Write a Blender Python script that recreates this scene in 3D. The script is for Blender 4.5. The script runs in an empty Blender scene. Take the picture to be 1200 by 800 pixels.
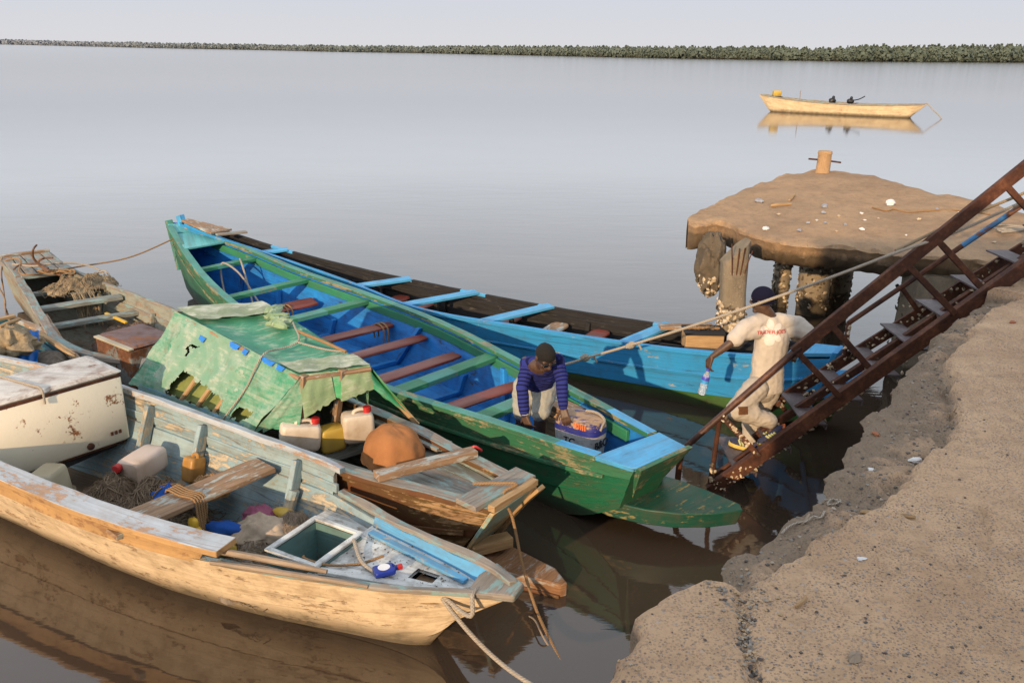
import bpy, bmesh, math, random
from mathutils import Vector, Matrix, noise
from mathutils.bvhtree import BVHTree
V = Vector
R = math.radians
random.seed(11)
scene = bpy.context.scene
COL = scene.collection

# ---------------------------------------------------------------- camera maths
CAM_F, CAM_H, PITCH, ROLL = 1000.0, 3.7, R(19.0), R(0.62)

def ray(px, py):
    x = (px - 600) / CAM_F; y = -(py - 400) / CAM_F
    c, s = math.cos(ROLL), math.sin(ROLL)
    x, y = c * x - s * y, s * x + c * y
    cp, sp = math.cos(PITCH), math.sin(PITCH)
    return V((x, cp + y * sp, -sp + y * cp))

def at(px, py, z):
    """world point on the level z seen in that direction"""
    r = ray(px, py); t = (z - CAM_H) / r.z
    return V((r.x * t, r.y * t, z))

def atY(px, py, Y):
    r = ray(px, py); t = Y / r.y
    return V((r.x * t, Y, CAM_H + r.z * t))

def lerp(a, b, t): return a + (b - a) * t

def spl(tab, s, k=1):
    """smooth interpolation of column k in a table of rows (s, ...)"""
    n = len(tab)
    if s <= tab[0][0]: return tab[0][k]
    if s >= tab[-1][0]: return tab[-1][k]
    i = 0
    while tab[i + 1][0] < s: i += 1
    x0, x1 = tab[i][0], tab[i + 1][0]
    y0, y1 = tab[i][k], tab[i + 1][k]
    h = x1 - x0
    def slope(j):
        if j == 0: return (tab[1][k] - tab[0][k]) / (tab[1][0] - tab[0][0])
        if j == n - 1: return (tab[-1][k] - tab[-2][k]) / (tab[-1][0] - tab[-2][0])
        a = (tab[j][k] - tab[j - 1][k]) / (tab[j][0] - tab[j - 1][0])
        b = (tab[j + 1][k] - tab[j][k]) / (tab[j + 1][0] - tab[j][0])
        return (a + b) / 2
    m0, m1 = slope(i), slope(i + 1)
    t = (s - x0) / h
    return (2*t**3 - 3*t*t + 1) * y0 + (t**3 - 2*t*t + t) * h * m0 + (-2*t**3 + 3*t*t) * y1 + (t**3 - t*t) * h * m1

def curve_pts(pts, n):
    """Catmull-Rom through pts, n samples"""
    pts = [V(p) for p in pts]; m = len(pts)
    d = [0.0]
    for a, b in zip(pts, pts[1:]): d.append(d[-1] + max(1e-5, (b - a).length))
    tabs = [[(d[i], pts[i][k]) for i in range(m)] for k in range(3)]
    return [V([spl(tabs[k], d[-1] * j / (n - 1)) for k in range(3)]) for j in range(n)]

def nz(p, sc=1.0, seed=0.0):
    return noise.noise(V((p[0] * sc + seed * 7.3, p[1] * sc - seed * 3.1, p[2] * sc + seed)))

def fbm(p, sc=1.0, seed=0.0, o=4):
    a, t, f = 1.0, 0.0, sc
    for _ in range(o):
        t += a * nz(p, f, seed); a *= .5; f *= 2.03
    return t

# ---------------------------------------------------------------- tags
def tag(o, label=None, cat=None, group=None, kind=None):
    if label: o['label'] = label
    if cat: o['category'] = cat
    if group: o['group'] = group
    if kind: o['kind'] = kind
    return o

def thing(name, label, cat, loc, group=None):
    o = bpy.data.objects.new(name, None); COL.objects.link(o)
    o.empty_display_size = .2
    o.location = loc
    return tag(o, label, cat, group)

def copy_tree(o, delta, parent=None):
    c = o.copy(); COL.objects.link(c)
    if parent: c.parent = parent
    else: c.location = o.location + V(delta)
    for ch in [x for x in bpy.data.objects if x.parent == o]: copy_tree(ch, delta, c)
    return c

# ---------------------------------------------------------------- mesh builder
class MB:
    def __init__(s): s.v, s.f, s.uv, s.m = [], [], [], []
    def face(s, idx, uv, m=0): s.f.append(idx); s.uv.append(uv); s.m.append(m)
    def grid(s, P, mat=0, closed=False, flip=False, skip=None, caps=False):
        """P[i][j]; u runs along i, v along j"""
        ni, nj = len(P), len(P[0]); b = len(s.v)
        for row in P: s.v.extend([V(p) for p in row])
        us = [0.0]
        mj = nj // 2
        for i in range(1, ni): us.append(us[-1] + (P[i][mj] - P[i-1][mj]).length)
        im = ni // 2; vs = [0.0]
        for j in range(1, nj): vs.append(vs[-1] + (P[im][j] - P[im][j-1]).length)
        if closed: vs.append(vs[-1] + (P[im][0] - P[im][-1]).length)
        u0, v0 = random.random() * 9, random.random() * 9
        for i in range(ni - 1):
            for j in range(nj if closed else nj - 1):
                if skip and skip(i, j): continue
                j2 = (j + 1) % nj
                q = [b + i*nj + j, b + (i+1)*nj + j, b + (i+1)*nj + j2, b + i*nj + j2]
                w = [(us[i]+u0, vs[j]+v0), (us[i+1]+u0, vs[j]+v0), (us[i+1]+u0, vs[j+1]+v0), (us[i]+u0, vs[j+1]+v0)]
                if flip: q.reverse(); w.reverse()
                s.face(q, w, mat(i, j) if callable(mat) else mat)
        if caps:
            for i, rev in ((0, False), (ni - 1, True)):
                q = [b + i*nj + j for j in range(nj)]
                c = sum((s.v[k] for k in q), V()) / nj
                w = [((s.v[k]-c).x + u0, (s.v[k]-c).z + (s.v[k]-c).y + v0) for k in q]
                if rev != flip: q.reverse(); w.reverse()
                s.face(q, w, mat(i, 0) if callable(mat) else mat)
    def bar(s, a, b, w, t, up=(0, 0, 1), n=1, jit=0.0, mat=0, w2=None, t2=None):
        a, b = V(a), V(b); d = (b - a); L = d.length; d.normalize()
        up = V(up); sx = d.cross(up)
        if sx.length < 1e-4: sx = d.cross(V((1, 0, 0)))
        sx.normalize(); uz = sx.cross(d).normalized()
        w2 = w if w2 is None else w2; t2 = t if t2 is None else t2
        P = []; sd = random.random() * 50
        for i in range(n + 1):
            f = i / n; c = a + d * L * f
            ww, tt = lerp(w, w2, f) / 2, lerp(t, t2, f) / 2
            row = []
            for q, (x, z) in enumerate(((-1, -1), (1, -1), (1, 1), (-1, 1))):
                e = jit * noise.noise(V((f * L * 5 + sd, sd * q, x)))
                row.append(c + sx * x * (ww + e) + uz * (z * tt + jit * .6 * noise.noise(V((f * L * 4, sd, 3.0 + q)))))
            P.append(row)
        s.grid(P, mat, closed=True, caps=True)
    def box(s, c, d, Rm=None, mat=0):
        c = V(c); Rm = Rm or Matrix.Identity(3)
        x = Rm @ V((1, 0, 0)); z = Rm @ V((0, 0, 1))
        s.bar(c - x * d[0] / 2, c + x * d[0] / 2, d[1], d[2], z, mat=mat)
    def tube(s, pts, r, n=8, mat=0, caps=True):
        pts = [V(p) for p in pts]; m = len(pts)
        rr = r if isinstance(r, (list, tuple)) else [r] * m
        P = []; prev = None
        for i, p in enumerate(pts):
            t = (pts[min(i + 1, m - 1)] - pts[max(i - 1, 0)]).normalized()
            if prev is None:
                a = t.cross(V((0, 0, 1)))
                if a.length < 1e-3: a = t.cross(V((1, 0, 0)))
            else: a = prev - t * prev.dot(t)
            a.normalize(); prev = a; bb = t.cross(a)
            P.append([p + (a * math.cos(2*math.pi*k/n) + bb * math.sin(2*math.pi*k/n)) * rr[i] for k in range(n)])
        s.grid(P, mat, closed=True, caps=caps, flip=True)
    def lathe(s, prof, c, axis=(0, 0, 1), n=16, mat=0, wob=0.0):
        axis = V(axis).normalized(); a = axis.orthogonal().normalized(); b = axis.cross(a); c = V(c)
        P = []
        for q, (r, h) in enumerate(prof):
            P.append([c + axis * h + (a * math.cos(2*math.pi*k/n) + b * math.sin(2*math.pi*k/n)) * r * (1 + wob * nz(V((math.cos(2*math.pi*k/n), math.sin(2*math.pi*k/n), h * 4)), 1.5, c.x)) for k in range(n)])
        s.grid(P, mat, closed=True, caps=True, flip=True)
    def blob(s, c, rad, Rm=None, nu=14, nv=9, amp=.15, sc=2.0, seed=0, mat=0, zmin=None):
        c = V(c); Rm = Rm or Matrix.Identity(3); P = []
        for i in range(nv + 1):
            th = math.pi * i / nv; row = []
            for j in range(nu):
                ph = 2 * math.pi * j / nu
                u = V((math.sin(th) * math.cos(ph), math.sin(th) * math.sin(ph), math.cos(th)))
                k = 1 + amp * fbm(u, sc, seed + c.x * 3 + c.y, 3)
                p = V((u.x * rad[0], u.y * rad[1], u.z * rad[2])) * k
                p = c + Rm @ p
                if zmin is not None and p.z < zmin: p.z = zmin
                row.append(p)
            P.append(row)
        s.grid(P, mat, closed=True)
    def poly(s, top, down, mat=0):
        """prism: polygon top (ccw seen from outside) extruded by vector down"""
        top = [V(p) for p in top]; down = V(down); n = len(top); b = len(s.v)
        s.v += top + [p + down for p in top]
        nrm = (top[1]-top[0]).cross(top[2]-top[1]).normalized()
        ax = (top[1] - top[0]).normalized(); ay = nrm.cross(ax)
        u0 = random.random() * 9
        uv = [((p - top[0]).dot(ax) + u0, (p - top[0]).dot(ay)) for p in top]
        s.face([b + i for i in range(n)], uv, mat)
        s.face([b + n + i for i in reversed(range(n))], list(reversed(uv)), mat)
        L = 0.0
        for i in range(n):
            j = (i + 1) % n; l2 = L + (top[j] - top[i]).length; d = down.length
            s.face([b + i, b + n + i, b + n + j, b + j], [(L+u0, 0), (L+u0, d), (l2+u0, d), (l2+u0, 0)], mat); L = l2
    def build(s, name, mats, parent=None, loc=None, smooth=35, bevel=0.0, recalc=False):
        if parent is not None: o0 = V(parent.location); pp = parent.parent
        if parent is not None:
            while pp is not None: o0 = o0 + V(pp.location); pp = pp.parent
        elif loc is not None: o0 = V(loc)
        else:
            xs = [v.x for v in s.v]; ys = [v.y for v in s.v]; zs = [v.z for v in s.v]
            o0 = V(((min(xs)+max(xs))/2, (min(ys)+max(ys))/2, min(zs)))
        me = bpy.data.meshes.new(name)
        me.from_pydata([tuple(v - o0) for v in s.v], [], s.f)
        ul = me.uv_layers.new(name='UVMap')
        flat = [c for f in s.uv for uv in f for c in uv]
        ul.data.foreach_set('uv', flat)
        if not isinstance(mats, (list, tuple)): mats = [mats]
        for m in mats: me.materials.append(m)
        me.polygons.foreach_set('material_index', s.m)
        if recalc:
            bm = bmesh.new(); bm.from_mesh(me); bmesh.ops.recalc_face_normals(bm, faces=bm.faces); bm.to_mesh(me); bm.free()
        if smooth:
            me.polygons.foreach_set('use_smooth', [True] * len(me.polygons))
            me.set_sharp_from_angle(angle=R(smooth))
        me.update()
        o = bpy.data.objects.new(name, me); COL.objects.link(o)
        if parent is not None: o.parent = parent
        else: o.location = o0
        if bevel:
            b = o.modifiers.new('bevel', 'BEVEL'); b.width = bevel; b.segments = 2; b.limit_method = 'ANGLE'; b.angle_limit = R(40)
            b.harden_normals = False
        return o

# ---------------------------------------------------------------- materials
class NT:
    def __init__(s, name):
        s.mat = bpy.data.materials.new(name); s.mat.use_nodes = True
        s.t = s.mat.node_tree; s.t.nodes.clear()
        s.out = s.t.nodes.new('ShaderNodeOutputMaterial')
        s.b = s.t.nodes.new('ShaderNodeBsdfPrincipled')
        s.t.links.new(s.b.outputs[0], s.out.inputs[0])
    def n(s, typ, **kw):
        o = s.t.nodes.new(typ)
        for k, v in kw.items(): setattr(o, k, v)
        return o
    def put(s, sock, val):
        if isinstance(val, bpy.types.NodeSocket): s.t.links.new(val, sock)
        elif val is not None:
            if isinstance(val, (tuple, list)) and len(val) == 3 and sock.type == 'RGBA': val = (*val, 1)
            sock.default_value = val
    def coord(s, which='UV'):
        if which == 'POS': return s.n('ShaderNodeNewGeometry').outputs['Position']
        return s.n('ShaderNodeTexCoord').outputs[which]
    def map(s, v, sc, loc=(0, 0, 0)):
        m = s.n('ShaderNodeMapping'); s.put(m.inputs['Vector'], v); m.inputs['Scale'].default_value = sc; m.inputs['Location'].default_value = loc
        return m.outputs[0]
    def noise(s, v, sc, det=4, rough=.55, dist=0.0):
        m = s.n('ShaderNodeTexNoise'); s.put(m.inputs['Vector'], v)
        m.inputs['Scale'].default_value = sc; m.inputs['Detail'].default_value = det
        m.inputs['Roughness'].default_value = rough; m.inputs['Distortion'].default_value = dist
        return m.outputs['Fac']
    def voro(s, v, sc, feat='F1', out='Distance'):
        m = s.n('ShaderNodeTexVoronoi', feature=feat); s.put(m.inputs['Vector'], v); m.inputs['Scale'].default_value = sc
        return m.outputs[out]
    def math(s, op, a, b=0.0, clamp=False):
        m = s.n('ShaderNodeMath', operation=op, use_clamp=clamp); s.put(m.inputs[0], a); s.put(m.inputs[1], b)
        return m.outputs[0]
    def rng(s, v, a, b, c=0.0, d=1.0):
        m = s.n('ShaderNodeMapRange'); s.put(m.inputs[0], v)
        for i, x in enumerate((a, b, c, d)): m.inputs[i + 1].default_value = x
        return m.outputs[0]
    def mix(s, f, a, b, blend='MIX'):
        m = s.n('ShaderNodeMix', data_type='RGBA', blend_type=blend)
        s.put(m.inputs[0], f); s.put(m.inputs[6], a); s.put(m.inputs[7], b)
        return m.outputs[2]
    def ramp(s, f, stops):
        m = s.n('ShaderNodeValToRGB'); s.put(m.inputs[0], f); e = m.color_ramp.elements
        while len(e) < len(stops): e.new(.5)
        for q, (p, c) in zip(e, stops): q.position = p; q.color = (*c, 1)
        return m.outputs[0]
    def bump(s, h, st=.4, dist=.01, nrm=None):
        m = s.n('ShaderNodeBump'); s.put(m.inputs['Height'], h); m.inputs['Strength'].default_value = st; m.inputs['Distance'].default_value = dist
        if nrm is not None: s.put(m.inputs['Normal'], nrm)
        return m.outputs[0]
    def fin(s, color, rough=.6, normal=None, metal=None, spec=None):
        s.put(s.b.inputs['Base Color'], color); s.put(s.b.inputs['Roughness'], rough)
        if normal is not None: s.put(s.b.inputs['Normal'], normal)
        if metal is not None: s.put(s.b.inputs['Metallic'], metal)
        if spec is not None: s.b.inputs['Specular IOR Level'].default_value = spec
        return s.mat

def sc3(c, k): return tuple(min(1, x * k) for x in c)

def paint(name, base, under=(.23, .17, .12), wear=.3, dirt=.35, rough=.55, coord='UV', wet=False, gs=(3, 40), tint=None, bump=.35, size=1.0, dirtcol=(.09, .065, .045), spec=.35, streak=.35):
    """weathered paint over wood or metal: worn patches along the grain, dirt and fading"""
    t = NT(name); uv = t.coord(coord)
    uv = t.map(uv, (size, size, size))
    off = random.random() * 20
    g = t.noise(t.map(uv, (gs[0], gs[1], gs[1]), (off, off, 0)), 1.0, 5, .65)
    patch = t.noise(t.map(uv, (1.0, 2.2, 2.2), (off, 0, 0)), 1.7, 5, .6, .3)
    chip = t.noise(t.map(uv, (1, 1.8, 1.8), (0, off, 0)), 13, 6, .7)
    m = t.math('ADD', t.math('MULTIPLY', patch, .45), t.math('ADD', t.math('MULTIPLY', chip, .35), t.math('MULTIPLY', g, .2)))
    th = .5 + (.5 - wear) * .34
    wm = t.rng(m, th - .012, th + .03)
    base2 = tint or sc3(base, .72)
    c = t.mix(t.rng(patch, .35, .65), base, base2)
    c = t.mix(t.rng(g, .3, .75, 0, .35), c, sc3(base, 1.35))
    un = t.mix(g, sc3(under, .55), sc3(under, 1.5))
    c = t.mix(wm, c, un)
    big = t.noise(t.map(uv, (1.2, 1.2, 1.2), (off, 3, 0)), 4.2, 7, .68)
    c = t.mix(t.math('MULTIPLY', t.rng(big, .47, .72), dirt), c, dirtcol)
    if streak:
        st = t.noise(t.map(uv, (.7, 17, 17), (off, 2, 0)), 1.0, 7, .68, .25)
        c = t.mix(t.math('MULTIPLY', t.rng(st, .50, .70), streak), c, dirtcol)
        seam = t.noise(t.map(uv, (.25, 7, 7), (off, 5, 0)), 1.0, 2, .4)
        c = t.mix(t.rng(t.math('ABSOLUTE', t.math('SUBTRACT', seam, .5)), .007, .002, 0, streak), c, sc3(dirtcol, .35))
    sp = t.noise(t.map(uv, (1, 1, 1), (7, off, 0)), 55, 3, .6)
    c = t.mix(t.rng(sp, .64, .72, 0, min(1, dirt * 1.3)), c, sc3(dirtcol, .8))
    hgt = t.math('ADD', t.math('MULTIPLY', g, .5), t.math('ADD', t.math('MULTIPLY', wm, -.6), t.math('MULTIPLY', chip, .25)))
    if wet:
        pz = t.n('ShaderNodeSeparateXYZ'); t.put(pz.inputs[0], t.coord('POS'))
        zz = t.math('ADD', pz.outputs[2], t.math('MULTIPLY', t.math('SUBTRACT', big, .5), .28))
        c = t.mix(t.rng(zz, .03, .19, .85, 0), c, (.045, .036, .022))
    r = t.math('ADD', t.math('MULTIPLY', wm, .25), t.rng(patch, .3, .7, rough - .08, rough + .1))
    return t.fin(c, r, t.bump(hgt, bump, .012), spec=spec)

def wood(name, c1, c2, gs=(2.5, 45), rough=.8, dark=.35, coord='UV', tintc=None, tamt=.0, bump=.5):
    t = NT(name); uv = t.coord(coord); off = random.random() * 20
    g = t.noise(t.map(uv, (gs[0], gs[1], gs[1]), (off, off, 0)), 1.0, 6, .7, .2)
    p = t.noise(t.map(uv, (1, 2, 2), (off, 0, 0)), 3, 5, .6)
    c = t.mix(t.rng(g, .3, .7), c1, c2)
    c = t.mix(t.math('MULTIPLY', t.rng(p, .45, .7), dark), c, sc3(c1, .3))
    if tintc:
        q = t.noise(t.map(uv, (1, 3, 3), (3, off, 0)), 4, 6, .7)
        c = t.mix(t.rng(q, .56 - tamt * .25, .62 - tamt * .2), c, tintc)
    cr = t.noise(t.map(uv, (1.2, 60, 60), (off, 9, 0)), 1, 3, .6)
    c = t.mix(t.rng(cr, .66, .72), c, sc3(c1, .18))
    return t.fin(c, rough, t.bump(t.math('ADD', g, t.math('MULTIPLY', t.rng(cr, .62, .72), -1.2)), bump, .01), spec=.25)

def rust(name, a=(.025, .011, .009), b=(.075, .028, .016), c=(.15, .06, .03), paintc=None, pamt=0.0, rough=.75, coord='Object'):
    t = NT(name); uv = t.coord(coord)
    n1 = t.noise(uv, 5, 7, .68); n2 = t.noise(uv, 38, 5, .65)
    k = t.math('ADD', t.math('MULTIPLY', n1, .65), t.math('MULTIPLY', n2, .35))
    col = t.ramp(k, [(.36, a), (.52, b), (.66, c)])
    if paintc:
        n3 = t.noise(uv, 4, 8, .72)
        col = t.mix(t.rng(n3, .5 + (.5 - pamt) * .3, .53 + (.5 - pamt) * .3), col, paintc)
    return t.fin(col, rough, t.bump(k, .5, .008), spec=.3)

def plain(name, c, rough=.5, var=.25, sc=20, coord='Object', bump=.15, dirt=0.0, dirtcol=(.1, .07, .05), spec=.4, dist=.005):
    t = NT(name); uv = t.coord(coord)
    n = t.noise(uv, sc, 5, .6); n2 = t.noise(uv, sc * .25, 5, .65)
    col = t.mix(t.rng(n, .3, .7), sc3(c, 1 - var), sc3(c, 1 + var))
    if dirt: col = t.mix(t.math('MULTIPLY', t.rng(n2, .42, .66), dirt), col, dirtcol)
    return t.fin(col, rough, t.bump(n, bump, dist), spec=spec)

def fabric(name, c, c2=None, rough=.9, weave=260, coord='Object', fold=8):
    t = NT(name); uv = t.coord(coord)
    n = t.noise(uv, fold, 4, .6); w = t.noise(uv, weave, 2, .5)
    col = t.mix(t.rng(n, .35, .68), c, c2 or sc3(c, .7))
    col = t.mix(t.rng(w, .3, .7, 0, .25), col, sc3(c, .5))
    return t.fin(col, rough, t.bump(t.math('ADD', n, t.math('MULTIPLY', w, .3)), .3, .012), spec=.15)

def ropemat(name, c, c2):
    t = NT(name); uv = t.coord('UV')
    wv = t.n('ShaderNodeTexWave', wave_type='BANDS', bands_direction='DIAGONAL'); t.put(wv.inputs[0], t.map(uv, (30, 60, 1)))
    wv.inputs['Scale'].default_value = 1.0; wv.inputs['Distortion'].default_value = 1.5
    n = t.noise(uv, 30, 4)
    col = t.mix(wv.outputs[1], sc3(c2, .8), c); col = t.mix(t.rng(n, .4, .7, 0, .5), col, c2)
    return t.fin(col, .9, t.bump(wv.outputs[1], .6, .006), spec=.15)

M = {}
# boats
M['green_out'] = paint('green_hull_paint', (.012, .125, .06), (.12, .14, .06), .25, .5, .5, wet=True, tint=(.008, .08, .045))
M['green_strake'] = paint('worn_green_paint', (.03, .15, .08), (.24, .22, .13), .42, .45, .6, gs=(2.5, 60))
M['teal'] = paint('teal_rail_paint', (.06, .26, .22), (.24, .22, .15), .34, .42, .55, tint=(.04, .2, .16))
M['green_thwart'] = paint('green_thwart_paint', (.03, .21, .11), (.2, .24, .16), .22, .3, .55)
M['aqua'] = paint('aqua_paint', (.11, .42, .44), (.35, .3, .2), .16, .25, .5)
M['sky'] = paint('sky_blue_paint', (.06, .34, .64), (.3, .27, .2), .22, .38, .45, tint=(.05, .27, .52))
M['blue_in'] = paint('inner_blue_paint', (.018, .215, .60), (.03, .05, .07), .26, .45, .5, dirtcol=(.03, .035, .045), tint=(.01, .1, .34))
M['red'] = paint('oxblood_seat_paint', (.19, .032, .02), (.25, .1, .06), .2, .4, .42, spec=.45)
M['blue_out'] = paint('blue_hull_paint', (.025, .235, .52), (.33, .28, .19), .26, .38, .5, gs=(1.3, 30), dirtcol=(.05, .07, .08), tint=(.025, .23, .52))
M['green_low'] = paint('green_bottom_paint', (.035, .15, .03), (.14, .14, .05), .35, .5, .6, wet=True)
M['black_in'] = wood('tarred_wood', (.009, .009, .011), (.030, .029, .031), tintc=(.055, .05, .045), tamt=-.1, dark=.2)
M['brown_floor'] = wood('stained_floor_wood', (.10, .07, .045), (.2, .14, .09))
M['cream'] = paint('cream_hull_paint', (.62, .50, .35), (.36, .24, .14), .30, .65, .6, wet=True, gs=(1.3, 22), bump=.9, streak=.3, tint=(.54, .42, .28), dirtcol=(.2, .12, .06))
M['tan_strake'] = paint('tan_strake_paint', (.44, .27, .12), (.25, .14, .07), .4, .4, .65, dirtcol=(.18, .1, .05))
M['pale_blue'] = paint('pale_blue_paint', (.27, .36, .39), (.42, .36, .27), .42, .5, .65, dirtcol=(.17, .14, .11), tint=(.15, .26, .33), bump=.7, streak=.5)
M['lav_rail'] = paint('faded_rail_paint', (.42, .47, .53), (.36, .24, .17), .38, .35, .65, dirtcol=(.22, .15, .1))
M['bow_blue'] = paint('bright_bow_paint', (.10, .33, .58), (.3, .33, .34), .33, .45, .6, dirtcol=(.14, .12, .1))
M['white_deck'] = paint('white_deck_paint', (.62, .64, .64), (.3, .24, .2), .2, .85, .6, dirtcol=(.09, .065, .05), gs=(8, 12))
M['brown_hull'] = paint('rotten_hull_paint', (.12, .045, .02), (.34, .22, .12), .40, .6, .7, wet=False, tint=(.09, .075, .025), gs=(2, 30), dirtcol=(.09, .035, .02))
M['grey_wood'] = wood('grey_weathered_wood', (.17, .145, .125), (.33, .29, .25), tintc=(.2, .3, .3), tamt=.2)
M['teal_wood'] = wood('faded_teal_wood', (.14, .14, .125), (.28, .29, .26), tintc=(.24, .34, .34), tamt=.15)
M['raw_wood'] = wood('raw_orange_wood', (.28, .17, .085), (.5, .34, .18))
M['brown_wood'] = wood('brown_plank_wood', (.2, .12, .075), (.36, .24, .15), tintc=(.36, .38, .36), tamt=.15)
M['aqua_transom'] = paint('aqua_transom_paint', (.34, .52, .48), (.5, .36, .19), .46, .3, .6)
M['grey_hull'] = paint('grey_boat_paint', (.24, .24, .2), (.24, .17, .11), .42, .5, .7, wet=True, dirtcol=(.1, .075, .055), tint=(.2, .24, .23))
M['teal_in'] = paint('dark_teal_paint', (.03, .13, .18), (.14, .15, .15), .25, .6, .6)
M['blue_tarp'] = plain('blue_plastic', (.015, .17, .6), .4, .3, 9, bump=.5, dist=.02)
M['jerry_white'] = plain('white_plastic', (.62, .56, .48), .45, .1, 9, dirt=.85, dirtcol=(.3, .22, .15))
M['jerry_pink'] = plain('dusty_white_plastic', (.6, .5, .45), .5, .12, 9, dirt=.85, dirtcol=(.34, .25, .18))
M['jerry_amber'] = plain('amber_plastic', (.4, .2, .045), .4, .3, 14, dirt=.5)
M['jerry_yellow'] = plain('yellow_plastic', (.5, .34, .05), .45, .2, 14, dirt=.5)
M['grey_tub'] = plain('beige_tub_plastic', (.42, .38, .28), .55, .15, 9, dirt=.5)
M['red_cap'] = plain('red_cap_plastic', (.4, .02, .02), .4, .15)
M['black_plastic'] = plain('black_plastic', (.012, .012, .014), .45, .3)
M['freezer'] = rust('chipped_freezer_enamel', (.1, .04, .02), (.28, .12, .05), (.4, .2, .08), (.74, .68, .56), .9, .5)
M['freezer_lid'] = paint('soiled_lid_enamel', (.6, .57, .53), (.2, .11, .07), .34, .95, .6, dirtcol=(.22, .13, .09), gs=(5, 9))
M['rusty'] = rust('rusted_steel')
M['rusty_box'] = rust('rusted_box_steel', (.05, .025, .016), (.14, .06, .03), (.25, .11, .05), (.14, .15, .15), .45)
M['rusty_lid'] = paint('rusted_lid', (.16, .11, .11), (.2, .09, .05), .42, .9, .75, dirtcol=(.07, .035, .03))
M['rope'] = ropemat('old_rope', (.42, .33, .22), (.2, .15, .1))
M['rope_pale'] = ropemat('pale_rope', (.5, .45, .38), (.28, .24, .2))
M['rope_tan'] = ropemat('orange_rope', (.42, .26, .13), (.25, .15, .08))
M['net_brown'] = fabric('brown_net', (.13, .09, .06), (.06, .042, .03), weave=90, fold=22)
M['net_tan'] = fabric('tan_net', (.33, .26, .17), (.17, .13, .085), weave=90, fold=22)
M['net_grey'] = fabric('grey_net', (.25, .21, .17), (.12, .1, .085), weave=90, fold=22)
M['sack'] = fabric('beige_sackcloth', (.44, .35, .27), (.3, .24, .18), fold=10)
M['pink_cloth'] = fabric('pink_cloth', (.36, .12, .2), None)
M['net_strand'] = plain('net_strand', (.17, .125, .085), .9, .35)
M['brown_cloth'] = fabric('russet_cloth', (.36, .16, .065), (.27, .12, .05), fold=6)
M['yellow_rub'] = plain('yellow_rubber', (.55, .34, .03), .45, .2)
M['blue_cloth'] = fabric('blue_cloth', (.02, .09, .38), (.015, .06, .25))
M['olive'] = fabric('olive_sheet', (.24, .28, .10), (.17, .21, .07))
M['stick'] = wood('driftwood', (.2, .15, .11), (.36, .28, .21), gs=(4, 30))
M['bottle_blue'] = plain('blue_bottle_plastic', (.012, .03, .25), .3, .15)
M['label_white'] = plain('white_label', (.7, .7, .72), .5, .05)
M['litter_white'] = plain('litter_white', (.62, .62, .62), .6, .15)
M['litter_blue'] = plain('litter_blue', (.27, .29, .34), .5, .3)
M['shell'] = plain('oyster_shell', (.55, .46, .34), .6, .45, 30, bump=.6, dist=.02, dirt=.5, dirtcol=(.25, .16, .08))
M['shell_dark'] = plain('dark_shell', (.1, .075, .05), .75, .5, 25, bump=.6, dist=.02)
M['anchor_iron'] = rust('anchor_iron', (.06, .035, .025), (.16, .085, .05), (.22, .13, .09))
# ================================================================ SETTING
SUN_EL = R(15.5)
SUN_V = V((-.40 * math.cos(SUN_EL), -.9165 * math.cos(SUN_EL), math.sin(SUN_EL)))

def make_world():
    w = bpy.data.worlds.new('World'); scene.world = w; w.use_nodes = True
    t = w.node_tree; t.nodes.clear()
    out = t.nodes.new('ShaderNodeOutputWorld'); bg = t.nodes.new('ShaderNodeBackground')
    sky = t.nodes.new('ShaderNodeTexSky'); sky.sky_type = 'NISHITA'; sky.sun_disc = False
    sky.sun_elevation = SUN_EL; sky.sun_rotation = math.atan2(SUN_V.x, SUN_V.y)
    sky.air_density = 1.0; sky.dust_density = 3.5; sky.ozone_density = 1.6
    tc = t.nodes.new('ShaderNodeTexCoord'); sep = t.nodes.new('ShaderNodeSeparateXYZ')
    t.links.new(tc.outputs['Generated'], sep.inputs[0])
    # pale humid haze: strong at the horizon, thinner overhead
    mr = t.nodes.new('ShaderNodeMapRange'); t.links.new(sep.outputs[2], mr.inputs[0])
    mr.inputs[1].default_value = 0.0; mr.inputs[2].default_value = .6; mr.inputs[3].default_value = .97; mr.inputs[4].default_value = .7
    hz = t.nodes.new('ShaderNodeValToRGB'); t.links.new(sep.outputs[2], hz.inputs[0])
    e = hz.color_ramp.elements; e.new(.12); e.new(.45)
    k = .1
    for q, (p, c) in zip(e, ((0.0, (.53, .525, .525)), (.055, (.495, .51, .545)), (.13, (.90, .945, .985)), (.42, (.94, .98, 1.0)))):
        q.position = p; q.color = (*c, 1)
    mul = t.nodes.new('ShaderNodeMix'); mul.data_type = 'RGBA'; mul.blend_type = 'MULTIPLY'; mul.inputs[0].default_value = 1
    t.links.new(hz.outputs[0], mul.inputs[6]); mul.inputs[7].default_value = (13.7, 13.8, 14.3, 1)
    mx = t.nodes.new('ShaderNodeMix'); mx.data_type = 'RGBA'
    t.links.new(mr.outputs[0], mx.inputs[0]); t.links.new(sky.outputs[0], mx.inputs[6]); t.links.new(mul.outputs[2], mx.inputs[7])
    t.links.new(mx.outputs[2], bg.inputs[0]); bg.inputs[1].default_value = .1
    t.links.new(bg.outputs[0], out.inputs[0])
make_world()

def make_sun():
    l = bpy.data.lights.new('sun', 'SUN'); l.energy = 5.0; l.angle = R(.6); l.color = (1.0, .70, .40)
    o = bpy.data.objects.new('sun', l); COL.objects.link(o)
    o.rotation_euler = (-SUN_V).to_track_quat('-Z', 'Y').to_euler()
make_sun()

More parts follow.
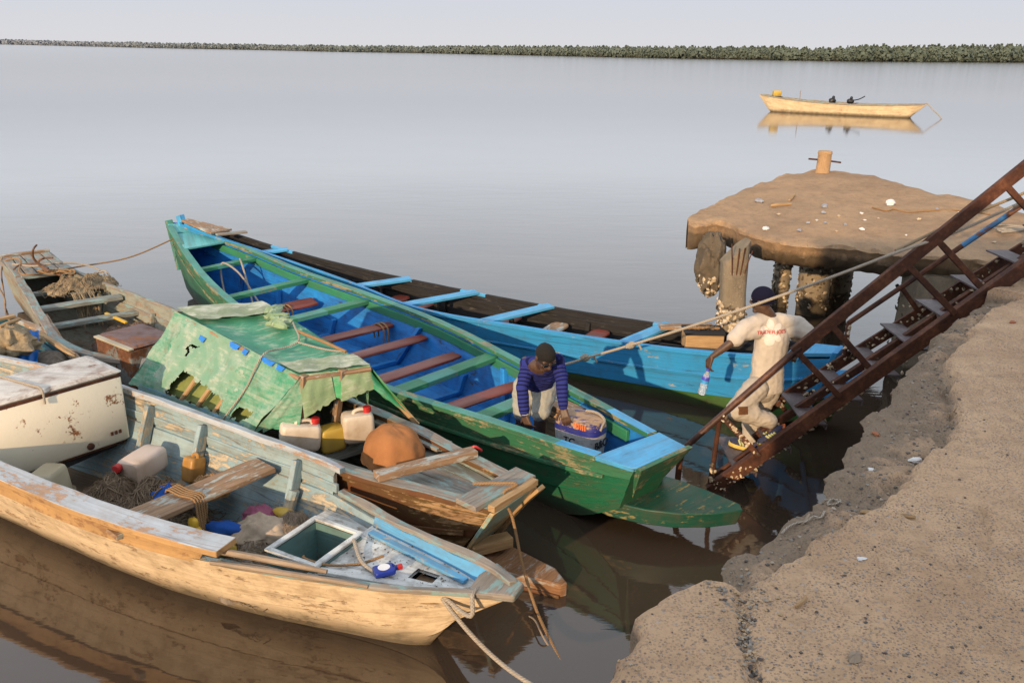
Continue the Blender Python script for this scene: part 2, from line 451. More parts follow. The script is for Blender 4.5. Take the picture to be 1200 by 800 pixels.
# ---------------------------------------------------------------- water
def water_mat():
    t = NT('river_water'); p = t.coord('POS')
    n1 = t.noise(t.map(p, (.55, 1.5, 1)), 1.0, 3, .5, .4)
    n2 = t.noise(t.map(p, (2.2, 5.5, 1)), 1.0, 3, .55, .5)
    n3 = t.noise(t.map(p, (.05, .16, 1)), 1.0, 3, .6)
    n4 = t.noise(t.map(p, (9, 16, 1)), 1.0, 2, .5, .3)
    sep = t.n('ShaderNodeSeparateXYZ'); t.put(sep.inputs[0], p)
    far = t.rng(sep.outputs[1], 8, 90, 1.0, .12)
    near4 = t.rng(sep.outputs[1], 6, 25, 1.0, 0.0)
    calm = t.rng(n3, .38, .62, .35, 1.0)
    h = t.math('ADD', t.math('MULTIPLY', n1, 1.0), t.math('ADD', t.math('MULTIPLY', n2, .35), t.math('MULTIPLY', t.math('MULTIPLY', n4, .09), near4)))
    h = t.math('MULTIPLY', t.math('MULTIPLY', h, far), calm)
    b = t.n('ShaderNodeBump'); t.put(b.inputs['Height'], h); b.inputs['Strength'].default_value = .5; b.inputs['Distance'].default_value = .012
    murk = t.noise(t.map(p, (.3, .5, 1)), 1.0, 4)
    c = t.mix(t.rng(murk, .35, .65), (.040, .028, .020), (.056, .041, .031))
    t.fin(c, t.rng(sep.outputs[1], 15, 120, .045, .14), b.outputs[0]); t.b.inputs['IOR'].default_value = 1.75
    return t.mat
mb = MB(); mb.grid([[V((x, y, 0)) for y in (-60, 30, 200, 1000, 3500)] for x in (-4000, -400, 0, 400, 4000)], flip=True)
water = mb.build('water', water_mat(), loc=(0, 0, 0), smooth=0); tag(water, kind='structure')

# ---------------------------------------------------------------- mangroves on the far shore
def mangrove_mat():
    t = NT('mangrove_leaves'); p = t.coord('POS')
    n = t.noise(t.map(p, (1, 1, 1)), .35, 3, .6); n2 = t.noise(p, 1.7, 2)
    c = t.mix(t.rng(n, .38, .62), (.04, .06, .035), (.085, .10, .05))
    c = t.mix(t.rng(n2, .4, .7, 0, .5), c, (.03, .045, .03))
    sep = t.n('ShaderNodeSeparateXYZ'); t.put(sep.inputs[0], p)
    # aerial haze painted into the leaf colour, thicker towards the farther, western end
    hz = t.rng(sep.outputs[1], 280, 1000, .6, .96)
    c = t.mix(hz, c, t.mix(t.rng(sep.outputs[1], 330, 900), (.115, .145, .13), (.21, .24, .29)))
    return t.fin(c, .9, spec=.1)
M['mangrove'] = mangrove_mat()
def bank_mat():
    t = NT('mud_bank'); return t.fin((.05, .042, .032), .9, spec=.1)
SH = [(-60, 51.2, 45.8), (0, 52.2, 46.2), (100, 54.5, 48.5), (200, 56.8, 50.0), (300, 58.6, 51.5), (400, 60.8, 53.2), (500, 62.4, 53.6), (600, 64.4, 53.6), (700, 66.6, 53.8),
      (800, 68.6, 54.2), (900, 70.2, 54.5), (978, 71.6, 54.8), (986, 71.8, 54.0), (1050, 72.2, 53.0), (1120, 72.8, 52.4), (1200, 73.2, 51.6), (1300, 74.0, 50.5), (1420, 75, 49.5)]
def mangrove(name, x0, x1, label, rr):
    random.seed(rr); mb = MB(); px = x0; core = []
    while px < x1:
        yb, yt = spl(SH, px, 1), spl(SH, px, 2)
        g = at(px, yb, 0); D = g.y
        ht = atY(px, yt, D).z
        dpx = 3.2 / D * 1000 * .55
        for row in range(2 if D > 600 else 3):
            rw = (1.7 + random.random() ** 2 * 3.2) * (1 if D < 600 else D / 600)
            H = ht * (.80 + .16 * random.random() + .04 * row + .12 * nz((g.x * .06, row, 2)))
            cx, cy = g.x + random.uniform(-1.5, 1.5), g.y + row * 3.2 + random.uniform(-1, 1)
            nl = 130 if D < 520 else 50
            for k in range(nl):
                th = random.uniform(0, 6.28); u = random.random()
                zz = .3 + u * (H - .3); rad = rw * (math.sin(min(1, .15 + u * .95) * math.pi) ** .5) * random.uniform(.6, 1.0)
                c = V((cx + rad * math.cos(th), cy + rad * math.sin(th), zz))
                s_ = random.uniform(.18, .46) * (rw / 2.6)
                nr = (V((math.cos(th), math.sin(th), (u - .45) * 1.8)).normalized() + V((random.gauss(0, .35), random.gauss(0, .35), random.gauss(0, .35)))).normalized(); a = nr.orthogonal().normalized(); b = nr.cross(a); an_ = random.uniform(0, 6.28); a, b = a * math.cos(an_) + b * math.sin(an_), b * math.cos(an_) - a * math.sin(an_)
                q = len(mb.v); mb.v += [c - a*s_ - b*s_*.7, c + a*s_ - b*s_*.7, c + a*s_*.8 + b*s_*.8, c - a*s_*.8 + b*s_*.7]
                mb.face([q, q+1, q+2, q+3], [(0, 0), (1, 0), (1, 1), (0, 1)])
        px += max(dpx, .75); core.append((g.copy(), ht))
    rows = []
    for k, (g, ht) in enumerate(core):          # dense dark interior of the belt
        h = ht * (.78 + .16 * nz((g.x * .09, g.y * .09, 3)))
        rows.append([g + V((0, 1.0, -.2)), g + V((0, 1.2, h * .5)), g + V((0, 2.2, h)), g + V((0, 7, h * .9)), g + V((0, 9, 0))])
    mb.grid(rows, flip=True)
    o = mb.build(name, M['mangrove'], smooth=0)
    tag(o, label, 'mangroves', kind='stuff')
mangrove('mangrove_forest', -60, 973, 'long low belt of hazy green mangroves along the far shore, left of the gap', 3)
mangrove('mangrove_forest', 988, 1420, 'taller near belt of green mangroves on the far shore, right of the gap', 4)
mb = MB(); rows = []
for i in range(60):
    px = lerp(-60, 1420, i / 59); g = at(px, spl(SH, px, 1), 0); d = V((g.x, g.y, 0)).normalized()
    rows.append([g - d * 1.5 + V((0, 0, -.3)), g + d * .5 + V((0, 0, .35)), g + d * 60 + V((0, 0, .6))])
mb.grid(rows, flip=True); tag(mb.build('far_shore_ground', bank_mat()), kind='structure')

# ---------------------------------------------------------------- concrete quay
def concrete(name, c1, c2, speck, low=None, zlow=None, gravel=1.0, darkstain=.5):
    t = NT(name); p = t.coord('POS')
    n = t.noise(p, 1.3, 7, .65); f = t.noise(p, 9, 6, .7); g = t.noise(p, 60, 4, .7)
    c = t.mix(t.rng(n, .36, .64), c1, c2)
    c = t.mix(t.rng(f, .46, .68, 0, darkstain * .8), c, sc3(c1, .6))  # random darker stain patches in the concrete
    vc = t.n('ShaderNodeTexVoronoi'); t.put(vc.inputs['Vector'], p); vc.inputs['Scale'].default_value = 95
    sp = t.math('MULTIPLY', t.rng(vc.outputs['Distance'], .42, .30), t.rng(t.noise(p, 7, 6, .75), .36, .54))
    gr = t.n('ShaderNodeSeparateXYZ'); t.put(gr.inputs[0], vc.outputs['Color'])
    c = t.mix(t.math('MULTIPLY', sp, t.rng(gr.outputs[0], .2, .6, .25, gravel * .95)), c, t.mix(t.rng(gr.outputs[1], .2, .9), (.13, .12, .115), speck))
    vb = t.n('ShaderNodeTexVoronoi'); t.put(vb.inputs['Vector'], p); vb.inputs['Scale'].default_value = 34
    gb_ = t.n('ShaderNodeSeparateXYZ'); t.put(gb_.inputs[0], vb.outputs['Color'])
    sb = t.rng(vb.outputs['Distance'], .30, .22)
    c = t.mix(t.math('MULTIPLY', sb, t.rng(gb_.outputs[0], .72, .76, 0, .7)), c, t.mix(gb_.outputs[1], sc3(speck, .45), sc3(speck, 1.25)))
    wsh = t.noise(t.map(p, (.8, .8, .8), (4, 4, 0)), 1.1, 6, .6)
    c = t.mix(t.rng(wsh, .48, .7, 0, .4), c, sc3(c2, 1.12))
    if low:
        sep = t.n('ShaderNodeSeparateXYZ'); t.put(sep.inputs[0], p)
        zz = t.math('ADD', sep.outputs[2], t.math('MULTIPLY', t.math('SUBTRACT', f, .5), .1))
        c = t.mix(t.rng(zz, zlow - .03, zlow + .02, .85, 0), c, t.mix(f, sc3(low, .6), sc3(low, 1.4)))
    h = t.math('ADD', t.math('MULTIPLY', f, .8), t.math('ADD', t.math('MULTIPLY', g, .35), t.math('ADD', t.math('MULTIPLY', sp, .35), t.math('MULTIPLY', n, .8))))
    return t.fin(c, .95, t.bump(h, .7, .03), spec=.15)
M['quay'] = concrete('quay_concrete', (.40, .262, .165), (.545, .372, .24), (.32, .29, .265), (.185, .145, .11), 1.848)
M['jetty'] = concrete('jetty_concrete', (.29, .195, .125), (.42, .28, .17), (.26, .24, .2), (.13, .1, .07), 1.45, gravel=.6)
M['pillar'] = concrete('pillar_concrete', (.19, .16, .12), (.27, .225, .17), (.3, .25, .17), (.05, .04, .03), .25, gravel=.5)

A0 = [(-2.2, -9), (-2.1, -5), (-1.9, -2.4), (-.5, -1.2), (.06, 0.3), (.14, 1.5)]
def px_list(l, z): return [at(a, b, z) for a, b in l]
QA = [V((x, y, 1.9)) for x, y in A0] + px_list([(690, 800), (745, 757), (758, 742), (757, 722), (775, 704), (816, 674), (838, 676)], 1.9) + \
     px_list([(856, 662), (871, 645), (900, 627), (940, 597), (963, 579), (984, 543), (1000, 512), (1016, 485), (1040, 460), (1057, 438), (1085, 408), (1110, 380), (1155, 352), (1200, 337)], 1.8) + [V((5.6, 8.2, 1.85)), V((9, 11.6, 1.9)), V((16, 19, 1.9))]
QB = px_list([(838, 676), (850, 684), (874, 686), (905, 664), (947, 637), (985, 616), (1010, 600), (1045, 572), (1078, 543), (1105, 516), (1126, 485), (1122, 455), (1112, 425), (1135, 392), (1160, 364), (1200, 344)], 1.9)
CR = px_list([(872, 690), (868, 708), (873, 728), (874, 750), (880, 772), (884, 790), (890, 815)], 1.9)
CR2 = px_list([(1010, 604), (1040, 604), (1085, 607)], 1.9)
CR3 = px_list([(1152, 598), (1160, 615), (1160, 640)], 1.9)
CR4 = px_list([(1165, 395), (1178, 420), (1172, 445), (1190, 470), (1205, 500)], 1.9)
EQ = V((.64, .77, 0)).normalized(); DQ = V((.77, -.64, 0)).normalized()
def segdist(p, pl):
    best = 9
    for a, b in zip(pl, pl[1:]):
        ab = (b - a).xy; t = max(0, min(1, (p.xy - a.xy).dot(ab) / max(1e-9, ab.dot(ab))))
        best = min(best, (p.xy - a.xy - ab * t).length)
    return best
QBt = sorted([(p.dot(EQ), p.dot(DQ)) for p in QB]); 
for i in range(1, len(QBt)):
    if QBt[i][0] <= QBt[i-1][0] + .01: QBt[i] = (QBt[i-1][0] + .02, QBt[i][1])
def quay_z(p, w, wB):
    z = 1.9 + .012 * fbm(p, 1.1, 2) + .004 * fbm(p, 7, 5)
    if wB > .02:
        k = max(0.0, min(1.0, (w - wB + .03 * nz(p, 9, 1) + .05 * nz(p, 3, 4)) / .02 + .5))
        led = 1.9 - .065 - .06 * (1 - min(1, w / wB)) + .032 * fbm(p, 3.2, 8) + .03 * abs(fbm(p, 8, 3)) + .012 * fbm(p, 21, 3)
        led -= .03 * math.exp(-((w - wB + .03) / .03) ** 2) * (.5 + nz(p, 4, 2))
        z = lerp(min(led, z), z, k * k * (3 - 2 * k))
    return z
def make_quay():
    A = []
    step = .03
    for a, b in zip(QA, QA[1:]):
        vis = -1 < a.y < 7.5; n = max(1, int((b - a).length / (step if vis else .4)))
        for i in range(n):
            A.append(a.lerp(b, i / n))
    A.append(QA[-1])
    ws = [.03 * i for i in range(0, 26)] + [.78 + .045 * i for i in range(0, 60)]
    w = ws[-1]
    while w < 14: w += .35 + (w - 3.4) * .15; ws.append(w)
    rows = []
    for a in A:
        e, d = a.dot(EQ), a.dot(DQ)
        jit = .05 * fbm(a, 2.7, 1) + .03 * fbm(a, 9, 6) + .012 * nz((round(a.x * 9), round(a.y * 9), 0), 1.7, 2)
        a = a + DQ * jit
        wB = 0.0
        if QBt[0][0] <= e <= QBt[-1][0]:
            for (x0, y0), (x1, y1) in zip(QBt, QBt[1:]):
                if x0 <= e <= x1: wB = max(0, y0 + (y1 - y0) * (e - x0) / (x1 - x0) - d - jit)
        row = []
        z0 = quay_z(a, 0, wB)
        for dz in (-2.6, -1.6, -.9, -.45, -.22, -.1):
            p = V((a.x, a.y, z0 + dz)); und = .10 * fbm(p, 1.6, 9) + .07 * fbm(p, 5, 3)
            q = a + DQ * (.05 + und + .10 * min(1, -dz)); row.append(V((q.x, q.y, z0 + dz)))
        row.append(a + DQ * .0 + V((0, 0, z0 - a.z - .03)))
        for w in ws[1:]:
            p = a + DQ * w; z = quay_z(p, w, wB)
            for cr, wd, dp in ((CR, .022, .03), (CR2, .010, .014), (CR3, .022, .025), (CR4, .008, .012)):
                if w < 5:
                    q = p + V((.03 * nz(p, 12, 3), .03 * nz(p, 12, 7), 0)); dd = segdist(q, cr)
                    if dd < .1: z -= dp * math.exp(-(dd / wd) ** 2)
            edge = min(1, w / .02) if wB < .02 else 1
            row.append(V((p.x, p.y, z - .02 * (1 - edge))))
        rows.append(row)
    mb = MB(); mb.grid(rows, flip=True)
    o = mb.build('quay', M['quay'], loc=(0, 0, 0), smooth=60)
    tag(o, 'broken sandy concrete quay with a cracked, crumbling edge', kind='structure')
    return o
quay = make_quay()
qbvh = BVHTree.FromPolygons([v.co for v in quay.data.vertices], [p.vertices[:] for p in quay.data.polygons])
def on_quay(x, y):
    h = qbvh.ray_cast(V((x, y, 4)), V((0, 0, -1)))
    return h[0].z if h[0] else -9

def pebble(mb, c, r, mat=0):
    if c.z < 1.2: return
    q = len(mb.v); pts = []
    Rm = Matrix.Rotation(random.uniform(0, 6.28), 3, 'Z') @ Matrix.Rotation(random.uniform(-.6, .6), 3, 'X')
    for d in ((1,0,0),(-1,0,0),(0,1,0),(0,-1,0),(0,0,1),(0,0,-1),(.6,.6,.4),(-.6,-.6,.4)):
        pts.append(c + Rm @ (V(d) * r * random.uniform(.65, 1.1)) * 1.0)
    pts = [V((p.x, p.y, c.z + (p.z - c.z) * .6)) for p in pts]
    mb.v += pts
    for f in ((0,6,4),(6,2,4),(2,1,4),(1,7,4),(7,3,4),(3,0,4),(0,2,6),(1,3,7),(0,5,2),(2,5,1),(1,5,3),(3,5,0)):
        mb.face([q + i for i in f], [(0, 0), (.1, 0), (.1, .1)], mat)
def gravel():
    random.seed(5); mb = MB()
    for i in range(700):                                   # rubble along the broken ledge
        k = random.random(); a = curve_pts(QB, 80)[int(k * 79)] if i == 0 else GQ[int(k * 79)]
        p = a - DQ * abs(random.gauss(.10, .16)) + EQ * random.gauss(0, .05)
        pebble(mb, V((p.x, p.y, on_quay(p.x, p.y) + .003)), random.choice((.004, .006, .008, .012)), random.choice((0, 0, 0, 1, 2, 2)))
    for i in range(330):                                   # shells and grit in the crack
        k = random.random() ** 1.4; a = GC[int(k * 59)]; sp = .045 if k < .25 else .014
        p = a + V((random.gauss(0, sp), random.gauss(0, sp), 0))
        pebble(mb, V((p.x, p.y, on_quay(p.x, p.y) + .003)), random.choice((.005, .006, .008, .011)), random.choice((0, 1, 3, 3, 2, 0)))
    for i in range(520):                                   # loose grit on the slab
        p = at(random.uniform(700, 1200), random.uniform(420, 800), 1.9)
        h = on_quay(p.x, p.y)
        if h < 1.7: continue
        pebble(mb, V((p.x, p.y, h + .002)), random.choice((.003, .004, .005, .008)), random.choice((0, 1, 2, 2, 3)))
    o = mb.build('quay_gravel', [plain('grit_a', (.22, .2, .18), .9), plain('grit_b', (.33, .29, .24), .9), plain('grit_c', (.1, .09, .085), .9), plain('grit_shell', (.42, .3, .18), .8)], smooth=0)
    tag(o, 'loose grit, shell bits and rubble scattered over the quay', 'gravel', kind='stuff')
GQ, GC = curve_pts(QB, 80), curve_pts(CR, 60)
gravel()

# ---------------------------------------------------------------- unseen building added behind the viewpoint to cast shade over the quay
sh_ = thing('added_shade_building', 'unseen plain building with a shallow roof, added behind the viewpoint to shade the quay', 'shade blocker', (2.5, -5, 1.9))
mb = MB()
def wall_(a, b, z0, z1, th=.2): mb.bar(V((a[0], a[1], (z0 + z1) / 2)), V((b[0], b[1], (z0 + z1) / 2)), th, z1 - z0, (0, 0, 1), 4)
wall_((-1.9, -2.9), (1.2, -2.9), 1.7, 5.3); wall_((2.2, -2.9), (9, -2.9), 1.7, 5.3); wall_((1.2, -2.9), (2.2, -2.9), 4.0, 5.3); wall_((-1.8, -3.0), (-1.8, -8), 1.7, 5.3); wall_((8.9, -3.0), (8.9, -8), 1.7, 5.3); wall_((-1.9, -8.1), (9, -8.1), 1.7, 5.3)
mb.build('wall', M['jetty'], sh_)
mb = MB(); mb.box((1.7, -2.93, 2.94), (.98, .06, 2.1)); mb.build('door', M['teal_in'], sh_, bevel=.01)
mb = MB(); mb.poly([V((-2.0, -2.7, 5.42)), V((9.2, -2.7, 5.42)), V((9.2, -8.4, 5.95)), V((-2.0, -8.4, 5.95))][::-1], (0, 0, -.06)); mb.build('roof', M['rusty'], sh_, recalc=True)

# ---------------------------------------------------------------- broken jetty
def shells(mb, n, fn, rmin=.012, rmax=.035, mats=(0,)):
    for _ in range(n):
        c, nr = fn(); r = random.uniform(rmin, rmax)
        nr = (V(nr) + V((random.gauss(0, .35), random.gauss(0, .35), random.gauss(0, .35)))).normalized()
        a = nr.orthogonal().normalized(); b = nr.cross(a); th = random.uniform(0, 6.28)
        a, b = a * math.cos(th) + b * math.sin(th), b * math.cos(th) - a * math.sin(th)
        q = len(mb.v); mb.v.append(V(c) + nr * r * .55)
        m = 7
        for k in range(m):
            an = 6.283 * k / m; rr = r * random.uniform(.75, 1.2)
            mb.v.append(V(c) + a * math.cos(an) * rr * 1.25 + b * math.sin(an) * rr * .8 - nr * r * .15 + nr * random.uniform(-.2, .25) * r)
        mt = random.choice(mats)
        for k in range(m): mb.face([q, q + 1 + k, q + 1 + (k + 1) % m], [(0, 0), (.1, 0), (.1, .1)], mt)

jetty = thing('broken_jetty', 'broken concrete jetty slab standing on shell crusted pillars in the water', 'jetty', (4.0, 11.0, 0))
JN = [(807, 259, 1.58), (816, 262, 1.58), (839, 259, 1.6), (872, 270, 1.6), (911, 281, 1.6), (950, 285, 1.6), (1000, 288, 1.6), (1064, 296, 1.6), (1115, 300, 1.6), (1200, 310, 1.6), (1330, 330, 1.6)]
JF = [(806, 256, 1.6), (824, 245, 1.64), (850, 231, 1.7), (880, 218, 1.75), (905, 209, 1.8), (930, 203, 1.84), (965, 199.5, 1.88), (1005, 202, 1.88), (1050, 212, 1.86), (1100, 225, 1.82), (1142, 234, 1.8), (1200, 249, 1.78), (1330, 284, 1.7)]
def make_jetty():
    n = 150
    def smp(l):
        pts = [at(*p) for p in l]; out = []
        xs = [p.x for p in pts]
        return curve_pts(pts, n)
    N_, F_ = smp(JN), smp(JF)
    rows = []
    for i in range(n):
        a, b = N_[i], F_[i]; d = (b - a); L = d.length; d = d / max(L, 1e-4); row = []
        ja = .05 * fbm(a, 2.2, 3) + .03 * fbm(a, 7, 3); jb = .06 * fbm(b, 2.2, 8) + .04 * fbm(b, 8, 3)
        if L < 1: ja *= L; jb *= L
        out = V((-.3, -.95, 0))
        th = .36 + .05 * nz(a, 2, 5)
        dd = V((d.x, d.y, 0)).normalized() if L > .1 else V((0, 1, 0))
        inn = V((.25, .97, 0)) * min(1, .3 + L * .5)
        row += [V((a.x, a.y, a.z - th - .03)) + inn * min(1.4, .35 + L * .3), a + inn * (.34 + .06 * nz(a, 9, 2)) + V((0, 0, -th + .02 * nz(a, 11, 1))), a + inn * (.20 + .05 * nz(a, 12, 7)) + V((0, 0, -th * .78 + .02 * nz(a, 13, 3))),
                a + inn * (.09 + .05 * nz(a, 14, 4)) + V((0, 0, -th * .55 + .015 * nz(a, 15, 3))), a + inn * (.05 + .04 * nz(a, 17, 9)) + V((0, 0, -th * .32)), a + out * (.015 + .02 * nz(a, 16, 6)) + V((0, 0, -.05 + .015 * nz(a, 12, 1)))]
        m = 34
        for j in range(m + 1):
            f = j / m; f2 = f + (ja / max(L, .3)) * (1 - f) * .6 - (jb / max(L, .3)) * f * .6
            p = a.lerp(b, f2)
            p.z += .018 * fbm(p, .9, 6) + .012 * fbm(p, 3.5, 2) + .008 * fbm(p, 11, 3) - .05 * max(0, 1 - f * L / .10) * (.3 + nz(p, 5, 3)) - .03 * max(0, 1 - (1 - f) * L / .3) * (.5 + 1.4 * nz(p, 4, 5))
            row.append(p)
        row += [b + dd * .03 + V((0, 0, -.15)), b + V((0, 0, -.4))]
        rows.append(row)
    mb = MB(); mb.grid(rows, flip=True)
    mb.build('slab', M['jetty'], jetty, smooth=32)
make_jetty()
def pillar(c, w, d, z0, z1, nsh, name='pillar', round_=False, lean=(0, 0), shmat=(0, 0, 1), zs=(.05, .8), slant=0.0, shr=(.015, .04)):
    mb = MB(); P = []; nseg = 14
    for i in range(nseg + 1):
        f = i / nseg; z = lerp(z0, z1, f); cx, cy = c[0] + lean[0] * f, c[1] + lean[1] * f; row = []
        m = 16
        for k in range(m):
            an = 2 * math.pi * (k + .5) / m
            x, y = math.cos(an), math.sin(an)
            if not round_:
                q = max(abs(x), abs(y)); x, y = x / q, y / q
            p = V((cx + x * w / 2, cy + y * d / 2, z)); e = .014 * fbm(p, 6, 3) + .02 * fbm(p, 1.5, 7)
            p.x += x * e; p.y += y * e
            if f == 1: p.z += slant * x + .05 * nz(p, 6)
            row.append(p)
        P.append(row)
    mb.grid(P, closed=True, caps=True, flip=True)
    pl = mb.build(name, M['pillar'], jetty, smooth=50)
    if nsh:
        def fn():
            z = lerp(zs[0], zs[1], random.random() ** 1.2); an = random.uniform(0, 6.28); x, y = math.cos(an), math.sin(an)
            if not round_:
                q = max(abs(x), abs(y)); x, y = x / q, y / q
            f = (z - z0) / (z1 - z0)
            return V((c[0] + lean[0] * f + x * w / 2, c[1] + lean[1] * f + y * d / 2, z)), (x, y, 0)
        sb = MB(); shells(sb, nsh, fn, *shr, mats=shmat)
        s = sb.build('shell_crust', [M['shell'], M['shell_dark']], pl, smooth=0); s['kind'] = 'stuff'
    return pl
random.seed(21)
pillar((2.53, 9.28), .27, .27, -.6, 1.60, 700, lean=(-.06, .02), zs=(-.05, 1.0), slant=.12, shmat=(0, 0, 0, 1), shr=(.012, .034))
pillar((4.08, 12.6), .26, .26, -.6, 1.45, 260, round_=True, shmat=(0, 1, 1, 1, 1), zs=(0, 1.4), lean=(.03, 0))
pillar((4.45, 12.2), .46, .4, -.6, 1.45, 420, round_=True, shmat=(1, 1, 1, 0), zs=(.1, 1.4))
pillar((4.95, 12.6), .4, .4, -.6, 1.45, 300, round_=True, shmat=(1, 1, 1, 0), zs=(.1, 1.4))
pillar((5.05, 9.5), 1.0, .6, -.6, 1.34, 160, name='abutment', shmat=(1, 0, 1), zs=(0, 1.2))
pillar((6.6, 10.2), .5, .5, -.6, 1.4, 60, round_=True, shmat=(1, 1, 0))
mb = MB(); mb.blob((2.36, 9.92, 1.30), (.17, .25, .36), None, 40, 28, .3, 2.6, 3); hb = mb.build('hanging_concrete', concrete('shaded_concrete', (.09, .075, .055), (.15, .12, .09), (.2, .17, .12), gravel=.5), jetty)  # shade under the slab is put into this darker concrete colour
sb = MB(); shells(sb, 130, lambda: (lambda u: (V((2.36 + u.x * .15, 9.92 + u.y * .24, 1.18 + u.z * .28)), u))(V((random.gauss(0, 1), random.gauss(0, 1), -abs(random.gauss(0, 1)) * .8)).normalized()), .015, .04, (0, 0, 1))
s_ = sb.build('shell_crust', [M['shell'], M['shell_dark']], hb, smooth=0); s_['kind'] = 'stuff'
mb = MB()
for k in range(4):
    x = 2.44 + .04 * k; mb.tube(curve_pts([(x, 9.2, 1.25), (x + random.uniform(-.05, .05), 9.15, 1.45), (x + random.uniform(-.1, .12), 9.12, 1.62 + random.uniform(0, .12))], 6), .007, 6)
mb.build('rebar', M['rusty'], jetty)

def on_jetty(px, py):
    jo = [o for o in bpy.data.objects if o.name == 'slab'][0]
    global JB
    if 'JB' not in globals():
        JB = BVHTree.FromPolygons([v.co + jetty.location for v in jo.data.vertices], [p.vertices[:] for p in jo.data.polygons])
    h = JB.ray_cast(V((0, 0, CAM_H)), ray(px, py).normalized())
    return h[0] if h[0] else at(px, py, 1.65)

# mooring bollard on the slab
p = on_jetty(964, 202)
bol = thing('mooring_bollard', 'short tan mooring bollard with a cross pin at the jetty far edge', 'bollard', p)
mb = MB(); mb.lathe([(.001, -.1), (.112, -.1), (.108, .12), (.102, .27), (.112, .30), (.10, .335), (.001, .335)], p, n=20, wob=.12)
mb.build('post', concrete('bollard_concrete', (.42, .27, .15), (.5, .34, .2), (.4, .3, .2), gravel=.3), bol)
mb = MB(); mb.tube([p + V((-.24, .03, .205)), p + V((0, 0, .19)), p + V((.26, -.03, .16))], .014, 8); mb.build('pin', M['rusty'], bol)

# litter on the jetty
def stick_at(p, q, r, label, mat='stick', name='stick', cat='stick'):
    mb = MB(); p, q = V(p), V(q); m = p.lerp(q, .5) + V((random.uniform(-.01, .01), random.uniform(-.01, .01), .006))
    mb.tube(curve_pts([p + V((0, 0, r)), m + V((0, 0, r)), q + V((0, 0, r))], 7), [r * .8, r, r * 1.05, r, r, r * .9, r * .7], 6)
    return tag(mb.build(name, M[mat]), label, cat)
stick_at(on_jetty(903, 243), on_jetty(927, 241), .022, 'pale bleached stick lying on the jetty slab', 'raw_wood')
stick_at(on_jetty(925, 236), on_jetty(931, 229), .018, 'short pale splinter pointing away on the jetty slab behind the long stick', 'raw_wood')
def pat(px, py, r, label, mat, name, cat, fl=.4, fn=on_jetty):
    c = fn(px, py); mb = MB(); mb.blob(c + V((0, 0, r * fl * .6)), (r, r * .75, r * fl), Matrix.Rotation(random.uniform(0, 3), 3, 'Z'), 10, 6, .3, 1.5, px)
    return tag(mb.build(name, M[mat]), label, cat)
pat(1043, 240, .085, 'round white plastic lump, brightest litter on the jetty slab', 'litter_white', 'plastic_scrap', 'litter', .55)
pat(966, 243, .05, 'crumpled bluish scrap in the middle of the jetty slab', 'litter_blue', 'plastic_scrap', 'litter', .6)
pat(889, 237, .075, 'crumpled bluish plastic scrap near the left rim of the jetty slab', 'litter_blue', 'plastic_scrap', 'litter', .4)
pat(897, 269, .06, 'small silvery scrap near the front lip of the jetty slab', 'litter_white', 'plastic_scrap', 'litter', .4)
random.seed(8)
for k, (x, y) in enumerate([(957, 259), (967, 262), (983, 254), (1009, 251), (990, 264), (1029, 257), (1013, 259), (947, 262), (1077, 258), (1062, 277), (937, 271), (912, 252), (1124, 250), (1098, 246), (980, 272), (1010, 270), (965, 250), (1165, 285)]):
    c = on_jetty(x, y); mb = MB(); pebble(mb, c + V((0, 0, .012)), random.uniform(.022, .045))
    o = mb.build('stone_chip', [M['litter_white'], M['litter_blue'], M['grit_b'] if 'grit_b' in M else M['shell']][k % 3], smooth=0)
    tag(o, 'one of the small pale chips littering the jetty slab', 'stone chip', 'pale chips littering the jetty slab')
mb = MB(); mb.tube([q + V((0, 0, .012)) for q in curve_pts([on_jetty(*q) for q in ((1022, 244), (1040, 248), (1047, 246), (1060, 249), (1090, 248), (1120, 247), (1160, 252))], 40)], .011, 6)
tag(mb.build('rope', M['rope_tan']), 'thin orange rope lying flat across the sunlit part of the jetty slab', 'rope')
mb = MB()
for k in range(3):
    c = on_jetty(1182 + k * 3, 268 + k * 2)
    mb.tube([c + V((.22 * math.cos(a * .3), .14 * math.sin(a * .3 + k), .015 + .006 * k)) for a in range(22)], .01, 6)
tag(mb.build('rope', M['rope_pale']), 'loose pale rope coil on the jetty slab behind the gangway', 'rope')

# ---------------------------------------------------------------- steel gangway
gw = thing('gangway', 'rusty steel gangway with handrails sloping from the quay into the water', 'gangway', (2.9, 7.1, 0))
YN, YF = 6.72, 7.5
def gbar(name, p, q, w, t, mat='rusty', up=(0, -1, 0), sh=0, n=6, parent=None):
    mb = MB(); mb.bar(p, q, w, t, up, n=n, jit=.004, mat=0)
    o = mb.build(name, M[mat], parent or gw, bevel=.004)
    if sh:
        p, q = V(p), V(q)
        sb = MB(); shells(sb, sh, lambda: (p.lerp(q, random.random()) + V((random.uniform(-1, 1) * w * .3, -t * .5, random.uniform(-.6, 1) * w * .5)), (0, -1, .6)), .008, .022, (0, 0, 1))
        s = sb.build('shell_crust', [M['shell'], M['shell_dark']], o, smooth=0); s['kind'] = 'stuff'
    return o
def line(px1, px2, Y, ext0=0, ext1=0):
    a, b = atY(*px1, Y), atY(*px2, Y); d = (b - a).normalized()
    return a - d * ext0, b + d * ext1
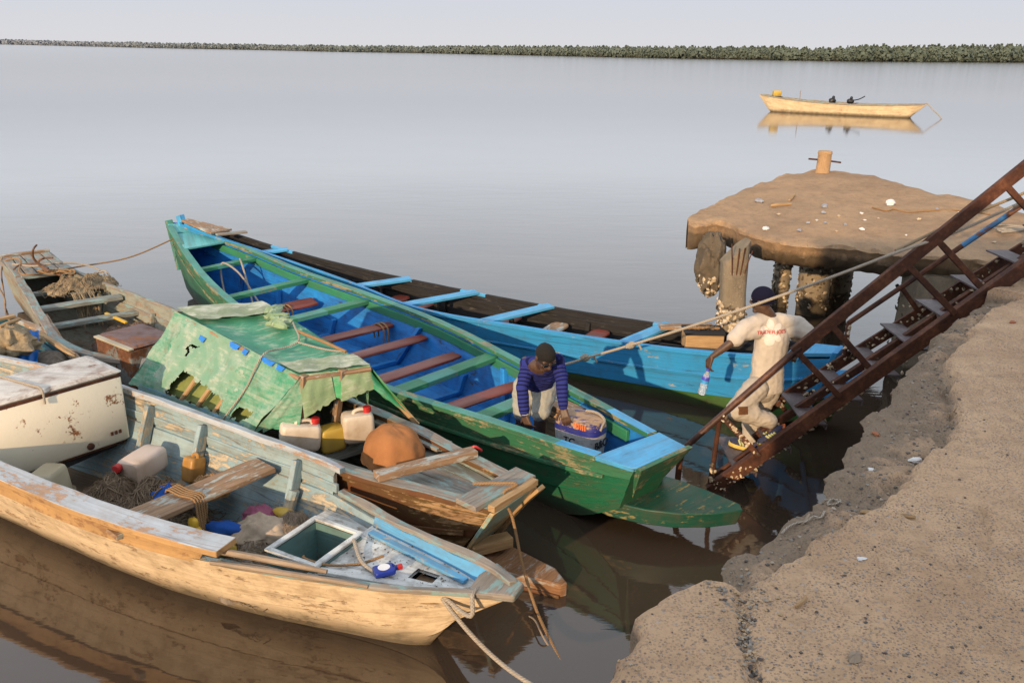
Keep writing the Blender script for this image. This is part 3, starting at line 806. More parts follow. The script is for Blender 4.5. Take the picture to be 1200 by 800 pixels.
# near stringer: channel with web and two flanges
a, b = line((838, 573), (1200, 315), YN, .05, 1.3)
mb = MB(); up = V((0, -1, 0)); d = (b - a).normalized(); nn = V((-d.z, 0, d.x))
mb.bar(a, b, .118, .012, up, n=14, jit=.003); mb.bar(a + nn * .052 + V((0, .035, 0)), b + nn * .052 + V((0, .035, 0)), .012, .06, up, n=8); mb.bar(a - nn * .052 + V((0, .035, 0)), b - nn * .052 + V((0, .035, 0)), .012, .06, up, n=8)
st_near = mb.build('stringer', M['rusty'], gw, bevel=.003)
NS_A, NS_D = a.copy(), d.copy()
sb = MB(); random.seed(4)
shells(sb, 26, lambda: (a + d * random.uniform(.03, .42) + V((0, -.012, 0)) + nn * random.uniform(-.05, .05), (0, -1, 0)), .006, .014, (0,))
shells(sb, 40, lambda: (a + d * random.uniform(.3, 1.6) + V((0, .02, 0)) - nn * .075, (0, -.3, -1)), .012, .03, (0, 1))
s_ = sb.build('shell_crust', [M['shell'], M['shell_dark']], st_near, smooth=0); s_['kind'] = 'stuff'
a, b = line((960, 440), (1200, 290), YF, .55, 1.3); gbar('stringer', a, b, .11, .03, sh=170, n=12)
a, b = line((960, 462), (1200, 303), 7.15, .7, 1.2); gbar('stringer', a, b, .07, .05, n=12, sh=30)
FS_A = a
# handrails
a, b = line((799, 527), (930, 413), YN); gbar_o = MB()
c, c2 = line((930, 413), (1200, 197), YN, 0, 1.3)
mb = MB(); mb.tube([a, a.lerp(b, .5), b, c.lerp(c2, .02)], [.026, .028, .03, .03], 12)
hr = mb.build('handrail', rust('dark_rail_steel', (.025, .015, .014), (.07, .03, .022), (.17, .075, .04), rough=.5), gw)
gbar('handrail', c, c2, .095, .05, n=10)
mb = MB(); mb.tube([a + V((.01, 0, .01)), a + V((-.012, 0, -.12)), V((a.x - .02, a.y, -.3))], .027, 10); mb.build('post', M['rusty'], gw)
f1, f2 = line((995, 378), (1200, 239), YF, 0, 1.0)
bm_ = f1.lerp(f2, .42)
mb = MB(); mb.tube([f1, f1.lerp(bm_, .5), bm_], .024, 8); mb.build('far_handrail', M['rusty'], gw)
mb = MB(); mb.tube([bm_, bm_.lerp(f2, .5), f2], .025, 8); mb.build('far_handrail', paint('flaking_blue_rail', (.05, .2, .42), (.16, .07, .04), .5, .4, .6, coord='Object'), gw)
mb = MB(); mb.tube([f1 + V((0, 0, .01)), f1 + V((0, 0, -.3))], .024, 8); po = mb.build('post', M['rusty'], gw)
sb = MB(); shells(sb, 8, lambda: (f1 + V((0, -.024, -random.random() * .28)), (0, -1, 0)), .015, .028); s_ = sb.build('shell_crust', [M['shell']], po, smooth=0); s_['kind'] = 'stuff'
a, b = line((1056, 336), (1074, 362), YF); gbar('brace', a, b, .04, .03)
a, b = line((1035, 410), (1014, 452), YF); gbar('brace', a, b, .05, .03, 'grey_wood')
a, b = line((1066, 392), (1040, 428), 7.35); gbar('brace', a, b, .05, .03, 'grey_wood')
for q, (p1, p2, sh) in enumerate([((847, 488), (889, 534), 26), ((936, 414), (984, 465), 0), ((976, 383), (1018, 430), 0), ((1063, 310), (1120, 368), 0), ((1101, 284), (1149, 336), 0), ((1175, 213), (1225, 268), 0)]):
    a, b = line(p1, p2, YN - .012); gbar('brace', a, b, .05, .03, sh=sh)
a = atY(843, 492, YN + .04); mb = MB(); mb.tube(curve_pts([a, a + V((-.01, .01, -.35)), V((a.x - .03, a.y, -.35))], 8), [.022, .022, .023, .024, .03, .032, .035, .035], 10); po = mb.build('post', M['rusty'], gw)
sb = MB(); shells(sb, 22, lambda: (V((a.x - .02 + random.uniform(-.03, .03), a.y - .03, random.uniform(0, .3))), (random.uniform(-.5, .5), -1, 0)), .01, .024, (0, 1)); s_ = sb.build('shell_crust', [M['shell'], M['shell_dark']], po, smooth=0); s_['kind'] = 'stuff'
a, b = line((820, 570), (880, 528), 7.0); gbar('strut', a, b, .06, .04)
a, b = line((932, 470), (972, 448), 7.9); gbar('strut', a, b, .06, .05, sh=40)
a, b = line((912, 470), (926, 489), 7.4); gbar('strut', a, b, .04, .03, sh=6)
# treads
M['tread'] = rust('worn_tread_steel', (.05, .035, .035), (.1, .08, .085), (.17, .14, .15), rough=.55)
def tread_z(x): return .17 + (x - 2.08) * .83
x = 1.80
TR = []
while x < 5.2:
    z = tread_z(x); mb = MB(); mb.box((x, (YN + YF) / 2 + .02, z), (.19, YF - YN - .06, .014)); mb.box((x + .095, (YN + YF) / 2 + .02, z - .02), (.012, YF - YN - .06, .05))
    mb.build('tread', M['tread'], gw); TR.append((x, z)); x += .28
# ================================================================ BOATS
class Boat:
    """s runs from A towards B, d to the left of that direction; tab rows: s, centre, half beam, rail z, bottom half width, bottom z"""
    def __init__(b, A, B, tab, rake0=.25, rake1=.5, th=.035):
        b.A, b.B = V((*A, 0)), V((*B, 0)); b.u = (b.B - b.A).normalized(); b.n = V((-b.u.y, b.u.x, 0))
        b.tab = tab; b.s0, b.s1 = tab[0][0], tab[-1][0]; b.r0, b.r1, b.th = rake0, rake1, th
    def w(b, s, d, z): return b.A + b.u * s + b.n * d + V((0, 0, z))
    def g(b, s, k): return spl(b.tab, s, k)
    def pt(b, s, f, z):
        """f = fraction of the half beam"""
        return b.w(s, b.g(s, 1) + f * b.g(s, 2), z)
    def side(b, s, t, sg, out=0.0, ztop=None):
        """point of the hull side, t = 0 bottom .. 1 rail"""
        hb, z1, bb, zb = b.g(s, 2), b.g(s, 3), b.g(s, 4), b.g(s, 5)
        d = bb + (hb - bb) * max(0, t) ** .78 + out; z = zb + (z1 - zb) * t
        w0 = max(0, 1 - (s - b.s0) / 1.6) ** 2; w1 = max(0, 1 - (b.s1 - s) / 1.9) ** 2
        ss = s + b.r0 * (1 - t) * w0 - b.r1 * (1 - t) * w1
        return b.w(ss, b.g(s, 1) + sg * d, z)
    def tz(b, s, z): return (z - b.g(s, 5)) / (b.g(s, 3) - b.g(s, 5))
    def inner(b, s, z, sg, off=0.0): return b.side(s, b.tz(s, z), sg, -b.th - off)

def hull(b, root, mats, strakes=(1, .66, .36, 0), n=60, zf=.06, lap=.012, name='hull', mat_of=None, inside=1, floor=2, ends=(True, True), nzamp=.008):
    """outer planking, inner lining and floor; materials: outer rows via mat_of(strake index), lining, floor"""
    mb = MB(); S = [lerp(b.s0, b.s1, i / n) for i in range(n + 1)]
    ts = []
    for k in range(len(strakes) - 1):
        ts += [(strakes[k], 0.0, k), ((strakes[k] + strakes[k+1]) / 2, lap * .5, k), (strakes[k+1] + .004, lap, k)]
    ts.append((0, 0, len(strakes) - 2))
    for sg in (1, -1):
        P = []
        for s in S:
            P.append([b.side(s, t, sg, o + nzamp * nz((s * 2, t * 6, sg * 3), 1.0, 2)) for t, o, k in ts] + [b.w(b.side(s, 0, 0).dot(b.u) - b.A.dot(b.u), b.g(s, 1), b.g(s, 5))])
        mb.grid(P, mat=(lambda i, j: (mat_of or (lambda k: 0))(ts[j][2] if j < len(ts) else len(strakes) - 2)), flip=(sg < 0))
        Q = []
        for s in S:
            z1 = b.g(s, 3); f = min(max(zf, b.g(s, 5) + .05), z1 - .05)
            row = [b.side(s, 1, sg)]
            for q in range(6):
                z = lerp(z1, f, q / 5.0); row.append(b.inner(s, z, sg, -.006 * (q % 2) + nzamp * .7 * nz((s * 2, q, sg), 1.3, 5)))
            for q in range(6):     # keep the lining from crossing the centreline
                p = row[q + 1]; dd = (p - b.A).dot(b.n) - b.g(s, 1)
                if dd * sg < .004: row[q + 1] = p + b.n * (.004 * sg - dd)
            l = row[-1]; c = b.w((l - b.A).dot(b.u), b.g(s, 1), f)
            row.append(l.lerp(c, .5) + V((0, 0, .008 * nz((s * 3, 2, sg), 1)))); row.append(c); Q.append(row)
        mb.grid(Q, mat=(lambda i, j: floor if j >= 6 else inside), flip=(sg > 0))
    for e, s in ((0, b.s0), (1, b.s1)):
        if ends[e]:
            ring = [b.side(s, t, 1, o) for t, o, k in ts] + [b.side(s, t, -1, o) for t, o, k in reversed(ts)]
            q = len(mb.v); mb.v += ring
            uv = [((p - ring[0]).dot(b.n), p.z) for p in ring]; idx = list(range(q, q + len(ring)))
            if e == 1: idx.reverse(); uv.reverse()
            mb.face(idx, uv, (mat_of or (lambda k: 0))(1))
            if b.g(s, 2) > .1:
                z1 = b.g(s, 3); f = min(max(zf, b.g(s, 5) + .05), z1 - .05); ds = .03 if e == 0 else -.03
                ring = [b.inner(s, lerp(z1, f, k / 5), 1) for k in range(6)] + [b.inner(s, lerp(f, z1, k / 5), -1) for k in range(6)]
                ring = [p + b.u * ds for p in ring]
                q = len(mb.v); mb.v += ring; idx = list(range(q, q + len(ring))); uv = [((p - ring[0]).dot(b.n), p.z) for p in ring]
                if e == 0: idx.reverse(); uv.reverse()
                mb.face(idx, uv, inside)
    return mb.build(name, mats, root, smooth=30)

def rail(b, root, name, mats, sg, s0, s1, w, t, doff=0.0, dz=0.0, n=48, mat_of=None, jit=.004, tt=1.0, w_out=None):
    """plank swept along the gunwale; doff moves it outboard"""
    mb = MB(); P = []; q0 = random.random() * 30
    for i in range(n + 1):
        s = lerp(s0, s1, i / n); c = b.side(s, tt, sg, doff); c.z += dz
        ta = (b.side(min(b.s1, s + .05), tt, sg) - b.side(max(b.s0, s - .05), tt, sg)).normalized()
        nn = V((-ta.y, ta.x, 0)).normalized()
        e = [jit * nz((s * 3, k + q0, sg), 1.2) for k in range(4)]
        P.append([c - nn * (w/2 + e[0]) - V((0, 0, t/2)), c + nn * (w/2 + e[1]) - V((0, 0, t/2)), c + nn * (w/2 + e[1]) + V((0, 0, t/2 + e[2])), c - nn * (w/2 + e[0]) + V((0, 0, t/2 + e[3]))])
    mb.grid(P, mat=(lambda i, j: mat_of(lerp(s0, s1, i / n), j)) if mat_of else 0, closed=True, caps=True)
    return mb.build(name, mats, root, smooth=30, bevel=.006)

def plank(root, name, mat, p, q, w, t, n=6, jit=.004, up=(0, 0, 1), w2=None, bevel=.005, mats=None, mat_of=None):
    mb = MB(); mb.bar(p, q, w, t, up, n, jit, mat=mat_of or 0, w2=w2)
    return mb.build(name, mats or M[mat], root, bevel=bevel, smooth=30)

def rib(b, root, mat, s, zt, w=.05, t=.05, zf=.06, tilt=0.0):
    mb = MB()
    for sg in (1, -1):
        p = [b.inner(s + tilt * k, lerp(zf + .02, zt, k), sg, t / 2) for k in (0, .35, .7, 1)]
        q = len(mb.v); P = []
        for a in p: P.append([a - b.u * w/2 + b.n * sg * t/2, a + b.u * w/2 + b.n * sg * t/2, a + b.u * w/2 - b.n * sg * t/2, a - b.u * w/2 - b.n * sg * t/2])
        mb.grid(P, closed=True, caps=True)
    a, c = b.inner(s, zf + .03, 1, .02), b.inner(s, zf + .03, -1, .02)
    mb.bar(a, c, w, .05, (0, 0, 1), 3)
    return mb.build('rib', M[mat], root, bevel=.004, recalc=True)

def rope(name, pts, r, mat, label, cat='rope', n=50, group=None):
    mb = MB(); mb.tube(curve_pts(pts, n), r, 8)
    return tag(mb.build(name, M[mat]), label, cat, group)

# ---------------------------------------------------------------- green boat
G = Boat((1.2, 5.95), (-5.35, 13.6), [  # s, c, b, z, bb, zb
    (0.0, .09, .27, .73, .20, .30), (.45, .08, .35, .70, .22, .08), (1.0, .07, .45, .68, .24, -.08), (1.7, .07, .57, .655, .30, -.17), (2.6, .10, .73, .64, .40, -.2), (3.9, .11, .84, .655, .48, -.2),
    (5.4, .16, .79, .69, .46, -.2), (6.9, .2, .62, .75, .36, -.18), (8.0, .2, .46, .84, .22, -.14), (9.0, .24, .24, .96, .08, -.05), (9.75, .27, .07, 1.06, .02, .1)], .18, .45)
gb = thing('green_boat', 'long green wooden boat with blue inside, teal rails and green cross benches', 'boat', (-2, 9.8, 0))
hull(G, gb, [M['green_out'], M['blue_in'], M['blue_in'], M['green_strake']], (1, .76, .42, 0), mat_of=lambda k: 3 if k == 0 else 0, zf=.07)
tealrail = [M['teal'], M['sky'], M['green_strake']]
def gm(s, j): return (1 if s < .62 else 0) if j == 2 else (2 if not s < .62 or j == 1 else 1)
rail(G, gb, 'rail', tealrail, 1, .34, 9.55, .10, .045, -.015, .012, mat_of=lambda s, j: (1 if s < .66 else 0) if j == 2 else 2)
rail(G, gb, 'rail', tealrail, -1, .34, 9.55, .10, .045, -.015, .012, mat_of=lambda s, j: (1 if s < .8 else 0) if j == 2 else 2)
for sg in (1, -1):
    rail(G, gb, 'inner_stringer', [M['green_thwart'], M['sky']], sg, .6, 9.0, .035, .10, -.065, -.085, mat_of=lambda s, j: 1 if 0.9 < s < 1.25 and sg < 0 else 0)
    rail(G, gb, 'rub_strake', [M['green_strake']], sg, .25, 9.5, .03, .035, .018, -.01, tt=.76)
for s, zt, tl in ((1.2, .5, .1), (2.35, .56, .25), (3.25, .3, 0), (4.5, .56, -.25), (5.9, .3, 0), (7.1, .5, .1), (8.1, .6, 0)): rib(G, gb, 'blue_in', s, zt, .06, .06, .07, tl)
def two_tone(i, j): return 1 if i in (2, 3) else 0
for sn, sf, w in ((7.72, 7.85, .12), (6.45, 6.62, .14), (5.22, 5.36, .15), (2.68, 2.86, .17), (1.68, 1.78, .16)):
    z = G.g(sn, 3) - .055
    p, q = G.w(sn, G.g(sn, 1) + G.g(sn, 2) - .06, z), G.w(sf, G.g(sf, 1) - G.g(sf, 2) + .06, z + .01)
    plank(gb, 'thwart', None, p, q, w, .05, 7, mats=[M['green_thwart'], M['teal']], mat_of=two_tone)
def seat(b, root, s, sk, w, z, fn=.9, ff=.9, mat='red'):
    hb = lambda s_, sg: abs((b.inner(s_, z, sg) - b.A).dot(b.n) - b.g(s_, 1))
    p, q = b.w(s - sk, b.g(s, 1) + fn * hb(s, 1), z), b.w(s + sk, b.g(s, 1) - ff * hb(s, -1), z)
    mb = MB(); P = []; n = 10; d = (q - p); side = d.cross(V((0, 0, 1))).normalized(); m = 14
    for i in range(n + 1):
        f = i / n; c = p + d * f; row = []
        endw = 1 if 0 < i < n else .8
        for k in range(m):
            a = 2 * math.pi * k / m; x = math.copysign(abs(math.cos(a)) ** .6, math.cos(a)); y = math.copysign(abs(math.sin(a)) ** .6, math.sin(a))
            row.append(c + side * x * w / 2 * endw + V((0, 0, y * .022)) + V((0, 0, .006 * nz((f * 3, s, k), 1))))
        P.append(row)
    mb.grid(P, closed=True, caps=True)
    return mb.build('seat', M[mat], root, smooth=45), p, q
for s, sk, w, ff in ((6.35, .02, .14, .9), (6.2, .03, .2, .8), (4.78, .03, .2, .97), (4.1, .05, .2, .97), (3.35, .07, .2, .9), (2.3, .03, .18, .97)):
    so, p, q = seat(G, gb, s, sk, w, .47, .95, ff)
    if s in (4.78, 6.2):
        mb = MB(); c = p.lerp(q, .90 if s < 5 else .6); sd = G.u
        for o_ in (-.03, .03):
            mb.tube(curve_pts([c + G.n * o_ + sd * .11 + V((0, 0, -.16)), c + G.n * o_ + sd * .105 + V((0, 0, 0)), c + G.n * o_ + V((0, 0, .04)), c + G.n * o_ - sd * .105, c + G.n * o_ - sd * .1 + V((0, 0, -.18))], 20), .011, 6)
        mb.build('seat_rope', M['rope_tan'], so)
# stern deck, transom board, platform
dz = .745
mb = MB(); mb.poly([G.w(.34, .44, dz - .01), G.w(.30, -.27, dz), G.w(-.03, -.20, dz + .02), G.w(-.05, .28, dz + .005), G.w(.02, .37, dz - .005)], (0, 0, -.035)); mb.build('stern_deck', M['sky'], gb, bevel=.005, recalc=True)
mb = MB(); mb.poly([G.w(-.075, .375, dz + .01), G.w(-.09, -.215, dz + .03), G.w(.24, -.27, .33), G.w(.17, .17, .33)], G.u * .05); mb.build('transom', M['green_strake'], gb, bevel=.005, recalc=True)
pl = [at(749, 583, .17), at(741, 581, .2), at(776, 556, .2), at(800, 563, .17), at(830, 575, .16), at(863, 587, .15), at(860, 601, .1), at(830, 600, .12), at(796, 596, .15)]
pl = [G.w(*q) for q in ((.95, .30, .30), (.95, -.2, .31), (.30, -.32, .345), (.1, -.38, .345), (-.14, -.42, .34), (-.40, -.46, .325), (-.47, -.41, .315), (-.36, -.18, .32), (-.2, .03, .325), (.0, .19, .33), (.25, .30, .325))]
mb = MB(); mb.poly(pl, V((0, 0, -.15))+G.u*.05); mb.build('stern_platform', paint('platform_paint', (.008, .07, .045), (.2, .17, .07), .3, .55, .5, tint=(.006, .055, .04)), gb, bevel=.012, recalc=True)
for pts in ([(9.2, .40, .99), (8.85, .50, .965), (8.42, .56, .93), (8.52, -.12, .93), (8.9, -.02, .965), (9.2, .06, .99)], [(9.66, .35, 1.065), (9.26, .40, 1.005), (9.23, .06, 1.005), (9.6, .18, 1.06)]):
    mb = MB(); mb.poly([G.w(*q) for q in pts], (0, 0, -.03)); mb.build('bow_deck', M['aqua'], gb, bevel=.005, recalc=True)
mb = MB(); mb.bar(G.w(9.72, .31, 1.11), G.w(9.55, .27, .35), .09, .1, G.u, 5, .005); mb.build('stem_post', M['teal'], gb, bevel=.006)

# ---------------------------------------------------------------- blue boat behind it
B = Boat((3.15, 7.85), (-5.1, 13.3), [
    (0.0, -.05, .13, .88, .07, .18), (.5, -.16, .27, .78, .13, -.02), (1.5, -.32, .39, .63, .24, -.16), (2.6, -.28, .43, .575, .28, -.2), (3.6, -.18, .46, .57, .3, -.2),
    (4.8, -.04, .50, .595, .32, -.2), (6.4, -.10, .29, .665, .2, -.18), (8.0, -.07, .17, .79, .08, -.12), (9.2, .14, .14, 1.0, .04, 0), (9.75, .2, .08, 1.10, .02, .1)], .2, .4)
bb = thing('blue_boat', 'long blue wooden boat with black inside and pale blue cross planks, behind the green boat', 'boat', (-1, 10.4, 0))
hull(B, bb, [M['blue_out'], M['black_in'], M['brown_floor'], M['green_low']], (1, .70, .40, 0), mat_of=lambda k: 3 if k == 2 else 0, zf=.08)
rail(B, bb, 'rail', [M['blue_out'], M['sky']], 1, .3, 9.6, .055, .05, .0, .015, mat_of=lambda s, j: 0)
rail(B, bb, 'rail', [M['black_in'], M['sky']], -1, .3, 9.6, .05, .05, .0, .01, mat_of=lambda s, j: 1 if any(abs(s - k) < .16 for k in (8.0, 5.75, 4.7, 3.6, 2.0)) else 0)
for sg in (1, -1): rail(B, bb, 'inner_stringer', [M['black_in']], sg, .6, 9.2, .03, .12, -.05, -.1)
rail(B, bb, 'rub_strake', [M['blue_out']], 1, .2, 9.5, .02, .03, .014, 0, tt=.70)
for s in (1.0, 2.25, 3.05, 4.05, 5.15, 6.2, 7.3): rib(B, bb, 'black_in', s, .5, .06, .05, .08)
for sn, sf in ((8.25, 7.98), (6.25, 5.78), (5.25, 4.72), (4.1, 3.62), (2.3, 2.04)):
    z = B.g(sn, 3) - .02
    plank(bb, 'thwart', 'sky', B.w(sn, B.g(sn, 1) + B.g(sn, 2) - .05, z - .02), B.w(sf, B.g(sf, 1) - B.g(sf, 2) - .02, B.g(sf, 3) + .035), .17, .035, 6)
    c = B.w((sn + sf) / 2, B.g(sn, 1), 0); mb = MB(); mb.bar(c + V((0, 0, .1)), c + V((0, 0, z - .03)), .05, .05, B.u, 2); mb.build('thwart_post', M['black_in'], bb, bevel=.004)
for s, m in ((6.55, 'red'), (5.75, 'red'), (5.3, 'red'), (4.0, 'red'), (3.35, 'brown_wood'), (2.8, 'red')): seat(B, bb, s, .03, .24, .44, .8, .8, m)
mb = MB(); mb.poly([B.w(.42, .13, .865), B.w(.45, -.36, .845), B.w(.0, -.20, .93), B.w(-.02, .08, .94)], (0, 0, -.04)); mb.build('stern_deck', M['sky'], bb, bevel=.005, recalc=True)
mb = MB(); mb.poly([B.w(-.05, .11, .95), B.w(-.05, -.2, .94), B.w(.14, -.1, .3), B.w(.14, .04, .3)], B.u * .05); mb.build('transom', M['blue_out'], bb, bevel=.005, recalc=True)
mb = MB(); mb.poly([B.w(*q) for q in ((.4, .06, .60), (.42, -.34, .60), (.06, -.38, .61), (-.17, -.45, .635), (-.25, -.38, .64), (-.22, -.14, .63), (-.04, .04, .61))], (0, 0, -.17)); mb.build('stern_platform', M['blue_out'], bb, bevel=.01, recalc=True)
mb = MB(); mb.poly([B.w(*q) for q in ((.75, .02, .425), (.75, -.36, .425), (.06, -.36, .425), (-.1, -.38, .425), (-.12, -.2, .425), (.0, .0, .425))], V((0, 0, -.32)) + B.u * .12); mb.build('platform_keel', M['green_low'], bb, bevel=.01, recalc=True)
mb = MB(); mb.poly([B.w(9.7, .28, 1.15), B.w(8.9, .36, 1.06), B.w(8.9, -.02, 1.06), B.w(9.7, .14, 1.15)], (0, 0, -.03)); mb.build('bow_deck', M['brown_wood'], bb, bevel=.004, recalc=True)
mb = MB(); mb.bar(B.w(8.78, .36, 1.045), B.w(8.62, -.06, 1.04), .1, .03, (0, 0, 1), 3, .003); mb.build('thwart', M['grey_wood'], bb, bevel=.004)
mb = MB(); mb.bar(B.w(9.8, .22, 1.2), B.w(9.55, .22, .4), .09, .1, B.u, 4, .004); mb.build('stem_post', M['sky'], bb, bevel=.006)

# ---------------------------------------------------------------- near cream boat (s from the bow)
N = Boat((-.15, 4.3), (-4.3, 6.6), [
    (-.12, -.13, .045, .60, .02, .22), (.15, -.16, .15, .57, .03, -.02), (.6, -.14, .28, .535, .06, -.16), (1.1, -.12, .40, .52, .10, -.2), (1.7, -.11, .55, .52, .17, -.24),
    (2.6, -.06, .64, .53, .20, -.26), (3.8, -.05, .68, .57, .19, -.26), (5.0, -.05, .66, .60, .18, -.26), (6.6, -.05, .5, .75, .16, -.22)], .50, .1, .045)
nb = thing('cream_boat', 'nearest boat, worn cream hull with pale blue inside and a white deck at its bow', 'boat', (-2.4, 5.4, 0))
hull(N, nb, [M['cream'], M['pale_blue'], M['brown_floor'], M['bow_blue']], (1, .64, .3, 0), n=90, zf=.07, lap=.006, nzamp=.022)
# bow: bright blue lining boards over the plain planking
mb = MB(); P = []
for i in range(22):
    s = lerp(-.02, 1.2, i / 21); P.append([N.inner(s, z, -1, .012 + .004 * nz((s * 5, z * 9, 0))) for z in (N.g(s, 3) + .03 + .012 * nz((s * 6, 1, 1)), .5, .44, .36)])
mb.grid(P, flip=True); P2 = [[p + N.n * -.05 for p in r] for r in P]; mb.grid([[P2[i][0], P[i][0]] for i in range(22)], flip=True); mb.build('bow_lining', M['bow_blue'], nb, smooth=30)
def upper(sg, s0, s1, lift, name, mo, mi, lean, torn):
    """raised side boards above the low gunwale, broken off towards the bow"""
    mb = MB(); n = 46; P = []; Q = []
    for i in range(n + 1):
        s = lerp(s0, s1, i / n); z0 = N.g(s, 3) - .02; z1 = lift(s)
        e = torn * (1 - i / 2) if i < 2 else 0
        o, q = [], []
        for f in (0, .35, .7, 1):
            ss = s + e * (1 - f) + (.04 * nz((f * 5, 1, 1)) if i == 0 else 0)
            d = N.g(s, 2) + .012 + lean * f + .006 * nz((s * 2, f * 4, 7))
            o.append(N.w(ss, N.g(s, 1) + sg * d, lerp(z0, z1, f))); q.append(N.w(ss, N.g(s, 1) + sg * (d - .04), lerp(z0, z1, f)))
        P.append(o); Q.append(q)
    mb.grid(P, 0, flip=sg < 0); mb.grid(Q, 1, flip=sg > 0)
    mb.grid([[a[-1], b_[-1]] for a, b_ in zip(P, Q)], 1, flip=sg < 0); mb.grid([[P[0][k], Q[0][k]] for k in range(4)], 1, flip=sg > 0)
    return mb.build(name, [mo, mi], nb, smooth=30)
zfar = lambda s: lerp(.735, .83, min(1, (s - 1.6) / 2.6)); znear = lambda s: lerp(.655, .735, min(1, (s - 1.7) / 2.2))
upper(-1, 1.66, 6.5, zfar, 'upper_strake', M['pale_blue'], M['pale_blue'], .02, .04)
upper(1, 1.78, 6.5, znear, 'upper_strake', M['tan_strake'], M['pale_blue'], .0, .12)
def nrail(sg, s0, s1, w, t, zf, doff, mats, name='rail', ramp=0):
    mb = MB(); P = []; n = 50
    for i in range(n + 1):
        s = lerp(s0, s1, i / n); c = N.w(s, N.g(s, 1) + sg * (N.g(s, 2) + doff), zf(s) + .01)
        a = [.007 * nz((s * 4, k, sg * 5), 1.1) for k in range(4)]; nn = N.n * sg
        r = .05 * nz((k_ := 3, 1, 1)) if i == 0 else 0
        P.append([c - nn * (w/2 + a[0]) - V((0, 0, t/2)), c + nn * (w/2 + a[1]) - V((0, 0, t/2 + .012)), c + nn * (w/2 + a[1]) + V((0, 0, t/2 + a[2] - .012)), c - nn * (w/2 + a[0]) + V((0, 0, t/2 + a[3]))])
    mb.grid(P, mat=lambda i, j: 0 if j in (2, 3) else 1, closed=True, caps=True, flip=sg < 0)
    return mb.build(name, mats, nb, smooth=30, bevel=.006, recalc=True)
nrail(-1, 1.60, 6.5, .07, .05, zfar, 0.0, [M['lav_rail'], M['pale_blue']])
nrail(1, 1.66, 6.5, .17, .045, znear, .0, [M['lav_rail'], M['tan_strake']])
rail(N, nb, 'inner_rail', [M['pale_blue']], -1, 1.65, 6.4, .03, .07, -.02, .06)
rail(N, nb, 'gunwale_edge', [M['grey_wood']], 1, -.1, 1.75, .045, .03, -.01, .006, jit=.012)
rail(N, nb, 'gunwale_edge', [M['grey_wood']], -1, -.1, 1.62, .06, .035, -.015, .04, jit=.016)
mb = MB(); mb.poly([N.w(-.165, -.07, .635), N.w(-.165, -.20, .645), N.w(.12, -.36, .61), N.w(.17, -.22, .585), N.w(.14, -.02, .59)], (0, 0, -.05)); mb.build('stem_cap', M['grey_wood'], nb, bevel=.012, recalc=True)
mb = MB(); mb.tube([N.w((N.side(-.12, t, 1) - N.A).dot(N.u) + .01, -.13 - .02 * t, N.side(-.12, t, 1).z) for t in (1, .85, .7, .5, .3, .1)], .035, 8); mb.build('stem_post', M['cream'], nb)
# foredeck with a broken square hole, and the open fish well behind it
dkz = .475
def deck_mesh():
    mb = MB(); n = 26; P = []
    for i in range(n + 1):
        s = lerp(.10, 1.22, i / n); l, r = N.g(s, 1) + N.g(s, 2) - .05, N.g(s, 1) - N.g(s, 2) + .05
        P.append([N.w(s, lerp(l, r, k / 16), dkz + .004 * nz((s * 4, k * .7, 0)) + .03 * (1 - s / 1.2)) for k in range(17)])
    def sk(i, j):
        s = lerp(.10, 1.22, (i + .5) / n); f = (j + .5) / 16
        return .44 < s < .60 and .38 < f < .62
    mb.grid(P, skip=sk, flip=False)
    Pd = [[p - V((0, 0, .025)) for p in r] for r in P]; mb.grid(Pd, skip=sk, flip=True)
    return mb.build('foredeck', M['white_deck'], nb, smooth=30)
deck_mesh()
mb = MB(); mb.box(N.w(.52, -.13, dkz - .06), (.2, .2, .02), Matrix.Rotation(math.atan2(N.u.y, N.u.x), 3, 'Z')); mb.build('deck_hole_board', M['brown_wood'], nb)
for dd, s0, s1 in ((.13, .18, 1.15), (-.33, .25, 1.15)):
    mb = MB(); mb.bar(N.w(s0, lerp(-.14, dd, .3), dkz + .045), N.w(s1, dd * 1.15, dkz + .02), .05, .025, (0, 0, 1), 5, .004); mb.build('deck_batten', M['bow_blue'] if dd < 0 else M['white_deck'], nb, bevel=.004)
# fish well
Rn = Matrix.Rotation(math.atan2(N.u.y, N.u.x), 3, 'Z')
fw = MB(); c0 = (1.18, 1.58, -.30, .16)
zt_, zb_ = .50, .14
def wl(s, d, z): return N.w(s, d, z)
s0, s1, d0, d1 = c0
for (a, b_) in (((s0, d0), (s1, d0)), ((s1, d0), (s1, d1)), ((s1, d1), (s0, d1)), ((s0, d1), (s0, d0))):
    p, q = wl(*a, (zt_ + zb_) / 2), wl(*b_, (zt_ + zb_) / 2); fw.bar(p, q, .03, zt_ - zb_, (0, 0, 1), 3, .003)
fw.bar(wl((s0+s1)/2, d0, zb_), wl((s0+s1)/2, d1, zb_), s1 - s0, .02, (0, 0, 1), 2)
well = fw.build('fish_well', paint('well_paint', (.12, .22, .22), (.2, .2, .17), .25, .5, .5), nb, smooth=30)
fr = MB()
for (a, b_) in (((s0, d0), (s1 + .02, d0)), ((s1, d0), (s1, d1 + .02)), ((s1, d1), (s0 - .02, d1)), ((s0, d1), (s0, d0 - .02))): fr.bar(wl(*a, zt_ + .02), wl(*b_, zt_ + .02), .042, .022, (0, 0, 1), 4, .005)
fr.build('rim', M['white_deck'], well, bevel=.006)
mb = MB(); mb.bar(wl(1.14, -.42, .43), wl(1.72, -.46, .41), .22, .02, (0, 0, 1), 5, .006); mb.build('side_deck', M['white_deck'], nb, bevel=.004)
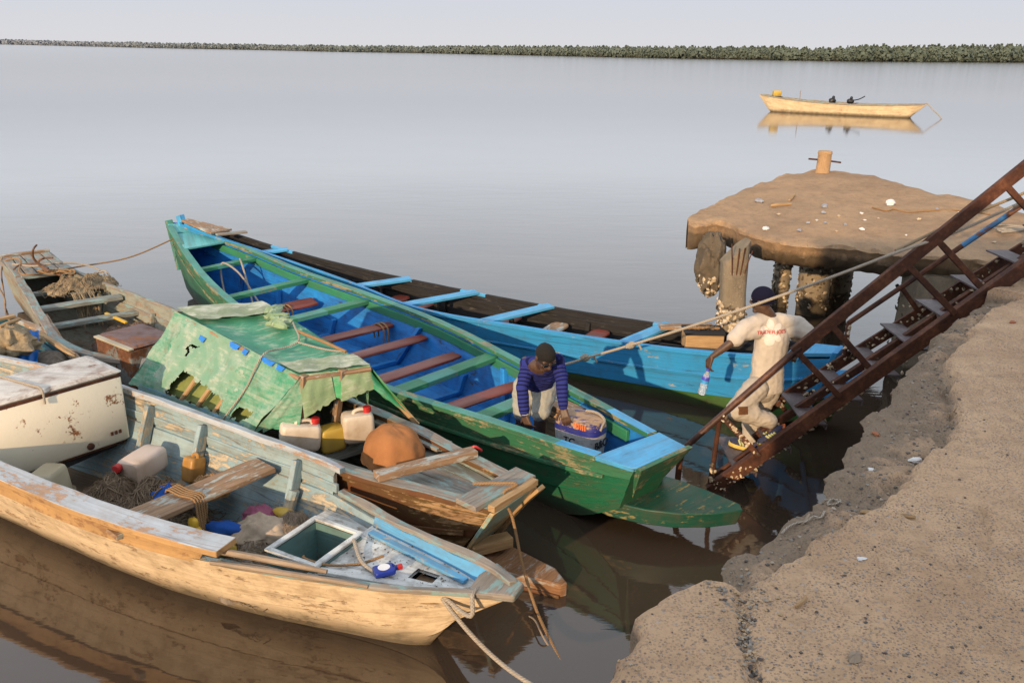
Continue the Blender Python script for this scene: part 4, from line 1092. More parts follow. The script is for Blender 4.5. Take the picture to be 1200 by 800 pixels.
# thwart plank tied with cord, knees along the far side
plank(nb, 'thwart', 'brown_wood', N.w(2.36, -.62, .60), N.w(2.62, .60, .57), .27, .04, 8, .006)
for s in (2.05, 3.1, 3.75):
    mb = MB(); mb.bar(N.inner(s, .1, -1, .03), N.w(s, N.g(s, 1) - N.g(s, 2) + .03, zfar(s) - .05), .10, .05, N.u, 4, .004); mb.build('rib', M['pale_blue'], nb, bevel=.006)
mb = MB(); c = N.w(2.02, -.48, .22)
mb.tube(curve_pts([N.w(2.02, -.56, .5), N.w(2.04, -.5, .36), N.w(2.05, -.36, .22), N.w(2.07, -.16, .14), N.w(2.1, .1, .12)], 14), .045, 8); mb.build('rib', M['pale_blue'], nb)

# ---------------------------------------------------------------- brown boat with the tarpaulin
K = Boat((0, 5.4), (-4.2, 8.5), [
    (.0, -.02, .22, .64, .17, .16), (.5, 0, .32, .64, .2, .02), (1.3, .01, .46, .65, .3, -.12), (2.4, .0, .54, .66, .37, -.16), (3.6, 0, .52, .68, .36, -.16), (4.1, 0, .36, .70, .24, -.14), (4.45, 0, .1, .72, .05, 0)], .35, .3, .04)
kb = thing('brown_boat', 'peeling brown wooden boat with a patched green tarpaulin shelter amidships', 'boat', (-2, 7, 0))
hull(K, kb, [M['brown_hull'], M['teal_wood'], M['brown_floor'], M['brown_hull']], (1, .55, .25, 0), zf=.09, lap=.014, nzamp=.012)
for sg in (1, -1): rail(K, kb, 'rail', [M['grey_wood'], M['brown_hull']], sg, .02, 4.42, .11, .045, -.03, .01, jit=.012, mat_of=lambda s, j: 0 if j == 2 else 1)
rail(K, kb, 'rub_strake', [M['brown_hull']], 1, .1, 4.3, .03, .05, .02, 0, tt=.5)
mb = MB(); mb.poly([K.w(-.045, .25, .655), K.w(-.045, -.27, .655), K.w(.25, -.2, .22), K.w(.25, .17, .2)], K.u * .04); mb.build('transom', M['aqua_transom'], kb, bevel=.008, recalc=True)
mb = MB(); mb.bar(K.w(.0, -.28, .64), K.w(.28, -.22, .16), .05, .06, K.u, 5, .006); mb.bar(K.w(-.06, -.3, .63), K.w(.2, -.24, .3), .03, .1, K.n, 4, .012); mb.build('transom_edge', M['raw_wood'], kb, bevel=.006)
plank(kb, 'stern_thwart', 'grey_wood', K.w(.16, .31, .685), K.w(.10, -.33, .685), .2, .04, 6, .008)
plank(kb, 'stern_cap', 'raw_wood', K.w(-.02, .25, .69), K.w(-.02, -.28, .68), .06, .05, 6, .008)
for k in range(4):
    d = lerp(.26, -.27, k / 3); plank(kb, 'deck_plank', 'teal_wood' if k % 2 else 'grey_wood', K.w(.12, d * .55, .575), K.w(1.12, d * 1.05, .565), .10, .025, 6, .006, w2=.17)
plank(kb, 'cross_plank', 'brown_wood', K.w(.92, .42, .71), K.w(.60, -.34, .71), .11, .055, 6, .006)
plank(kb, 'side_deck', 'teal_wood', K.w(1.1, .35, .62), K.w(1.85, .44, .62), .16, .03, 5, .008)
plank(kb, 'side_deck', 'grey_wood', K.w(.95, -.38, .63), K.w(1.75, -.44, .63), .18, .03, 5, .008)
plank(kb, 'thwart', 'teal_wood', K.w(1.92, .46, .46), K.w(1.72, -.46, .46), .1, .1, 6, .006)
plank(kb, 'thwart', 'grey_wood', K.w(2.15, .5, .5), K.w(1.95, -.5, .5), .1, .07, 6, .006)
# skeg: long keel planks running out under the transom
mb = MB(); mb.poly([K.w(1.3, .30, .18), K.w(1.3, -.1, .16), K.w(.2, -.18, .14), K.w(-.3, -.16, .12), K.w(-.46, -.08, .10), K.w(-.43, -.02, .10), K.w(.0, .1, .12), K.w(.6, .24, .15)], (0, 0, -.12)); mb.build('keel_plank', wood('wet_brown_wood', (.15, .07, .035), (.34, .19, .1), tintc=(.3, .28, .26), tamt=.15), kb, bevel=.015, recalc=True)
mb = MB(); mb.poly([K.w(1.2, .24, .04), K.w(.2, -.12, .035), K.w(-.4, -.09, .02), K.w(-.44, .0, .02), K.w(.2, .16, .03)], (0, 0, -.12)); mb.build('keel_plank', M['brown_hull'], kb, bevel=.01, recalc=True)
mb = MB(); mb.bar(K.w(.24, .16, .22), K.w(.10, -.14, .215), .11, .085, (0, 0, 1), 5, .008); mb.build('keel_wedge', M['raw_wood'], kb, bevel=.008)

# tarpaulin shelter
def tarp_mat():
    t = NT('patched_green_tarpaulin'); p = t.coord('POS'); uv = t.coord('UV')
    n = t.noise(p, 3.2, 6, .65, .4); f = t.noise(t.map(uv, (1.6, 11, 1)), 1, 6, .72, .5); q = t.noise(p, 26, 5, .75)
    c = t.mix(t.rng(n, .4, .62), (.035, .22, .125), (.06, .27, .17))
    m = t.math('ADD', t.math('MULTIPLY', n, .3), t.math('ADD', t.math('MULTIPLY', f, .5), t.math('MULTIPLY', q, .2)))
    c = t.mix(t.rng(m, .43, .58), c, t.mix(q, (.20, .30, .23), (.33, .40, .33)))
    c = t.mix(t.rng(t.noise(p, 7, 7, .7), .53, .72, 0, .65), c, (.16, .14, .09))
    return t.fin(c, .6, t.bump(t.math('ADD', f, t.math('MULTIPLY', n, 1.5)), .35, .02), spec=.3)
M['tarp'] = tarp_mat()
M['tarp_wall'] = None
def tarp_mat2(name, a, b_, pale):
    t = NT(name); p = t.coord('POS'); uv = t.coord('UV')
    n = t.noise(p, 5, 6, .65, .3); f = t.noise(t.map(uv, (5, 30, 1)), 1, 5, .7)
    c = t.mix(t.rng(n, .4, .6), a, b_); c = t.mix(t.rng(t.math('ADD', t.math('MULTIPLY', n, .5), t.math('MULTIPLY', f, .5)), .52, .58, 0, .8), c, pale)
    c = t.mix(t.rng(t.noise(p, 11, 6, .7), .55, .72, 0, .5), c, (.16, .13, .08))
    return t.fin(c, .6, t.bump(t.math('ADD', f, n), .3, .02), spec=.3)
M['tarp_wall'] = tarp_mat2('bleached_wall_tarpaulin', (.15, .29, .21), (.24, .34, .27), (.34, .40, .33))
M['tarp_roof'] = tarp_mat2('roof_tarpaulin', (.05, .23, .15), (.08, .28, .19), (.3, .4, .31))
M['tarp_pale'] = tarp_mat2('faded_tarpaulin', (.2, .25, .16), (.34, .38, .28), (.5, .52, .45))
M['tarp_flap'] = tarp_mat2('thin_flap_tarpaulin', (.2, .3, .17), (.27, .36, .22), (.36, .42, .32))
M['tarp_bright'] = tarp_mat2('bright_green_tarpaulin', (.06, .35, .15), (.10, .40, .2), (.25, .42, .3))
cn = thing('shelter', None, None, (0, 0, 0)); del_ = cn; cn.parent = kb; cn.location = -V(kb.location)
def sheet(name, quad, nu, nv, mat, par, amp=.012, sag=0.0, skip=None, seed=0, sc=3.0, matf=0, edge=.0):
    """bilinear sheet from 4 corner points (a b c d round the edge), wrinkled"""
    a, b_, c, d = [V(q) for q in quad]; P = []; nrm = (b_ - a).cross(d - a).normalized()
    for i in range(nu + 1):
        row = []
        for j in range(nv + 1):
            f, g = i / nu, j / nv
            p = a.lerp(b_, f).lerp(d.lerp(c, f), g)
            p = p + nrm * (amp * fbm(p, sc, seed) + amp * .8 * math.sin(f * 17 + 5 * g + seed) * nz(p, 2, seed)) - V((0, 0, sag * 4 * f * (1 - f) * 4 * g * (1 - g)))
            if edge and j == nv: p = p + (a - d).normalized() * edge * (nz((f * 9, seed, 1), 1.0) + .5 * nz((f * 31, seed, 4), 1.0))
            row.append(p)
        P.append(row)
    mb = MB(); mb.grid(P, matf, skip=skip)
    return mb.build(name, mat if not isinstance(mat, str) else M[mat], par, smooth=60)
kw = K.w
BL, BR, FR, FL = kw(3.72, .14, 1.37), kw(3.3, -.5, 1.37), kw(1.62, -.24, 1.22), kw(1.90, .26, 1.22)
LB, LF = kw(4.05, .52, .70), kw(2.25, .50, .70)
CB = kw(3.65, -.52, .72); CF = kw(1.9, -.48, .72)
shelter = cn
roof = sheet('roof_sheet', (BL, BR, FR, FL), 14, 40, 'tarp_roof', shelter, .014, .05, seed=1)
sheet('roof_fold', (BL.lerp(FL, -.02) + V((0, 0, .03)), BR.lerp(FR, -.02) + V((0, 0, .03)), BR.lerp(FR, .2) + V((0, 0, .035)), BL.lerp(FL, .2) + V((0, 0, .04))), 14, 12, 'tarp_pale', shelter, .015, .0, seed=3, edge=.05)
sheet('roof_fold', (BL.lerp(FL, .84) + V((0, 0, .02)), BR.lerp(FR, .86) + V((0, 0, .02)), FR + V((0, 0, .022)), FL + V((0, 0, .022))), 12, 8, 'tarp_pale', shelter, .012, .0, seed=5)
mb = MB(); random.seed(9)
for k in range(9):
    a = BR.lerp(FR, .17 + .03 * k).lerp(BL.lerp(FL, .17 + .03 * k), .08 + .03 * k + random.uniform(-.05, .05)) + V((0, 0, .05))
    mb.blob(a, (.12, .04, .035), Matrix.Rotation(random.uniform(0, 3), 3, 'Z'), 10, 6, .5, 2, k)
mb.build('crumpled_sheet', M['tarp_flap'], shelter)
def hole(i, j):
    f, g = (i + .5) / 132, (j + .5) / 66      # f along the wall from back to front, g from roof down
    f2 = f + .03 * nz((f * 22, g * 11, 1)) + .008 * nz((f * 80, g * 40, 3)); g2 = g + .06 * nz((f * 22, g * 11, 4)) + .015 * nz((f * 80, g * 40, 6))
    if .30 < f2 < .70 and g2 > lerp(.58, .74, (f2 - .3) / .4) and g2 < .93: return True
    if .80 < f2 < .90 and .72 < g2 < .92: return True
    if abs(f2 - .27 - (g2 - .3) * -.25) < .012 and .22 < g2 < .40: return True
    return False
def wallmat(i, j):
    f, g = (i + .5) / 132, (j + .5) / 66
    e = .02 * nz((f * 30, g * 14, 8)) + .012 * nz((f * 90, g * 40, 9))
    if f < .13 + e or (f < .2 and g > .8): return 0
    return 1 if f < .66 + e * 3 + .05 * g else 0
wall = sheet('wall_sheet', (BL, FL, LF, LB), 132, 66, [M['tarp'], M['tarp_wall']], shelter, .032, 0, skip=hole, seed=2, edge=.04, matf=wallmat)
sheet('corner_sheet', (FL, FL + (FR - FL) * .10, kw(1.90, .30, .80), LF), 12, 16, 'tarp', shelter, .025, 0, seed=4, edge=.05)
sheet('wall_sheet', (FR, BR, CB, CF), 30, 14, 'tarp', shelter, .02, 0, seed=6)
sheet('back_sheet', (BR, BL, LB, CB), 12, 14, 'tarp', shelter, .02, 0, seed=7)
FM = FL.lerp(FR, .5)
sheet('front_flap', (FL + V((0, 0, .004)), FL.lerp(FR, .42), FL.lerp(FR, .45) + V((0, 0, -.24)) - K.u * .03, kw(1.86, .28, .86)), 12, 12, 'tarp_flap', shelter, .016, 0, seed=8, edge=.03)
sheet('front_flap', (FL.lerp(FR, .4), FL.lerp(FR, .62), FL.lerp(FR, .52) + V((0, 0, -.25)) - K.u * .02, FL.lerp(FR, .44) + V((0, 0, -.2))), 6, 10, 'tarp_bright', shelter, .012, 0, seed=18, edge=.03)
sheet('front_flap', (FL.lerp(FR, .58), FR, FR + V((0, 0, -.2)) - K.u * .03 + K.n * -.02, FL.lerp(FR, .5) + V((0, 0, -.26)) - K.u * .04), 12, 12, 'tarp_flap', shelter, .016, 0, seed=10, edge=.03)
tip = kw(1.42, -.52, .72)
sheet('corner_flap', (FR.lerp(BR, .0), FR.lerp(BR, .25), CF.lerp(tip, .3) + V((0, 0, .1)), tip), 8, 12, 'tarp_bright', shelter, .014, 0, seed=12, edge=.04)
sheet('corner_flap', (FR + V((0, 0, .004)), FR.lerp(BR, .1), tip + V((0, 0, .01)), FR + V((0, 0, -.2)) - K.u * .03), 8, 12, 'tarp_bright', shelter, .014, 0, seed=13)
for f in (.40, .53, .66): # poles seen through the torn wall
    p, q = BL.lerp(FL, f), LB.lerp(LF, f + .02)
    mb = MB(); mb.tube([p.lerp(q, .4) - K.n * .05, p.lerp(q, .98) - K.n * .03], .022, 8); mb.build('frame_pole', M['raw_wood'], shelter)
for p, q in ((kw(2.0, .24, .5), FL.lerp(FR, .06)), (kw(1.95, -.08, .5), FL.lerp(FR, .6)), (kw(3.4, .3, .3), BL), (kw(3.2, -.45, .3), BR)):
    mb = MB(); mb.bar(p, q, .06, .05, K.u, 4, .004); mb.build('frame_post', M['brown_wood'], shelter, bevel=.004)
for p, q in ((FL, FR), (FL, BL), (FR, BR), (BL, BR)):
    mb = MB(); mb.tube([p - V((0, 0, .03)), q - V((0, 0, .03))], .02, 8); mb.build('frame_pole', M['brown_wood'], shelter)
sheet('inner_sheet', (BL.lerp(FL, .12) - K.n * .16 + V((0, 0, -.1)), BL.lerp(FL, .95) - K.n * .16 + V((0, 0, -.1)), LB.lerp(LF, .95) - K.n * .09, LB.lerp(LF, .12) - K.n * .09), 20, 14, 'olive', shelter, .03, 0, seed=14)
sheet('side_sheet', (LB.lerp(LF, .12) + V((0, 0, .06)) + K.n * .02, LB.lerp(LF, .95) + V((0, 0, .06)) + K.n * .02, LB.lerp(LF, .95) + K.n * .03 + V((0, 0, -.02)), LB.lerp(LF, .12) + K.n * .05 + V((0, 0, -.02))), 30, 4, paint('faded_blue_green_sheet', (.2, .36, .34), (.18, .34, .5), .4, .4, .6), shelter, .02, 0, seed=15, edge=.03)
for f, g, w_ in ((.30, .12, .05), (.53, .015, .07), (.62, .02, .04), (.78, -.01, .10), (.88, .0, .05)):
    p = BL.lerp(FL, f).lerp(LB.lerp(LF, f), max(0, g)) + K.n * .018 + V((0, 0, .012)); dd = (FL - BL).normalized(); nn_ = (LB - BL).normalized()
    sheet('blue_patch', (p - dd * w_, p + dd * w_, p + dd * w_ * .8 + nn_ * .05, p - dd * w_ * .7 + nn_ * .04), 6, 4, 'blue_tarp', shelter, .006, 0, seed=f * 30, edge=.015)
mb = MB()
A_, B_ = BL.lerp(FL, .66).lerp(BR.lerp(FR, .66), .1), BR.lerp(FR, .45)
mb.tube(curve_pts([LB.lerp(LF, .80) + K.n * .03 + V((0, 0, .03)), BL.lerp(FL, .78).lerp(LB.lerp(LF, .78), .45) + K.n * .03, BL.lerp(FL, .74) + V((0, 0, .03)), roof.matrix_world @ V((0, 0, 0)) if False else BL.lerp(FL, .66).lerp(BR.lerp(FR, .66), .35) + V((0, 0, .0)), BL.lerp(FL, .62).lerp(BR.lerp(FR, .62), .62) + V((0, 0, .01)), BL.lerp(FL, .40).lerp(BR.lerp(FR, .40), .88) + V((0, 0, .05))], 40), .008, 6)
mb.tube(curve_pts([BL.lerp(FL, .62).lerp(BR.lerp(FR, .62), .62) + V((0, 0, .012)), BL.lerp(FL, .76).lerp(BR.lerp(FR, .76), .8) + V((0, 0, .012)), BL.lerp(FL, .82).lerp(BR.lerp(FR, .82), .93) + V((0, 0, .02))], 14), .008, 6)
mb.build('lashing', M['rope_pale'], shelter)
mb = MB(); mb.tube(curve_pts([BL.lerp(FL, .5).lerp(BR.lerp(FR, .5), .8) + V((0, 0, .03)), BL.lerp(FL, .68).lerp(BR.lerp(FR, .68), .88) + V((0, 0, .03)), BL.lerp(FL, .84).lerp(BR.lerp(FR, .84), .93) + V((0, 0, .03))], 14), .014, 6); mb.build('roof_stick', M['rope_tan'], shelter)
mb = MB(); mb.bar(FR.lerp(BR, .12) + V((0, 0, -.02)), tip + V((0, 0, -.06)) - K.u * .05, .05, .012, K.n, 6, .006); mb.build('edge_strip', M['raw_wood'], shelter)

# ---------------------------------------------------------------- grey weathered boat at the left
Y = Boat((-7.2, 12.5), (-4.1, 9.0), [
    (-.05, -.1, .34, .66, .26, .1), (.6, -.1, .34, .62, .25, 0), (1.9, -.1, .45, .60, .3, -.12), (3.2, -.08, .62, .60, .42, -.16), (4.5, -.05, .72, .60, .5, -.16), (5.1, 0, .58, .6, .4, -.16), (5.5, 0, .3, .6, .2, -.1)], .25, .2, .035)
yb = thing('grey_boat', 'weathered grey wooden boat with plank foredeck and tangled net, leftmost against open water', 'boat', (-5.8, 10.8, 0))
hull(Y, yb, [M['grey_hull'], M['grey_hull'], M['grey_hull']], (1, .6, .3, 0), zf=.08, nzamp=.012)
rail(Y, yb, 'rail', [M['grey_wood']], -1, 0, 5.45, .10, .05, -.02, .01, jit=.01)
rail(Y, yb, 'rail', [M['grey_wood']], 1, 0, 5.45, .05, .05, -.01, .01, jit=.01)
rail(Y, yb, 'inner_stringer', [M['brown_wood']], -1, 2.6, 5.2, .04, .06, -.12, -.12)
rail(Y, yb, 'inner_stringer', [M['grey_wood']], 1, 1.8, 5.2, .03, .06, -.06, -.16)
for k in range(5):
    d = lerp(-.36, .16, k / 4); plank(yb, 'deck_plank', 'grey_wood', Y.w(.0, d, .685), Y.w(1.1, d * 1.12 - .02, .645), .115, .03, 6, .007, w2=.13)
mb = MB(); mb.bar(Y.w(-.08, -.44, .68), Y.w(-.08, .25, .68), .05, .1, (0, 0, 1), 4, .008); mb.build('transom', M['brown_wood'], yb, bevel=.006)
for s, z, w in ((1.15, .64, .09), (1.7, .52, .1), (2.6, .55, .16), (3.0, .42, .12)): plank(yb, 'thwart', 'teal_wood', Y.w(s, Y.g(s, 1) - Y.g(s, 2) + .05, z), Y.w(s + .05, Y.g(s, 1) + Y.g(s, 2) - .05, z), w, .05, 6, .006)
for s in (2.1, 3.5, 4.2): rib(Y, yb, 'grey_hull', s, .5, .05, .05, .08)

# ---------------------------------------------------------------- dark teal boat at the very left edge
L_ = Boat((-6.2, 9.25), (-4.15, 7.75), [(-.1, 0, .48, .60, .35, 0), (.8, 0, .47, .58, .34, -.14), (1.4, 0, .36, .58, .25, -.14), (2.0, 0, .2, .59, .12, -.1), (2.5, 0, .05, .6, .02, -.05)], .2, .1)
lb = thing('teal_boat', 'dark teal boat at the left edge, mostly hidden behind the white freezer', 'boat', (-5.3, 8.4, 0))
hull(L_, lb, [M['teal_in'], M['teal_in'], M['teal_in']], zf=.1)
for sg, m in ((1, 'brown_wood'), (-1, 'teal_in')):
    rail(L_, lb, 'rail', [M[m]], sg, -.1, 2.4, .08, .045, -.01, .012, jit=.012)
rail(L_, lb, 'rub_strake', [M['raw_wood']], 1, .2, 2.4, .05, .03, .03, -.05, jit=.012)
rail(L_, lb, 'inner_stringer', [M['teal_in']], 1, .3, 2.2, .05, .06, -.1, -.1)
plank(lb, 'thwart', 'teal_in', L_.w(1.1, .36, .44), L_.w(1.1, -.36, .44), .18, .04)
plank(lb, 'stern_board', 'raw_wood', L_.w(.1, .46, .66), L_.w(.1, -.46, .66), .06, .03)

# ---------------------------------------------------------------- distant anchored boat
D_ = Boat((24.1, 51.7), (15.75, 56.85), [(0, 0, .15, .80, .05, .05), (.9, 0, .5, .74, .25, -.15), (2.5, 0, .75, .66, .45, -.2), (5, 0, .8, .66, .5, -.2), (7.4, 0, .7, .76, .42, -.2), (9, 0, .45, .92, .25, -.1), (9.85, 0, .22, 1.02, .1, .2)], .8, .6)
db = thing('distant_boat', 'pale golden open boat anchored alone far out on the calm water', 'boat', (20, 54, 0))
hull(D_, db, [paint('golden_hull_paint', (.62, .51, .34), (.4, .2, .08), .25, .3, .6, wet=True, dirtcol=(.3, .16, .07)), M['grey_wood'], M['brown_floor']], zf=.1, n=40)
for sg in (1, -1): rail(D_, db, 'rail', [M['grey_wood']], sg, .1, 9.7, .08, .07, 0, .01, 40, jit=.02)
for s in (1.6, 4.2, 6.6, 8.2): plank(db, 'thwart', 'grey_wood', D_.pt(s, -.9, D_.g(s, 3) - .06), D_.pt(s, .9, D_.g(s, 3) - .06), .2, .05)
mb = MB(); q = D_.pt(7.15, 1, D_.g(7.15, 3)); mb.tube([q, q + V((0, 0, .62))], .02, 6); mb.build('pole', M['stick'], db)
# ================================================================ THINGS IN AND AROUND THE BOATS
def rotz(a): return Matrix.Rotation(a, 3, 'Z')
def frame(u, up=(0, 0, 1)):
    u = V(u).normalized(); w = V(up); v = w.cross(u).normalized(); w = u.cross(v)
    return Matrix((u, v, w)).transposed()
def rbox(mb, c, d, Rm, r=.05, n=3, taper=1.0, mat=0, bulge=.0):
    """box with rounded vertical edges and softened ends along local z"""
    P = []; hz = d[2] / 2
    prof = [(-hz, .86), (-hz + .3 * r, .95), (-hz + r, 1.0), (0, 1.0 + bulge), (hz - r, 1.0), (hz - .3 * r, .95), (hz, .86)]
    for z, k in prof:
        row = []; tp = lerp(1, taper, (z + hz) / d[2])
        for q in range(4):
            sx, sy = ((1, 1), (-1, 1), (-1, -1), (1, -1))[q]
            for i in range(n + 1):
                a = math.pi / 2 * (q + i / n)
                x = sx * (d[0] / 2 - r) + r * math.cos(a); y = sy * (d[1] / 2 - r) + r * math.sin(a)
                row.append(V(c) + Rm @ V((x * k * tp, y * k * tp, z)))
        P.append(row)
    mb.grid(P, mat, closed=True, caps=True, flip=True)
def jerrycan(name, c, d, Rm, mat, label, cap=None, handle=True, cap_at=(.3, 0), group=None, capname='cap'):
    o = thing(name, label, 'jerrycan', V(c) - V((0, 0, 0)), group)
    mb = MB(); rbox(mb, c, d, Rm, min(d[0], d[1]) * .22, 4, bulge=.02)
    mb.build('body', M[mat], o, smooth=50)
    if handle:
        mb = MB(); mb.tube(curve_pts([V(c) + Rm @ V(q) for q in ((-d[0]*.30, 0, d[2]*.47), (-d[0]*.26, 0, d[2]*.60), (0, 0, d[2]*.62), (d[0]*.10, 0, d[2]*.56), (d[0]*.12, 0, d[2]*.47))], 14), .016, 8); mb.build('handle', M[mat], o)
    if cap:
        p = V(c) + Rm @ V((cap_at[0] * d[0], cap_at[1] * d[1], d[2] * .5)); ax = Rm @ V((0, 0, 1))
        mb = MB(); mb.lathe([(.03, -.02), (.03, .01), (.036, .012), (.036, .045), (.03, .05), (.001, .05)], p, ax, 14); mb.build(capname, M[cap], o)
    return o
UN, UK, UG, UB, UY = N.u, K.u, G.u, B.u, Y.u
aN = math.atan2(UN.y, UN.x)

# --- chest freezer in the cream boat
FZ_ROT = -.18
fz = thing('chest_freezer', 'old white chest freezer with rust along its lower edge, standing across the cream boat', 'freezer', N.w(4.3, .05, .42))
Rf = rotz(aN - math.pi / 2 + FZ_ROT)     # local x across the boat (towards the far side)
c = N.w(4.33, -.125, .735)
mb = MB(); rbox(mb, c, (1.09, .56, .60), Rf, .025, 2); mb.build('body', M['freezer'], fz, smooth=40)
mb = MB(); rbox(mb, c + V((0, 0, .334)), (1.108, .574, .056), Rf, .03, 2); mb.build('lid', M['freezer_lid'], fz, smooth=40)
mb = MB(); rbox(mb, c + V((0, 0, .303)), (1.078, .548, .010), Rf, .02, 2); mb.build('seal', M['rusty'], fz)
mb = MB(); rbox(mb, c + Rf @ V((-.0, 0, -.31)), (1.05, .52, .04), Rf, .02, 2); mb.build('base_rail', M['rusty'], fz)
fy = -.285 if (Rf @ V((0, 1, 0))).dot(UN) > 0 else .285
for k in range(3):
    mb = MB(); mb.box(c + Rf @ V((.39 + .035 * k, fy, -.19)), (.02, .012, .03), Rf); mb.build('vent', M['rusty'], fz)
mb = MB(); mb.lathe([(.03, -.01), (.03, .01), (.012, .014)], c + Rf @ V((.20, fy, -.24)), Rf @ V((0, -1 if fy < 0 else 1, 0)), 12); mb.build('drain_plug', M['rusty'], fz)
mb = MB(); mb.tube(curve_pts([c + Rf @ V(q) for q in ((-.20, .27, .37), (-.16, .05, .372), (-.12, -.15, .374), (-.1, -.285, .37), (-.1, -.3, .25))], 20), .01, 6)
tag(mb.build('rope', M['rope_pale']), 'thin rope lying over the white freezer lid', 'rope')
# support under the freezer
mb = MB(); mb.bar(N.w(4.15, -.56, .39), N.w(4.15, .40, .39), .12, .06, (0, 0, 1), 5, .006); mb.build('freezer_beam', M['black_in'], nb)
mb = MB(); mb.bar(N.w(4.55, -.56, .39), N.w(4.55, .40, .39), .12, .06, (0, 0, 1), 5, .006); mb.build('freezer_beam', M['black_in'], nb)

# --- net heap with strands
def heap(name, ctr, rad, ang, mat, label, cat, strands=60, amp=.35, seed=0, base=None, smat=None, sr=.004, zoff=.0, top=1.0, loops=0, hang=None):
    random.seed(seed + 100); P = []; nu, nv = 64, 22; Rz = rotz(ang); ctr = V(ctr)
    def hgt(x, y):
        r = math.hypot(x, y); k = max(0, 1 - r ** 2.2)
        p = V((x * rad[0], y * rad[1], 0))
        return rad[2] * (k ** .6) * (top * (1 + amp * fbm(p, 5, seed, 4))) + .02 * fbm(p, 22, seed, 3)
    def pos(x, y, dz=0): return ctr + Rz @ V((x * rad[0], y * rad[1], 0)) + V((0, 0, hgt(x, y) + dz))
    for i in range(nv + 1):
        r = i / nv; row = []
        for j in range(nu):
            a = 2 * math.pi * j / nu; e = 1 + .22 * fbm((math.cos(a), math.sin(a), seed), 1.4, seed, 3) * r
            row.append(pos(r * math.cos(a) * e, r * math.sin(a) * e, -.02 if i == nv else 0))
        P.append(row)
    mb = MB(); mb.grid(P, 0, closed=True)
    for k in range(strands):
        a = random.uniform(0, 6.28); r = random.random() ** .5 * .9; x, y = r * math.cos(a), r * math.sin(a); th = random.uniform(0, 6.28); pts = []
        bend = random.uniform(-.5, .5)
        for q in range(12):
            pts.append(pos(max(-1, min(1, x)), max(-1, min(1, y)), random.uniform(-.004, .014)))
            x += .07 * math.cos(th); y += .07 * math.sin(th) * rad[0] / rad[1]; th += bend + random.uniform(-.3, .3)
        mb.tube(pts, sr * random.uniform(.6, 1.3), 5, 1)
    for k in range(loops):
        a = random.uniform(0, 6.28); r = random.random() ** .5 * .6; x, y = r * math.cos(a), r * math.sin(a); rr = random.uniform(.12, .3)
        mb.tube([pos(x + rr * math.cos(q * .35), y + rr * math.sin(q * .35) * rad[0] / rad[1] * .8, .012 + .008 * math.sin(q)) for q in range(19)], sr * 2, 6, 1)
    return tag(mb.build(name, [M[mat], M[smat or mat]], smooth=60), label, cat)
heap('fishing_net', N.w(3.22, -.08, .14), (.66, .41, .27), aN, 'net_brown', 'dark brown heap of fishing net filling the cream boat in front of the freezer', 'fishing net', 420, seed=1, smat='net_strand', loops=9, sr=.0022, amp=.5)
heap('fishing_net', N.w(1.98, -.05, .12), (.44, .36, .17), aN, 'net_grey', 'flat grey net and mud in the cream boat between plank and fish well', 'fishing net', 300, seed=2, smat='net_strand', loops=4, sr=.002, amp=.5)
heap('fishing_net', N.w(1.80, -.36, .18), (.28, .2, .20), aN, 'net_grey', 'small tangle of grey netting against the far side of the cream boat', 'fishing net', 260, seed=3, smat='stick', sr=.002, amp=.6)
def cloth_heap(name, ctr, rad, ang, mat, label, cat, seed, folds=7, amp=.25):
    P = []; nu, nv = 56, 24; Rz = rotz(ang); ctr = V(ctr)
    for i in range(nv + 1):
        th = (i / nv) * math.pi * .56; row = []
        for j in range(nu):
            a = 2 * math.pi * j / nu; k = i / nv
            fo = 1 + amp * k * (math.sin(a * folds + 2.2 * fbm((math.cos(a), math.sin(a), seed), 1.3, seed)) * .35 + fbm((math.cos(a), math.sin(a), k * 2), 2.2, seed))
            u = V((math.sin(th) * math.cos(a) * rad[0] * fo, math.sin(th) * math.sin(a) * rad[1] * fo, max(-.04, math.cos(th)) * rad[2] * (1 + amp * .8 * fbm((math.cos(a) * k * 2, math.sin(a) * k * 2, 1), 1.6, seed))))
            row.append(ctr + Rz @ u)
        P.append(row)
    mb = MB(); mb.grid(P, closed=True)
    return tag(mb.build(name, M[mat], smooth=70), label, cat)
cloth_heap('sack', N.w(2.05, -.22, .24), (.25, .18, .17), aN + .4, 'sack', 'crumpled beige sackcloth lying in the cream boat beyond the plank', 'sack', 3, 6, .45)
cloth_heap('cloth', N.w(2.22, -.40, .27), (.15, .10, .10), aN, 'pink_cloth', 'pink cloth poking out from under the beige sackcloth', 'cloth', 5, 5, .4)
mb = MB(); mb.blob(N.w(2.02, -.44, .36), (.10, .05, .04), rotz(aN), amp=.3, seed=2); tag(mb.build('float', M['jerry_yellow']), 'dull yellow float on the far side of the beige sackcloth', 'float')
mb = MB(); mb.blob(N.w(2.12, .06, .31), (.10, .07, .05), rotz(aN), amp=.4, seed=4); tag(mb.build('sponge', M['jerry_yellow']), 'yellow sponge piece on the near side of the beige sackcloth', 'sponge')
